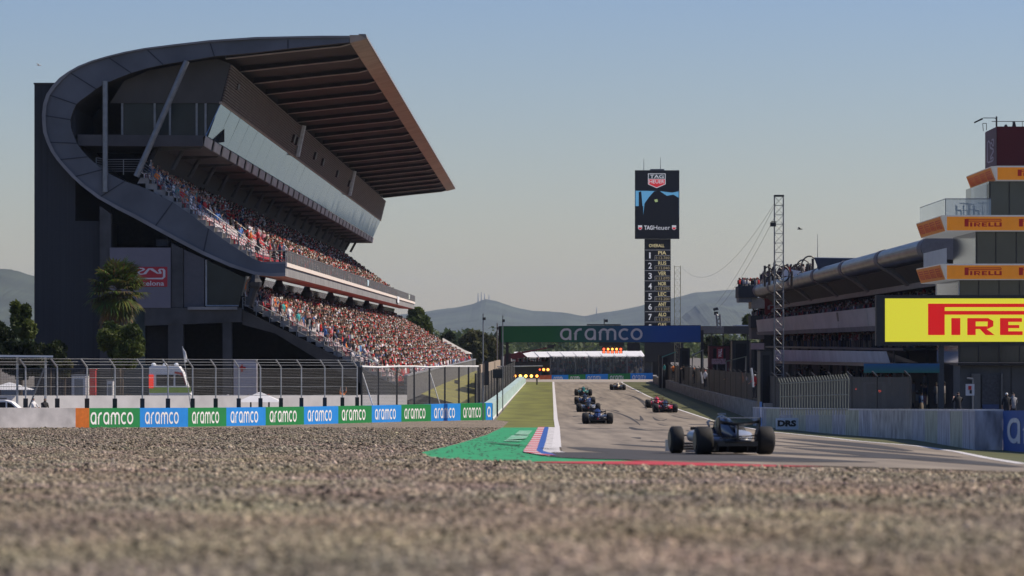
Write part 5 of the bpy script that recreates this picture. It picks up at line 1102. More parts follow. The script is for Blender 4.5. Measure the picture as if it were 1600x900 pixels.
# DRS board, blue marker post
t = thing("drs_board", "small white board lettered DRS leaning against the padded wall", "sign", tuple(P(1230, 672, 152)))
Yd = 200.0
mb = MB(); mb.hexa([P(1212, 671, Yd), P(1247.5, 671, Yd), P(1247.5, 653, Yd), P(1212, 653, Yd)], [P(1212, 671, Yd + .1), P(1247.5, 671, Yd + .1), P(1247.5, 653, Yd + .1), P(1212, 653, Yd + .1)]); bd = mb.build("board", mat("board_blue_white", (.55, .63, .72), .6, .08, 2), t)
mb = MB(); o_ = P(1215, 666.5, Yd - .005); put(mb, T("DRS", .06), o_, P(1244, 666.5, Yd - .005) - o_, P(1215, 656.5, Yd - .005) - o_, .012); mb.build("lettering", black, bd)
t = thing("marker_post", "thin blue and white post standing at the end of the concrete wall", "post", tuple(P(1189, 668, 160))); mb = MB(); mb.box(PX(1187, 160), PX(1190.5, 160), 160, 160.1, g(160), PZ(628, 160)); mb.build("post", mat("marker_blue", (.10, .22, .50), .6, .2, 5), t); mb = MB(); mb.box(PX(1187.4, 160), PX(1190.1, 160), 159.97, 159.99, PZ(653, 160), PZ(636, 160)); mb.build("panel", mat("marker_pale", (.45, .5, .6), .6), t)
# fence above the concrete wall
ft = [(1022, 567), (1107, 577), (1193, 585.5), (1216, 589)]
t = thing("pit_wall_fence", "dense dark debris fence standing on the pit wall", "fence", tuple(rfoot(300)))
nm_ = MB(); prv = None; Y = 158.0
while Y < 560:
    q = rfoot(Y) + Vector((.35, 0, 1.1)); px = 800 + q.x / q.y * F; zt = PZ(interp(ft, px), Y)
    mb = MB(); mb.tube(q - Vector((0, 0, .2)), (q.x, q.y, zt), .05, 5); mb.tube((q.x, q.y, zt), (q.x - .25, q.y, zt + .25), .04, 5); mb.build("post", black, t)
    if prv: nm_.poly([prv[0], q, (q.x, q.y, zt), (prv[0].x, prv[0].y, prv[1])], 0, [(0, 0), (12, 0), (12, 2), (0, 2)])
    prv = (q, zt); Y += 12
nm_.build("netting", netdark, t)
for k, (px, py0, py1, Y) in enumerate([(1098, 599, 581, 330), (1177, 605, 575, 190)]):
    mb = MB(); mb.path([P(px, py0, Y), P(px - 1, (py0 + py1) / 2, Y), P(px - 3, py1, Y)], .06 if k else .09, 6); mb.build("bent_post", lightgrey, t)
# barred cage
t = thing("bar_cage", "curved screen of pale vertical bars with bent tops standing behind the padded wall", "screen", tuple(P(1270, 640, 150)))
barm = mat("bar_grey_green", (.14, .16, .135), .6, .15, 3)
rl_ = MB()
for k in range(26):
    px = 1219 + k * 4.25; Y = 160 - k * .45; yt = 591 - k * .26; mb = MB(); q = P(px, 648, Y); mb.path([q, P(px, yt + 7, Y), P(px - 3.2, yt, Y)] if k < 25 else [q, P(px + 1, yt + 8, Y), P(px - 4, yt - 1, Y)], .018, 4); mb.build("bar", barm, t)
for f_ in (0.0, .5, 1): rl_.path([P(1219 + k * 4.25, 640 + (591 + 9 - 640) * f_ - k * .26 * f_, 160 - k * .45) for k in range(26)], .022, 4)
rl_.build("cross_bar", barm, t)

# ------------------------------------------------------------------ pit building
def B(px, py, Y, Y0=310.0): return Vector(((px - 800) / F * Y0 + (Y - Y0) * 57 / F, Y, CZ + (HY - py) * Y0 / F))
pit = thing("pit_building", "long pit building with a silver tubular roof edge on the right of the straight", "building", (B(1500, 640, 310).x, 310, 0))
def bprism(nm, pts, Y0, Y1, m, parent=pit, smooth=False):
    mb = MB(); mb.hexa([B(a, b, Y0) for a, b in pts], [B(a, b, Y1) for a, b in pts]); return mb.build(nm, m, parent, smooth)
silver = mat("silver_cladding", (.20, .19, .185), .38, .4, .7, .15, metal=.85, stretch=(3, .3, 3))
tubep = [(1456 + 16 * math.cos(rad(a)), 387 - 16 * math.sin(rad(a))) for a in range(90, 271, 15)]
bprism("roof_edge_tube", tubep + [(1470, 404), (1470, 371)], 310.5, 565, silver)
bprism("tube_end_cap", tubep + [(1530, 410), (1530, 371)], 309.8, 310.4, mat("end_cap_grey", (.17, .17, .19), .8, .1))
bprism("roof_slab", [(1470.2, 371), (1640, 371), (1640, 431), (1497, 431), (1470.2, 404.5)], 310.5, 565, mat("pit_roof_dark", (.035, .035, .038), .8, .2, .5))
for Y in (310.3, 352, 396, 438, 482, 526, 562):
    mb = MB(); pp = [(1456 + 17.2 * math.cos(rad(a)), 387 - 17.2 * math.sin(rad(a))) for a in range(95, 250, 15)] + [(1466, 411), (1499, 436), (1504, 432), (1504, 429), (1470, 400), (1460, 372)]
    A = [B(a, b, Y) for a, b in pp]; mb.hexa(A, [q + Vector((0, 3.2, 0)) for q in A]); mb.build("roof_rib", mat("rib_grey", (.15, .15, .16), .7, .15), pit)
bprism("ceiling_beam", [(1497, 431.2), (1502, 431.2), (1502, 441), (1497, 441)], 311, 565, mat("beam_pale", (.24, .235, .23), .8, .1, .5))
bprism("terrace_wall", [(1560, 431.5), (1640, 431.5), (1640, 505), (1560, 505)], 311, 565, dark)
ledgm = mat("balcony_panel", (.44, .43, .41), .8, .12, .5, stretch=(1, .25, 1))
Y = 330.0; k = 0
while Y < 562:
    bprism("balcony_panel", [(1446, 471.5), (1449, 471.5), (1454, 505), (1450.5, 505)], Y, min(Y + 37.6, 563), ledgm); Y += 38
bprism("balcony_floor", [(1449, 505.2), (1600, 500), (1600, 514), (1451, 514)], 328, 565, mat("balcony_floor", (.17, .165, .16), .85, .2, .5))
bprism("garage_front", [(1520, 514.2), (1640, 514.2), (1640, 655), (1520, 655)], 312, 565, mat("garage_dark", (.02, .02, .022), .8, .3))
bprism("lower_awning", [(1447, 545), (1560, 541), (1560, 546), (1447, 549)], 330, 540, black)
for k in range(12):
    mb = MB(); Yq = 335 + k * 19; mb.box(B(1497, 560, Yq).x - .15, B(1497, 560, Yq).x + .15, Yq, Yq + .3, 0, PZ(514, 310)); mb.build("column", concrete_dark, pit)
# crowds on the terraces (roof shade put into their colours)
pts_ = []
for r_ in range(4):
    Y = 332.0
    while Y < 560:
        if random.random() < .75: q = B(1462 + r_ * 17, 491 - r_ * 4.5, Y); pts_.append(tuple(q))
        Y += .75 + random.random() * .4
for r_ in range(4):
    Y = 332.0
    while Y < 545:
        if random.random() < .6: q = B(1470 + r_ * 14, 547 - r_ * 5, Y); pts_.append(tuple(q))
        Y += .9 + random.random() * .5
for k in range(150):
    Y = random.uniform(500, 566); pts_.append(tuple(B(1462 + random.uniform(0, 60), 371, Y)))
crowd("crowd", pts_, [3.1] * len(pts_), "shade-darkened spectators on the pit building balconies and roof terrace", .45)
mb = MB()     # strips of brighter banner slots on the panels
for Y in (352, 378, 382): 
    pass
for Y, in ((352,), (356,), (404,)):
    A = [B(1445.6, 474, Y), B(1448.6, 492, Y)]; mb.hexa([A[0], A[1], A[1] + Vector((.05, 0, 0)), A[0] + Vector((.05, 0, 0))], [q + Vector((0, 2, 0)) for q in (A[0], A[1], A[1] + Vector((.05, 0, 0)), A[0] + Vector((.05, 0, 0)))])
mb.build("panel_slots", black, pit)
# roof terrace structures
tr_ = thing("roof_canopy", "navy flat canopy with hooped posts on the roof terrace of the pit building", "canopy", tuple(P(1280, 440, 440)))
mb = MB(); mb.hexa([P(1272, 403, 430), P(1340, 404, 430), P(1332, 414, 430), P(1282, 430, 430)], [P(1272, 402, 445), P(1340, 403, 445), P(1332, 414, 445), P(1282, 430, 445)]); mb.build("canopy_roof", mat("navy_canopy", (.03, .04, .07), .6, .1), tr_)
for k, (px, yt, yb) in enumerate([(1195, 415, 440), (1202, 413, 438), (1210, 410, 436), (1250, 420, 436), (1262, 412, 432), (1270, 404, 430), (1237, 424, 440)]):
    Y = 500 - k * 8; mb = MB(); mb.tube(P(px, yb + 8, Y), P(px, yt, Y), .17, 6); mb.build("post", black, tr_)
for k, (px, py, r_) in enumerate([(1200, 425, .5), (1246, 425, .75), (1255, 420, .85), (1265, 417, 1.0), (1214, 424, .6), (1224, 428, .7)]):
    Y = 480 - k * 6; c = P(px, py, Y); mb = MB(); mb.path([c + Vector((math.cos(a) * r_, 0, math.sin(a) * r_ * 1.3)) for a in [j * math.pi / 7 for j in range(15)]], .09, 4); mb.build("hoop", black, tr_)
mb = MB(); mb.poly([P(1216, 432, 470), P(1228, 420, 470), P(1238, 431, 470)]); mb.poly([P(1240, 432, 466), P(1236, 421, 466), P(1252, 424, 466)]); mb.build("sail", white, tr_)
for k, (px, y0, y1) in enumerate([(1187.5, 427, 441), (1192, 424, 440)]):
    Y = 540; t = thing("feather_flag", ["dark feather flag at the far end of the roof terrace", "second feather flag just right of the first on the roof terrace"][k], "flag", tuple(P(px, y1, Y)), "feather flags"); mb = MB(); mb.hexa([P(px, y0 + 13, Y), P(px, y0 + 3, Y), P(px + 3, y0, Y), P(px + 3.6, y0 + 4, Y), P(px + 1.6, y0 + 13, Y)], [P(px, y0 + 13, Y + .1), P(px, y0 + 3, Y + .1), P(px + 3, y0, Y + .1), P(px + 3.6, y0 + 4, Y + .1), P(px + 1.6, y0 + 13, Y + .1)]); mb.build("cloth", dark2, t)
    mb = MB(); mb.tube(P(px, y1 + 6, Y), P(px, y0, Y), .05, 4); mb.build("pole", grey, t)
mb = MB(); mb.tube(P(1277.5, 410, 436), P(1277.5, 366, 436), .05, 5, .02); tag(mb.build("antenna", grey), "thin tall antenna on the roof terrace canopy", "antenna")
# far end terrace block
fe = thing("terrace_block", "dark terrace block with spectators at the far end of the pit building", "building", tuple(P(1175, 595, 570)))
def fbox(nm, x0, x1, y0, y1, Y, d, m, parent): mb = MB(); mb.hexa([P(x0, y1, Y), P(x1, y1, Y), P(x1, y0, Y), P(x0, y0, Y)], [P(x0, y1, Y) + Vector((0, d, 0)), P(x1, y1, Y) + Vector((0, d, 0)), P(x1, y0, Y) + Vector((0, d, 0)), P(x0, y0, Y) + Vector((0, d, 0))]); return mb.build(nm, m, parent)
fbox("parapet", 1154, 1184, 447, 465, 570, 8, dark2, fe); fbox("soffit_block", 1155, 1175, 465.2, 472, 570.3, 7, mat("soffit_grey", (.15, .17, .18), .8), fe); fbox("beige_block", 1174, 1196, 465.3, 482, 570.6, 7, mat("beige_block", (.30, .28, .23), .85, .1), fe)
fbox("lower_block", 1173, 1196, 493, 512, 571, 6, dark2, fe); fbox("lower_block", 1174, 1194, 512.2, 530, 571.3, 6, mat("mauve_block", (.10, .09, .09), .85), fe); fbox("stem_wall", 1192, 1250, 482.3, 600, 572, 6, dark, fe)
rs = fbox("red_sign", 1195, 1247, 466, 500, 561, .4, mat("sign_darkred", (.22, .012, .02), .6, .1), fe); mb = MB(); o_ = P(1199, 498, 560.95); put(mb, norm(emblem()), o_, P(1245, 498, 560.95) - o_, P(1199, 476, 560.95) - o_, .02); mb.build("emblem", mat("emblem_grey", (.42, .38, .40), .6), rs)
pts_ = [tuple(P(1155 + k * 1.35 + random.uniform(-.5, .5), 447 + 6, 571 + random.uniform(0, 2))) for k in range(26)] + [tuple(P(1177 + k * 1.5, 494 + 7, 573)) for k in range(10)]
crowd("crowd", pts_, [2] * len(pts_), "small row of spectators on the far terrace block")
t = thing("slab_roof", "long dark flat roof on posts beyond the banner's right end", "roof", tuple(P(1135, 597, 600)))
fbox("roof_slab", 1098, 1175, 509.5, 521.5, 600, 12, mat("slab_dark", (.05, .05, .055), .8), t); fbox("roof_edge", 1098, 1131, 510, 520.8, 599.8, .1, mat("slab_grey", (.16, .16, .165), .8), t); fbox("roof_top", 1150, 1174, 507.8, 509.3, 601, 8, white, t)
for px in (1112, 1130, 1168): fbox("post", px - 1, px + 1, 521.6, 597, 603, .5, black, t)
t = thing("camera_mast", "camera crane head on a narrow mast above the dark flat roof", "mast", tuple(P(1123, 510, 598)))
mb = MB(); mb.tube(P(1121, 512, 598), P(1119, 490, 598), .15, 5); mb.tube(P(1126, 512, 598), P(1125, 491, 598), .15, 5); mb.path([P(1119, 490, 598), P(1125, 496, 598), P(1120, 502, 598), P(1126, 508, 598)], .08, 4); mb.build("mast", grey, t)
mb = MB(); mb.hexa([P(1114, 482, 598), P(1121, 480, 598), P(1123, 484, 598), P(1115, 486, 598)], [P(1114, 482, 599), P(1121, 480, 599), P(1123, 484, 599), P(1115, 486, 599)]); mb.box(PX(1116, 598), PX(1122, 598), 598, 599, PZ(492, 598), PZ(487, 598)); mb.build("camera", black, t)
# cloth covered pit wall stand
t = thing("covered_stand", "pit wall stand under a long pale draped awning", "stand", tuple(P(1300, 640, 340)))
a0, a1 = P(1385, 549, 300), P(1209, 546.5, 448); b0, b1 = P(1391, 567, 299), P(1209, 564, 447.5)
mb = MB(); n_ = 44
for k in range(n_):
    u, v = k / n_, (k + 1) / n_; zz = Vector((.07, 0, 0)) if k % 2 else Vector((0, 0, 0)); z2 = Vector((0, 0, 0)) if k % 2 else Vector((.07, 0, 0))
    mb.poly([a0.lerp(a1, u), b0.lerp(b1, u) + zz, b0.lerp(b1, v) + z2, a0.lerp(a1, v)])
mb.poly([a0, a1, a1 + Vector((2.5, 0, -.9)), a0 + Vector((2.5, 0, -.9))]); mb.build("awning", mat("lilac_awning", (.50, .50, .55), .85, .12, .4), t)
for k in range(14): q = b0.lerp(b1, k / 13); mb = MB(); mb.tube((q.x + .3, q.y, g(q.y)), (q.x + .3, q.y, q.z + 1), .07, 5); mb.build("post", black, t)
mb = MB(); mb.hexa([b0 + Vector((.2, 0, -.3)), b0 + Vector((.4, 0, -.3)), b1 + Vector((.4, 0, -.3)), b1 + Vector((.2, 0, -.3))], [b0 + Vector((.2, 0, .0)), b0 + Vector((.4, 0, .0)), b1 + Vector((.4, 0, .0)), b1 + Vector((.2, 0, .0))]); mb.build("rail", grey, t)
rows_ = []
for k in range(120): u = random.random(); q = b0.lerp(b1, u); rows_.append((q.x + random.uniform(.6, 5), q.y, g(q.y) + random.choice([.2, .9, 1.6])))
crowd("crowd", rows_, [3.1] * len(rows_), "team staff under the pale awning, clothes darkened for its shade", .4)  # awning's shade put into the clothes and skin colours
# blue green board
t = thing("team_banner", "long blue over green banner board hanging before the dark garages", "banner", tuple(P(1400, 640, 240)))
def bgm():
    m = bpy.data.materials.new("blue_green_board"); m.use_nodes = True; n = m.node_tree.nodes; l = m.node_tree.links; b = n["Principled BSDF"]; tc = n.new("ShaderNodeTexCoord"); sp = n.new("ShaderNodeSeparateXYZ"); l.new(tc.outputs["Generated"], sp.inputs[0]); rp = n.new("ShaderNodeValToRGB"); l.new(sp.outputs[2], rp.inputs[0]); e = rp.color_ramp.elements; e[0].color = (.01, .13, .10, 1); e[1].color = (.01, .09, .24, 1); l.new(rp.outputs[0], b.inputs["Base Color"]); return m
fbox("board", 1350, 1468, 568, 582.5, 240, .2, bgm(), t)
for px in (1352, 1410, 1466): fbox("post", px - .8, px + .8, 582.6, 655, 240.3, .1, black, t)
t = thing("pit_exit_portal", "pale metal portal frame with a red light behind the padded wall", "portal", tuple(P(1365, 650, 200)))
for px in (1351, 1381): fbox("post", px - 2, px + 2.5, 597, 655, 200, .15, mat("portal_grey", (.22, .22, .21), .7, .2, 2), t)
fbox("lintel", 1353.6, 1378.9, 596.5, 600, 200, .12, mat("portal_grey", (.2, .2, .2)), t)
for k, (px, py) in enumerate([(1374.5, 611.5), (1338, 607.5)]):
    if k == 0: fbox("lamp_box", 1371, 1378.8, 606, 616, 199.9, .1, black, t); mb = MB(); lamp_disc(mb, px, py, 199.75, .07); mb.build("lamp", lampR, t)
    else: t2 = thing("warning_lamp", "dim red lamp seen inside the dark garage front", "lamp", tuple(P(px, py, 230))); mb = MB(); lamp_disc(mb, px, py, 229.8, .06); mb.build("lens", lampR, t2); fbox("housing", px - 2.5, px + 2.5, 604.5, 640, 230, .1, black, t2)
# race control tower
tw = thing("control_tower", "glass control tower with orange lettered bands on each floor at the right", "tower", (PX(1560, 285), 285, g(285)))
YW = 285.0
def Rr(px, py, Y=YW): return Vector(((px - 800) / F * YW + (Y - YW) * 57 / F, Y, CZ + (HY - py) * YW / F))
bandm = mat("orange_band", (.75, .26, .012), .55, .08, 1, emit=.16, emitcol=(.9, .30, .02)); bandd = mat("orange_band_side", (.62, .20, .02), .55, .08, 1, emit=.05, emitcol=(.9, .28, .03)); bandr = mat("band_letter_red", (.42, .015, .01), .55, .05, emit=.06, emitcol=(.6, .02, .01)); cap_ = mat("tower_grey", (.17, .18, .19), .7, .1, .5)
twglass = mat("tower_glass", (.03, .04, .042), .12, .25, .35, spec=.8)
for bi_, (xs, y0, y1, dep) in enumerate([(1556, 259, 282, 18), (1477, 336, 361, 20), (1477, 412, 437, 20)]):
    top = [Rr(xs + 1, y0), Rr(1720, y0), Rr(1720, y0, YW + dep), Rr(xs - 5, y0, YW + dep), Rr(xs - 5, y0, YW + .9)]
    bot = [Rr(xs + 1, y1), Rr(1720, y1), Rr(1720, y1, YW + dep), Rr(xs + 3, y1, YW + dep), Rr(xs + 3, y1, YW + .9)]
    mb = MB(); mb.hexa(bot, top); bd = mb.build("floor_band", cap_, tw)
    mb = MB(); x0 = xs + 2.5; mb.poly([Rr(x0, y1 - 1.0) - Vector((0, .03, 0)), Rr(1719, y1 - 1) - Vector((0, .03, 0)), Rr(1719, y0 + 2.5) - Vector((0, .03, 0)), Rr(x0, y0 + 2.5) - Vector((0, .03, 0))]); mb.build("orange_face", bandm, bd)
    mb = MB()
    for j in range(3 if bi_ == 0 else 2):
        xl_ = (1590 if bi_ == 0 else 1507) + j * 85; o_ = Rr(xl_, y1 - 7) - Vector((0, .035, 0)); put(mb, PIR, o_, Rr(xl_ + 58, y1 - 7) - Rr(xl_, y1 - 7), Rr(xl_, y0 + 6) - Rr(xl_, y1 - 7), .03)
    mb.build("lettering", bandr, bd)
    # side face
    A, B_, C_, D_ = Rr(xs - 5, y0 + 1.5, YW + dep - .3), Rr(xs - 5, y0 + 1.5, YW + 1.1), Rr(xs + 3, y1 - 1, YW + 1.1), Rr(xs + 3, y1 - 1, YW + dep - .3)
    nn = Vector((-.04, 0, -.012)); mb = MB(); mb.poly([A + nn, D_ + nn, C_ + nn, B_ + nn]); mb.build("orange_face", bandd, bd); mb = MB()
    for j in range(4):
        u0, u1 = .06 + j * .235, .06 + j * .235 + .19; o_ = (D_.lerp(C_, u0)).lerp(A.lerp(B_, u0), .2) + nn; put(mb, PIR, o_, (C_ - D_) * (u1 - u0), (A - D_) * .6, .03)
    mb.build("lettering", bandr, bd)
def storey(xs, y0, y1, dep=17):
    mb = MB(); mb.hexa([Rr(xs, y1, YW + 1.2), Rr(1720, y1, YW + 1.2), Rr(1720, y1, YW + dep), Rr(xs, y1, YW + dep)], [Rr(xs, y0, YW + 1.2), Rr(1720, y0, YW + 1.2), Rr(1720, y0, YW + dep), Rr(xs, y0, YW + dep)]); gl_ = mb.build("glass_storey", twglass, tw)
    mb = MB()
    for px in [xs + 2] + list(range(int(xs) + 32, 1720, 32)):
        mb = MB(); q0, q1 = Rr(px - .6, y1, YW + 1.12), Rr(px + .6, y0, YW + 1.12); mb.box(q0.x, q1.x, q0.y, q0.y + .07, q0.z + .02, q1.z - .02)
        mb.build("mullion", black, gl_)
storey(1548, 282.2, 335.8); storey(1527, 361.2, 411.8); storey(1500, 437.2, 570)
frost = mat("frosted_screen", (.80, .84, .85), .4, .08, 1, alpha=.45)
for nm, x, y0, y1, Ya, Yb in (("glass_screen", 1545, 284, 334, YW + 1.5, YW + 12), ("glass_screen", 1480, 387, 411, YW + .6, YW + 18), ("glass_screen", 1500, 438, 462, YW + .6, YW + 18)):
    mb = MB(); mb.hexa([Rr(x, y1, Ya), Rr(x + .6, y1, Ya), Rr(x + .6, y1, Yb), Rr(x, y1, Yb)], [Rr(x, y0, Ya), Rr(x + .6, y0, Ya), Rr(x + .6, y0, Yb), Rr(x, y0, Yb)]); mb.build(nm, frost if y0 > 300 else glassclear, tw)
mb = MB(); mb.hexa([Rr(1478, 336, YW + .2), Rr(1549, 336, YW + .2), Rr(1549, 336, YW + .24), Rr(1478, 336, YW + .24)], [Rr(1478, 311, YW + .2), Rr(1549, 311, YW + .2), Rr(1549, 311, YW + .24), Rr(1478, 311, YW + .24)]); mb.build("glass_balustrade", glassclear, tw)
mb = MB(); mb.hexa([Rr(1476, 336, YW + .5), Rr(1476.4, 336, YW + .5), Rr(1476.4, 336, YW + 19), Rr(1476, 336, YW + 19)], [Rr(1476, 311, YW + .5), Rr(1476.4, 311, YW + .5), Rr(1476.4, 311, YW + 19), Rr(1476, 311, YW + 19)]); mb.build("glass_balustrade", glassclear, tw)
mb = MB(); mb.path([Rr(1549, 310.5, YW + .2), Rr(1477.5, 310.5, YW + .2), Rr(1476.4, 310.5, YW + 19)], .03, 4); mb.tube(Rr(1477.5, 336, YW + .2), Rr(1477.5, 310.5, YW + .2), .03, 4); mb.build("handrail", grey, tw)
for k, (px, dY) in enumerate([(1513, 3), (1527, 5), (1541, 2.5)]):
    q = Rr(px, 336, YW + dY); t = thing("balcony_table", ["leftmost small round table on the glass railed balcony", "middle small round table on the glass railed balcony", "small round table nearest the tower glass on the balcony"][k], "table", tuple(q), "balcony tables")
    mb = MB(); mb.tube(q, q + Vector((0, 0, .95)), .03, 5); mb.build("leg", black, t); mb = MB(); mb.tube(q + Vector((0, 0, .95)), q + Vector((0, 0, 1.0)), .35, 12); mb.build("table_top", black, t)
for k, (px, dY) in enumerate([(1504, 3), (1509, 4.5), (1518, 4), (1522, 2), (1533, 3.5), (1538, 5)]):
    q = Rr(px, 336, YW + dY); t = thing("balcony_chair", f"{ords[k]} dark chair from the balcony's left corner beside the small tables", "chair", tuple(q), "balcony chairs"); mb = MB(); mb.box(q.x - .2, q.x + .2, q.y - .2, q.y + .2, q.z + .44, q.z + .49); mb.build("seat", black, t)
    mb = MB(); mb.box(q.x - .2, q.x - .16, q.y - .2, q.y + .2, q.z + .5, q.z + .85); mb.build("backrest", black, t)
    for sx in (-.17, .17):
        for sy in (-.17, .17): mb = MB(); mb.tube((q.x + sx, q.y + sy, q.z), (q.x + sx, q.y + sy, q.z + .44), .015, 4); mb.build("leg", black, t)
mb = MB(); mb.hexa([Rr(1559, 257.5, YW + .5), Rr(1720, 257.5, YW + .5), Rr(1720, 257.5, YW + 8), Rr(1559, 257.5, YW + 8)], [Rr(1559, 197, YW + .5), Rr(1720, 197, YW + .5), Rr(1720, 197, YW + 8), Rr(1559, 197, YW + 8)]); rb_ = mb.build("roof_box", mat("roof_box_red", (.10, .008, .010), .7, .1, .5), tw)
mb = MB(); A, B_ = Rr(1559, 257, YW + 8), Rr(1559, 257, YW + .55); up_ = Rr(1559, 198, YW) - Rr(1559, 257, YW); nn = Vector((-.03, 0, 0)); mb.poly([A + nn, B_ + nn, B_ + nn + up_, A + nn + up_]); mb.build("side_sign", mat("mauve_sign", (.15, .085, .09), .7, .1), rb_)
mb = MB(); put(mb, norm([[(y, -x) for x, y in f] for f in emblem()]), A + nn + (B_ - A) * .2 + up_ * .12, (B_ - A) * .62, up_ * .62, .03); mb.build("emblem", mat("emblem_pale", (.42, .34, .36), .6), rb_)
mb = MB(); mb.path([Rr(1552, 188.5, YW + 1), Rr(1720, 188.5, YW + 1)], .025, 4)
for px in (1559, 1585, 1600, 1630, 1660, 1700): mb.tube(Rr(px, 197, YW + 1), Rr(px, 188.5, YW + 1), .02, 4)
mb.path([Rr(1546, 200, YW + 4), Rr(1545, 188, YW + 4), Rr(1551, 188, YW + 4), Rr(1551, 199, YW + 4)], .025, 4); mb.build("roof_rail", black, tw)
mb = MB(); mb.tube(Rr(1559, 197, YW + .8), Rr(1559, 181, YW + .8), .07, 6); mb.path([Rr(1559, 185, YW + .8), Rr(1556, 183.3, YW + .8), Rr(1538, 183.3, YW + .8)], .03, 5); mb.build("lamp_arm", black, tw)
mb = MB(); mb.hexa([Rr(1524, 189.5, YW + .8), Rr(1537, 183, YW + .8), Rr(1538, 185.5, YW + .8), Rr(1525, 191.5, YW + .8)], [Rr(1524, 189.5, YW + 1.1), Rr(1537, 183, YW + 1.1), Rr(1538, 185.5, YW + 1.1), Rr(1525, 191.5, YW + 1.1)]); mb.build("floodlight", black, tw)
for px, h_ in ((1575, 4), (1588, 9)): mb = MB(); mb.hexa([Rr(px - 3, 197, YW + 1.2), Rr(px + 3, 197, YW + 1.2), Rr(px + 1, 197 - h_, YW + 1.2), Rr(px - 1, 197 - h_, YW + 1.2)], [Rr(px - 3, 197, YW + 1.6), Rr(px + 3, 197, YW + 1.6), Rr(px + 1, 197 - h_, YW + 1.6), Rr(px - 1, 197 - h_, YW + 1.6)]); mb.build("roof_unit", black, tw)
# annex under the tower
an = thing("tower_annex", "grey panelled annex wall with a framed doorway under the control tower", "building", tuple(P(1560, 650, 265)))
fbox("wall", 1500, 1720, 571, 662, 266, 4, mat("annex_grey", (.075, .08, .083), .7, .2, .8), an); fbox("roof_edge", 1497, 1722, 567, 570.8, 265.5, 5, black, an)
dr = fbox("doorway", 1534, 1563, 586, 662, 265.85, .12, mat("doorway_mesh", (.055, .06, .07), .7, .3, 6), an)
for a, b in ((1519, 1532), (1564, 1567)): fbox("door_jamb", a, b, 584, 662, 265.6, .35, mat("jamb_grey", (.14, .14, .13), .8, .2, 1), an)
fbox("blue_panel", 1535, 1561, 632, 645, 265.7, .1, mat("door_blue", (.03, .06, .16), .6), an)
for px in (1580, 1606, 1640, 1680): fbox("panel_joint", px, px + .6, 572, 660, 265.93, .05, black, an)
t = thing("number_sign", "small white sign with a red and black mark on the grey door jamb", "sign", tuple(P(1516, 650, 220))); fbox("board", 1509, 1522.5, 600, 618, 220, .06, offwhite, t); fbox("mark", 1513, 1518, 603, 609, 219.97, .02, red, t); fbox("mark", 1515, 1518.5, 609.5, 615, 219.97, .02, black, t); mb = MB(); mb.tube(P(1520, 618, 220.1), (PX(1520, 220), 220.1, g(220)), .03, 5); mb.tube(P(1520, 600, 220.1), P(1520, 592, 220.1), .03, 5); mb.tube(P(1520, 592, 220.1), P(1511, 591, 220.1), .05, 5); mb.build("post", grey, t)
# lit screen
t = thing("led_screen", "large lit yellow screen lettered in red in a black frame on posts", "screen", tuple(P(1471, 655, 250)))
ledy = mat("led_yellow", (.5, .45, .02), .5, .04, 30, emit=.50, emitcol=(1.0, .93, .06)); ledr = mat("led_red", (.4, .01, .01), .5, .03, emit=.42, emitcol=(1, .012, .01))
fbox("frame", 1369, 1794, 461, 540, 250, .8, black, t); fa = fbox("screen_face", 1383, 1780, 466.3, 534, 249.94, .05, ledy, t)
mb = MB(); o_ = P(1450, 523.5, 249.93); put(mb, PIR, o_, P(1692, 523.5, 249.93) - o_, P(1450, 474.5, 249.93) - o_, .015); mb.build("lettering", ledr, fa)
for px in (1471, 1690, 1770): fbox("post", px - 4, px + 4, 540.2, 655, 250.2, .35, mat("post_dark", (.05, .055, .06), .7), t)
# clutter beyond the pit wall fence
boo = [(1030, 1046, 556, 520, "dark team booth nearest the far end of the pit wall"), (1062, 1078, 545, 470, "narrow dark booth left of the red banner booth"), (1108, 1140, 541, 430, "booth with a dark red side behind the pit wall"), (1144, 1172, 533, 400, "tall black booth right of the dark red one"), (1174, 1196, 536, 380, "booth with pinkish top panel near the tall mast"), (1188, 1206, 549, 250, "black box booth with a pale blue corner beside the mast base")]
bm = [mat("booth_dark", (.03, .03, .033), .8, .2), dark2, mat("booth_red", (.10, .015, .02), .7, .2), black, mat("booth_brown", (.05, .045, .042), .8, .2), black]
for k, (a, b, y0, Y, lb) in enumerate(boo): cabin("team_booth", a, b, y0, Y, 3, bm[k], lb, "booth", dark, "booths behind the pit wall")
t = thing("pink_panel", "small pinkish sign panel above the booths left of the mast", "sign", tuple(P(1184, 560, 370))); fbox("board", 1173, 1194, 536, 546, 370, .2, mat("pink_board", (.40, .27, .25), .7, .1), t); fbox("post", 1183, 1184, 546.2, 600, 370.3, .1, grey, t)
t = thing("red_banner", "small red banner with white writing behind the pit wall", "banner", tuple(P(1125, 590, 425))); fb_ = fbox("board", 1120, 1130, 543, 560, 425, .1, mat("banner_red", (.25, .02, .03), .7), t); mb = MB(); o_ = P(1128, 558, 424.9); put(mb, T("WALL", .02), o_, P(1128, 545, 424.9) - o_, P(1122, 558, 424.9) - o_, .02); mb.build("lettering", white, fb_); fbox("board", 1112, 1134, 560.5, 569, 424.8, .1, mat("banner_white_red", (.4, .25, .26), .7, .5, 8), t); fbox("leg", 1120, 1121, 569, 592, 425, .1, grey, t)
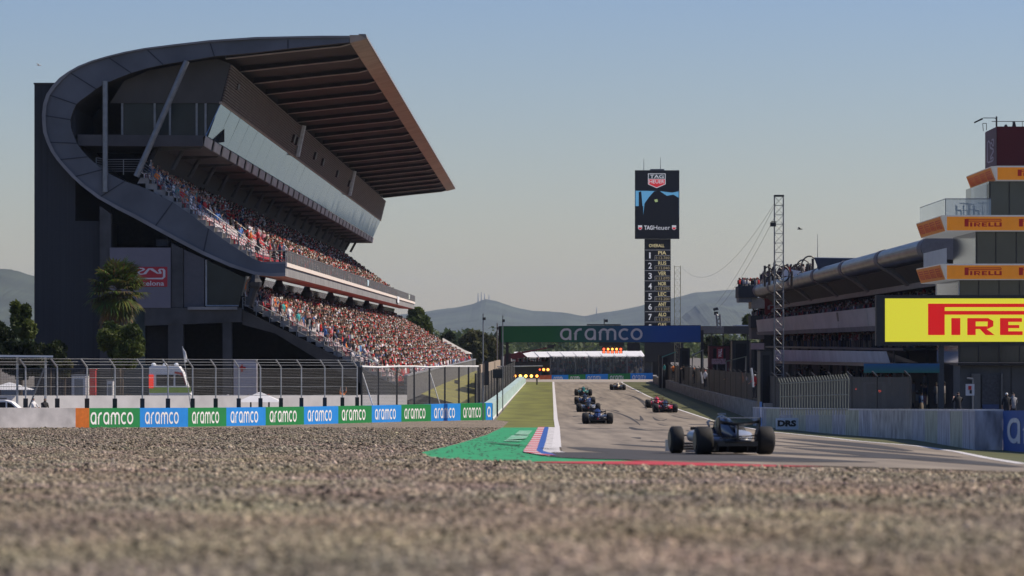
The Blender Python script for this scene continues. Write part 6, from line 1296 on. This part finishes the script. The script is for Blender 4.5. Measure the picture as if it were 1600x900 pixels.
for k, (px, py, Y, w_, cc, lb) in enumerate([(1150, 556, 350, 34, (.16, .17, .13), "low green grey awning behind the pit wall fence"), (1045, 549, 500, 22, (.10, .3, .25), "slanted teal awning beyond the pit wall fence"), (1090, 546, 440, 18, (.3, .3, .3), "small pale awning over the far booths")]):
    t = thing("low_awning", lb, "awning", tuple(P(px, 595, Y)), "awnings behind the pit wall"); mb = MB(); mb.hexa([P(px - w_ / 2, py + 8, Y), P(px + w_ / 2, py, Y), P(px + w_ / 2, py + 1.5, Y), P(px - w_ / 2, py + 10, Y)], [P(px - w_ / 2, py + 8, Y + 6), P(px + w_ / 2, py, Y + 6), P(px + w_ / 2, py + 1.5, Y + 6), P(px - w_ / 2, py + 10, Y + 6)]); mb.build("awning_roof", mat(f"awning_{k}", cc, .8, .2), t)
    for s_ in (-.45, .45): mb = MB(); mb.tube((PX(px + w_ * s_, Y), Y + 1, 0), P(px + w_ * s_, py + (9 if s_ < 0 else 1.5), Y + 1), .06, 5); mb.build("post", grey, t)
cl = ["team member in {} with {} by the booths, {} from the banner's right end"]
i_ = 0
for k, (px, Y) in enumerate([(1038, 510), (1052, 490), (1068, 460), (1085, 420), (1098, 410), (1102, 380), (1140, 350), (1160, 330), (1172, 300), (1180, 280), (1204, 270), (1232, 250), (1250, 240), (1300, 235), (1325, 230), (1497, 200), (1573, 210), (1583, 212)]):
    sh = random.choice(["red", "white", "black", "navy", "orange", "grey", "teal"]) if px < 1200 else random.choice(["black", "navy", "black", "grey"]); hr = random.choice(list(HR)); zz = g(Y) + (1.9 if 262 < Y and px < 1350 else .6)
    person((PX(px, Y), Y, zz - .3), random.choice(["stand", "phone", "lean"]), sh, "dark trousers", hr, random.uniform(1.5, 4), f"team member in {sh} top and {hr.replace('a ', '').replace('an ', '')}, {ords[k]} along the pit wall from far end", "team members behind the pit wall")
strip("pit_wall_platform", 150, 560, lambda Y: rw(Y) + .7, lambda Y: rw(Y) + 16, .35, mat("pit_lane_dark", (.06, .06, .06), .9, .2, .3))

# ------------------------------------------------------------------ racing cars
rimm = mat("wheel_rim", (.03, .03, .032), .4, .1, metal=.6); tyrem = mat("tyre_black", (.008, .008, .008), .75, .15, 8); carbon = mat("carbon_black", (.012, .012, .013), .35, .2, 4)
def ering(y, hw, z0, z1, n=14, e=2.6, cx=0):
    zc, hz = (z0 + z1) / 2, (z1 - z0) / 2; r = []
    for k in range(n):
        a = 2 * math.pi * k / n; c, s = math.cos(a), math.sin(a); r.append((cx + hw * math.copysign(abs(c) ** (2 / e), c), y, zc + hz * math.copysign(abs(s) ** (2 / e), s)))
    return r
def racing_car(label, loc, yaw, body, accent, wingtop, lampon=False):
    t = thing("racing_car", label, "racing car", (0, 0, 0), "racing cars on the straight")
    mb = MB(); mb.loft([ering(2.75, .07, .20, .27), ering(2.5, .11, .19, .36), ering(1.9, .16, .18, .50), ering(1.2, .22, .14, .60), ering(.7, .33, .12, .66), ering(.25, .36, .12, .66), ering(-.05, .34, .12, .68)]); mb.build("nose_cone", body, t, True)
    mb = MB(); mb.loft([ering(.02, .17, .5, .95), ering(-.1, .17, .5, 1.0), ering(-.45, .22, .46, .95), ering(-.9, .22, .44, .82), ering(-1.4, .16, .42, .68), ering(-1.9, .09, .40, .55), ering(-2.1, .05, .40, .48)])
    mb.hexa([(-.012, -.5, .9), (.012, -.5, .9), (.012, -1.9, .5), (-.012, -1.9, .5)], [(-.012, -.5, .97), (.012, -.5, .97), (.012, -1.95, .78), (-.012, -1.95, .78)]); mb.build("engine_cover", body, t, True)
    mb = MB(); mb.loft([ering(.5, .6, .1, .33), ering(.0, .62, .1, .34), ering(-.9, .40, .1, .36), ering(-1.5, .20, .12, .42), ering(-2.2, .10, .2, .40)]); mb.box(-.34, .34, -2.28, -2.24, .30, .36); mb.build("gearbox", carbon, t, True)
    mb = MB()
    for s in (-1, 1): mb.loft([ering(.62, .20, .36, .58, cx=s * .56), ering(.4, .26, .30, .62, cx=s * .56), ering(-.2, .27, .30, .60, cx=s * .53), ering(-.9, .22, .30, .52, cx=s * .42), ering(-1.5, .12, .30, .40, cx=s * .28)])
    mb.build("sidepod", accent, t, True)
    mb = MB(); mb.hexa([(-.78, .9, .05), (.78, .9, .05), (.78, -1.3, .05), (.5, -1.8, .05), (-.5, -1.8, .05), (-.78, -1.3, .05)], [(-.74, .9, .09), (.74, .9, .09), (.76, -1.3, .09), (.5, -1.8, .09), (-.5, -1.8, .09), (-.76, -1.3, .09)])
    mb.hexa([(-.5, -1.8, .05), (.5, -1.8, .05), (.5, -1.8, .14), (-.5, -1.8, .14)], [(-.52, -2.25, .22), (.52, -2.25, .22), (.52, -2.25, .34), (-.52, -2.25, .34)])
    for x in (-.5, -.25, .25, .5): mb.box(x - .008, x + .008, -2.25, -1.75, .07, .30)
    mb.build("floor", carbon, t)
    mb = MB(); n = 12
    for s in range(n):
        u0, u1 = -1 + 2 * s / n, -1 + 2 * (s + 1) / n; zf = lambda u: .80 - .07 * (1 - u * u)
        for dy, dz, ch, th in ((-2.15, 0, .26, .03),):
            mb.hexa([(u0 * .51, dy, zf(u0) + dz), (u1 * .51, dy, zf(u1) + dz), (u1 * .51, dy, zf(u1) + dz + th), (u0 * .51, dy, zf(u0) + dz + th)], [(u0 * .51, dy - ch, zf(u0) + dz + .05), (u1 * .51, dy - ch, zf(u1) + dz + .05), (u1 * .51, dy - ch, zf(u1) + dz + .05 + th), (u0 * .51, dy - ch, zf(u0) + dz + .05 + th)])
    w_ = mb.build("rear_wing", carbon, t)
    mb = MB(); mb.hexa([(-.51, -2.30, .93), (.51, -2.30, .93), (.51, -2.30, .942), (-.51, -2.30, .942)], [(-.51, -2.50, .925), (.51, -2.50, .925), (.51, -2.50, .945), (-.51, -2.50, .945)]); mb.build("wing_flap", wingtop, w_)
    for s in (-1, 1): mb = MB(); mb.hexa([(s * .49 - .01, -2.12, .52), (s * .53 - .01, -2.10, .80), (s * .53 - .01, -2.20, .93), (s * .53 - .01, -2.52, .95), (s * .53 - .01, -2.52, .76), (s * .45 - .01, -2.4, .50)], [(s * .49 + .01, -2.12, .52), (s * .53 + .01, -2.10, .80), (s * .53 + .01, -2.20, .93), (s * .53 + .01, -2.52, .95), (s * .53 + .01, -2.52, .76), (s * .45 + .01, -2.4, .50)]); mb.build("end_plate", carbon, w_)
    mb = MB(); mb.box(-.015, .015, -2.3, -2.15, .35, .80); mb.build("wing_pylon", carbon, w_); mb = MB(); mb.box(-.46, .46, -2.28, -2.14, .40, .43); mb.build("beam_wing", carbon, w_)
    mb = MB()
    for k, (y, z) in enumerate(((2.75, .08), (2.58, .15), (2.45, .22))): mb.hexa([(-.93, y - .12, z), (.93, y - .12, z), (.93, y - .12, z + .015), (-.93, y - .12, z + .015)], [(-.93, y - .30, z + .05), (.93, y - .30, z + .05), (.93, y - .30, z + .065), (-.93, y - .30, z + .065)])
    for s in (-1, 1): mb.box(s * .95 - .012, s * .95 + .012, 2.1, 2.72, .06, .36)
    mb.build("front_wing", accent, t)
    mb = MB(); hp = [(-.30, .0, .72), (-.28, .35, .82), (-.16, .68, .86), (0, .78, .84), (.16, .68, .86), (.28, .35, .82), (.30, .0, .72)]; mb.path(hp, .03, 6); mb.tube((0, .78, .84), (0, 1.0, .62), .022, 6); mb.build("halo", carbon, t)
    mb = MB(); mb.loft([ering(.62, .14, .62, .68), ering(.30, .22, .60, .70), ering(.05, .18, .62, .72)]); mb.build("cockpit", dark, t)
    mb = MB(); mb.box(-.10, .10, -.2, -.12, 1.02, 1.05); mb.box(-.02, .02, -.2, -.14, .97, 1.03); mb.build("camera_pod", accent, t)
    mb = MB()
    for s in (-1, 1): mb.tube((s * .30, .95, .60), (s * .52, .98, .66), .012, 4); mb.box(s * .52 - .09, s * .52 + .09, .95, 1.0, .62, .70)
    mb.build("mirror", carbon, t)
    for s in (-1, 1):
        for y, r, wd in ((1.8, .36, .33), (-1.75, .36, .42)):
            xo = s * 1.0; xi = s * (1.0 - wd); rings = []
            for f_, rr in ((0, .80), (.06, .93), (.16, 1.0), (.84, 1.0), (.94, .93), (1, .80)):
                x = xi + (xo - xi) * f_; rings.append([(x, y + math.cos(2 * math.pi * k / 26) * r * rr, r + math.sin(2 * math.pi * k / 26) * r * rr) for k in range(26)])
            mb = MB(); mb.loft(rings); wh = mb.build("wheel", tyrem, t, True)
            mb = MB(); mb.tube((xo + s * .004, y, r), (xo + s * .02, y, r), r * .66, 20); mb.build("rim", rimm, wh)
            mb = MB()
            for dz, dy in ((.12, .25), (.12, -.25), (-.10, .25), (-.10, -.22)): mb.tube((xi, y, r + dz), (s * .15, y + dy, r + dz * .8), .018, 4)
            mb.build("suspension", carbon, t)
    if lampon is not None: mb = MB(); mb.box(-.05, .05, -2.33, -2.29, .30, .40); mb.build("rear_lamp", lampR if lampon else red, t)
    t.location = loc; t.rotation_euler = (0, 0, yaw); return t
def carpaint(n, c, met=.0): return mat("car_" + n, c, .28, .05, 2, spec=.6, metal=met)
cw_, cb_, cbk, cn, cr, cg, cy, cs = carpaint("white", (.70, .72, .76)), carpaint("blue", (.02, .05, .20)), carpaint("black", (.015, .015, .018)), carpaint("navy", (.012, .025, .12)), carpaint("red", (.60, .015, .02)), carpaint("green", (.005, .14, .09)), carpaint("cream", (.75, .65, .45)), carpaint("silver", (.30, .32, .36))
cnb = carpaint('night_blue', (.012, .018, .045)); cb2 = carpaint("deep_blue", (.015, .03, .11)); wgt = mat("wing_grey", (.50, .47, .44), .6, .1)
def put_car(px, Y, yaw, *a, **k):
    dx = 2.1 * math.sin(yaw); x = PX(px, Y); pitch = math.atan2(g(Y + 3.6) - g(Y), 3.6)
    t = racing_car(a[0], (x + math.sin(-yaw) * 1.75, Y + 1.75, g(Y + 1.75) + .022), yaw, *a[1:], **k); t.rotation_euler = (pitch, 0, yaw); return t
put_car(1147, 97.5, rad(8), "black racing car with silver flanks nearest the camera, turning onto the straight", cnb, cs, wgt, lampon=None)
put_car(934, 254, rad(-.6), "navy racing car, last in the left-hand line of four", cn, cbk, cn)
put_car(919.5, 326, rad(-.6), "dark silver racing car, third in the left-hand line of four", cbk, cs, cbk)
put_car(914, 372, rad(-.6), "black and blue racing car, second in the left-hand line of four", cbk, cb_, cbk)
put_car(911.5, 442, rad(-.6), "dark green racing car leading the left-hand line of four", cg, cg, cg)
put_car(1027, 352, rad(-.6), "red racing car just ahead of the other red one on the right", cr, cr, cr)
put_car(1040, 322, rad(-.6), "dark red racing car behind the brighter red one on the right", cbk, cr, cbk)
put_car(965.5, 496, rad(-.6), "cream coloured racing car farthest down the straight", cy, cbk, cy)

# ------------------------------------------------------------------ vegetation
def leaves(n, centres, radii, size, cols):
    k = RNG.integers(0, len(centres), n); d = RNG.normal(0, 1, (n, 3)); d /= np.linalg.norm(d, axis=1)[:, None]
    r = RNG.uniform(.35, 1.0, n) ** .5; P0 = centres[k] + d * radii[k] * r[:, None]
    a = RNG.normal(0, 1, (n, 3)); a /= np.linalg.norm(a, axis=1)[:, None]; b = np.cross(a, RNG.normal(0, 1, (n, 3))); b /= np.linalg.norm(b, axis=1)[:, None]
    s = size * RNG.uniform(.6, 1.4, n)[:, None]; V = np.stack([P0 - a * s, P0 - b * s * .5, P0 + a * s, P0 + b * s * .5], 1)
    cc = np.array(cols); c = cc[RNG.integers(0, len(cc), len(centres))][k] * RNG.uniform(.7, 1.35, (n, 1))
    return V.reshape(-1, 3), np.arange(n * 4).reshape(n, 4), np.repeat(c, 4, axis=0)
GR = {"dark": [(.022, .035, .012), (.03, .045, .015), (.018, .03, .01)], "mid": [(.07, .10, .025), (.10, .13, .03), (.055, .08, .022)], "olive": [(.08, .085, .03), (.06, .07, .028), (.10, .10, .04)]}
def tree(nm, lb, px, ytop, Y, wpx, ybot=None, kind="mid", n=5000, size=.32, clumps=26, cat="tree", group=None, base=None, trunk=True):
    x = PX(px, Y); z0 = g(Y) if base is None else base; zt = PZ(ytop, Y); hw = wpx / 2 * Y / F; zb = PZ(ybot, Y) if ybot else z0 + (zt - z0) * .3
    t = thing(nm, lb, cat, (x, Y, z0), group); hz = (zt - zb) / 2; zc = (zt + zb) / 2
    C_ = []; R_ = []
    for i in range(clumps):
        d = RNG.normal(0, 1, 3); d /= np.linalg.norm(d); q = RNG.uniform(.3, .8)
        C_.append([x + d[0] * hw * q, Y + d[1] * hw * q, zc + d[2] * hz * q]); rr = RNG.uniform(.18, .36); R_.append([hw * rr * 1.1, hw * rr * 1.1, max(hz, hw * .5) * rr])
    V, Fq, C = leaves(n, np.array(C_), np.array(R_), size, GR[kind]); np_mesh("crown", V, Fq, C, leafm, t)
    if trunk:
        mb = MB(); mb.tube((x, Y, z0 - .1), (x + .1, Y, zb + hz * .5), max(.12, hw * .07), 8, max(.07, hw * .04))
        for i in range(5): c = C_[i]; mb.tube((x + .05, Y, zb + hz * .2 * i * .4), c, max(.05, hw * .025), 5, .02)
        mb.build("trunk", barkm, t)
    return t
tree("broadleaf_tree", "slender leafy tree rising above the dark shrubs at the far left", 33, 456, 332, 46, 545, "mid", 3500, .26, 22)
tree("broadleaf_tree", "rounded dark tree cut by the left edge of the picture", -2, 500, 328, 60, 560, "dark", 4500, .26)
tree("broadleaf_tree", "dark bushy tree against the foot of the stair tower", 78, 528, 334, 60, 575, "dark", 4000, .24)
tree("shrub", "dark shrub mass behind the steel canopy at far left", 30, 520, 318, 90, 600, "dark", 6000, .24, 30, "shrub")
tree("shrub", "leafy shrub below the palm tree", 190, 496, 306, 82, 590, "mid", 8000, .2, 34, "shrub")
tree("shrub", "sparse brownish shrub by the catch fence left of the red cabinet", 100, 560, 312, 36, 592, "olive", 900, .2, 12, "shrub")
tree("broadleaf_tree", "bushy sunlit tree just past the end of the grandstand ledge", 652, 477, 705, 70, 560, "mid", 9000, .42, 34)
tree("broadleaf_tree", "small dark tree between the ledge tree and the cream marquee", 700, 518, 760, 40, 560, "dark", 3000, .45)
tree("broadleaf_tree", "olive green tree behind the cream marquee and slim pole", 741, 505, 790, 56, 570, "olive", 6000, .5, 30)
tree("broadleaf_tree", "smaller olive tree right behind the slim pole, left of the banner", 768, 522, 820, 36, 575, "olive", 3000, .5)
tree("broadleaf_tree", "dark tree under the flat roof left of the terrace block", 1113, 524, 640, 34, 560, "dark", 2200, .42)
tree("broadleaf_tree", "small tree showing above the flat roof beside the terrace block", 1168, 490, 660, 22, 530, "mid", 1600, .42)
tree("broadleaf_tree", "dark tree under the flat roof behind the booths", 1140, 528, 650, 36, 565, "dark", 2200, .42)
# far woods: one mass
Cn = []; Rn = []
for i in range(420):
    Y = RNG.uniform(1500, 2900); px = RNG.uniform(-250, 1850); r_ = RNG.uniform(6, 14); Cn.append([PX(px, Y), Y, r_ * .3]); Rn.append([r_ * 1.8, r_ * 1.8, r_ * .62])
V, Fq, C = leaves(60000, np.array(Cn), np.array(Rn), 1.6, GR["mid"]); o = np_mesh("far_woods", V, Fq, C, leafm); tag(o, "distant dark tree line at the foot of the hazy hills", "woods", kind="stuff")
# palm
def palm():
    Y = 316; x = PX(184, Y); zc = PZ(452, Y); t = thing("palm_tree", "fan palm tree in front of the grandstand's sign board", "palm tree", (x, Y, g(Y)))
    mb = MB(); pts = [Vector((x + .15 * math.sin(i), Y, g(Y) + (zc - g(Y)) * i / 7)) for i in range(8)]
    for i in range(7): mb.tube(pts[i], pts[i + 1], .30 - .01 * i, 9, .29 - .01 * i)
    mb.build("trunk", barkm, t)
    V, Fc, C = [], [], []
    for k in range(130):
        az = random.uniform(0, 2 * math.pi); el = rad(random.uniform(-75, 80)) if k > 12 else rad(random.uniform(40, 88)); L = random.uniform(1.1, 1.9) * (1.0 if el > -.5 else 1.1)
        d = Vector((math.cos(az) * math.cos(el), math.sin(az) * math.cos(el), math.sin(el))); c0 = Vector((x, Y, zc)); hub = c0 + d * L - Vector((0, 0, .25 * math.cos(el)))
        b = len(V); V += [c0 + Vector((.02, 0, 0)), c0 - Vector((.02, 0, 0)), hub - Vector((.015, 0, 0)), hub + Vector((.015, 0, 0))]; Fc.append((b, b + 1, b + 2, b + 3)); base_ = random.choice([(.09, .11, .03), (.12, .13, .035), (.06, .08, .02)]); base_ = (.17, .12, .06) if el < -1.0 else base_; C += [(.12, .10, .04)] * 4
        side = d.cross(Vector((0, 0, 1))).normalized() if abs(d.z) < .98 else Vector((1, 0, 0)); upv = side.cross(d).normalized(); rl = random.uniform(1.05, 1.6)
        for j in range(17):
            a = rad(-115 + 230 * j / 16); dr_ = (d * math.cos(a) + side * math.sin(a)).normalized(); tip = hub + dr_ * rl * (1 - .15 * abs(a)) - Vector((0, 0, rl * random.uniform(.12, .38))) + upv * random.uniform(-.1, .1); m_ = hub + dr_ * rl * .55; w2 = dr_.cross(upv).normalized() * .075
            b = len(V); V += [hub, m_ + w2, tip, m_ - w2]; Fc.append((b, b + 1, b + 2, b + 3)); cc = [min(1, q * random.uniform(.7, 1.5)) for q in base_]; C += [cc] * 4
    np_mesh("crown", np.array([tuple(v) for v in V]), np.array(Fc), np.array(C), leafm, t)
palm()
# birds
def bird(px, py, Y, s, lb, m):
    c = P(px, py, Y); t = thing("bird", lb, "bird", tuple(c), "birds in the sky"); mb = MB(); mb.loft([[(c.x + x * s, c.y + math.cos(a) * r * s, c.z + math.sin(a) * r * s) for a in [k * math.pi / 3 for k in range(6)]] for x, r in ((-.5, .02), (-.3, .07), (0, .11), (.3, .08), (.45, .03))])
    for y in (-1, 1): mb.hexa([(c.x - .15 * s, c.y, c.z), (c.x + .18 * s, c.y, c.z), (c.x + .18 * s, c.y, c.z + .03 * s), (c.x - .15 * s, c.y, c.z + .03 * s)], [(c.x - .35 * s, c.y + y * s, c.z + .28 * s), (c.x - .2 * s, c.y + y * s, c.z + .28 * s), (c.x - .2 * s, c.y + y * s, c.z + .30 * s), (c.x - .35 * s, c.y + y * s, c.z + .30 * s)])
    mb.build("body", m, t)
bird(1250, 358, 350, .55, "dark bird gliding to the right of the tall lattice mast", black)
bird(61, 102, 300, .42, "small white bird in the sky above the stair tower", white)

# ------------------------------------------------------------------ haze
hb = MB(); hb.box(-19000, 19000, -60, 15500, -1.2, 260)
hz = hb.build("haze", None); hm = bpy.data.materials.new("haze"); hm.use_nodes = True; n_ = hm.node_tree.nodes; n_.remove(n_["Principled BSDF"]); pv = n_.new("ShaderNodeVolumePrincipled"); pv.inputs["Density"].default_value = 3.2e-5; pv.inputs["Color"].default_value = (.66, .80, 1.0, 1); pv.inputs["Anisotropy"].default_value = .2
hm.node_tree.links.new(pv.outputs[0], n_["Material Output"].inputs["Volume"]); hz.data.materials.clear(); hz.data.materials.append(hm); hz["kind"] = "stuff"
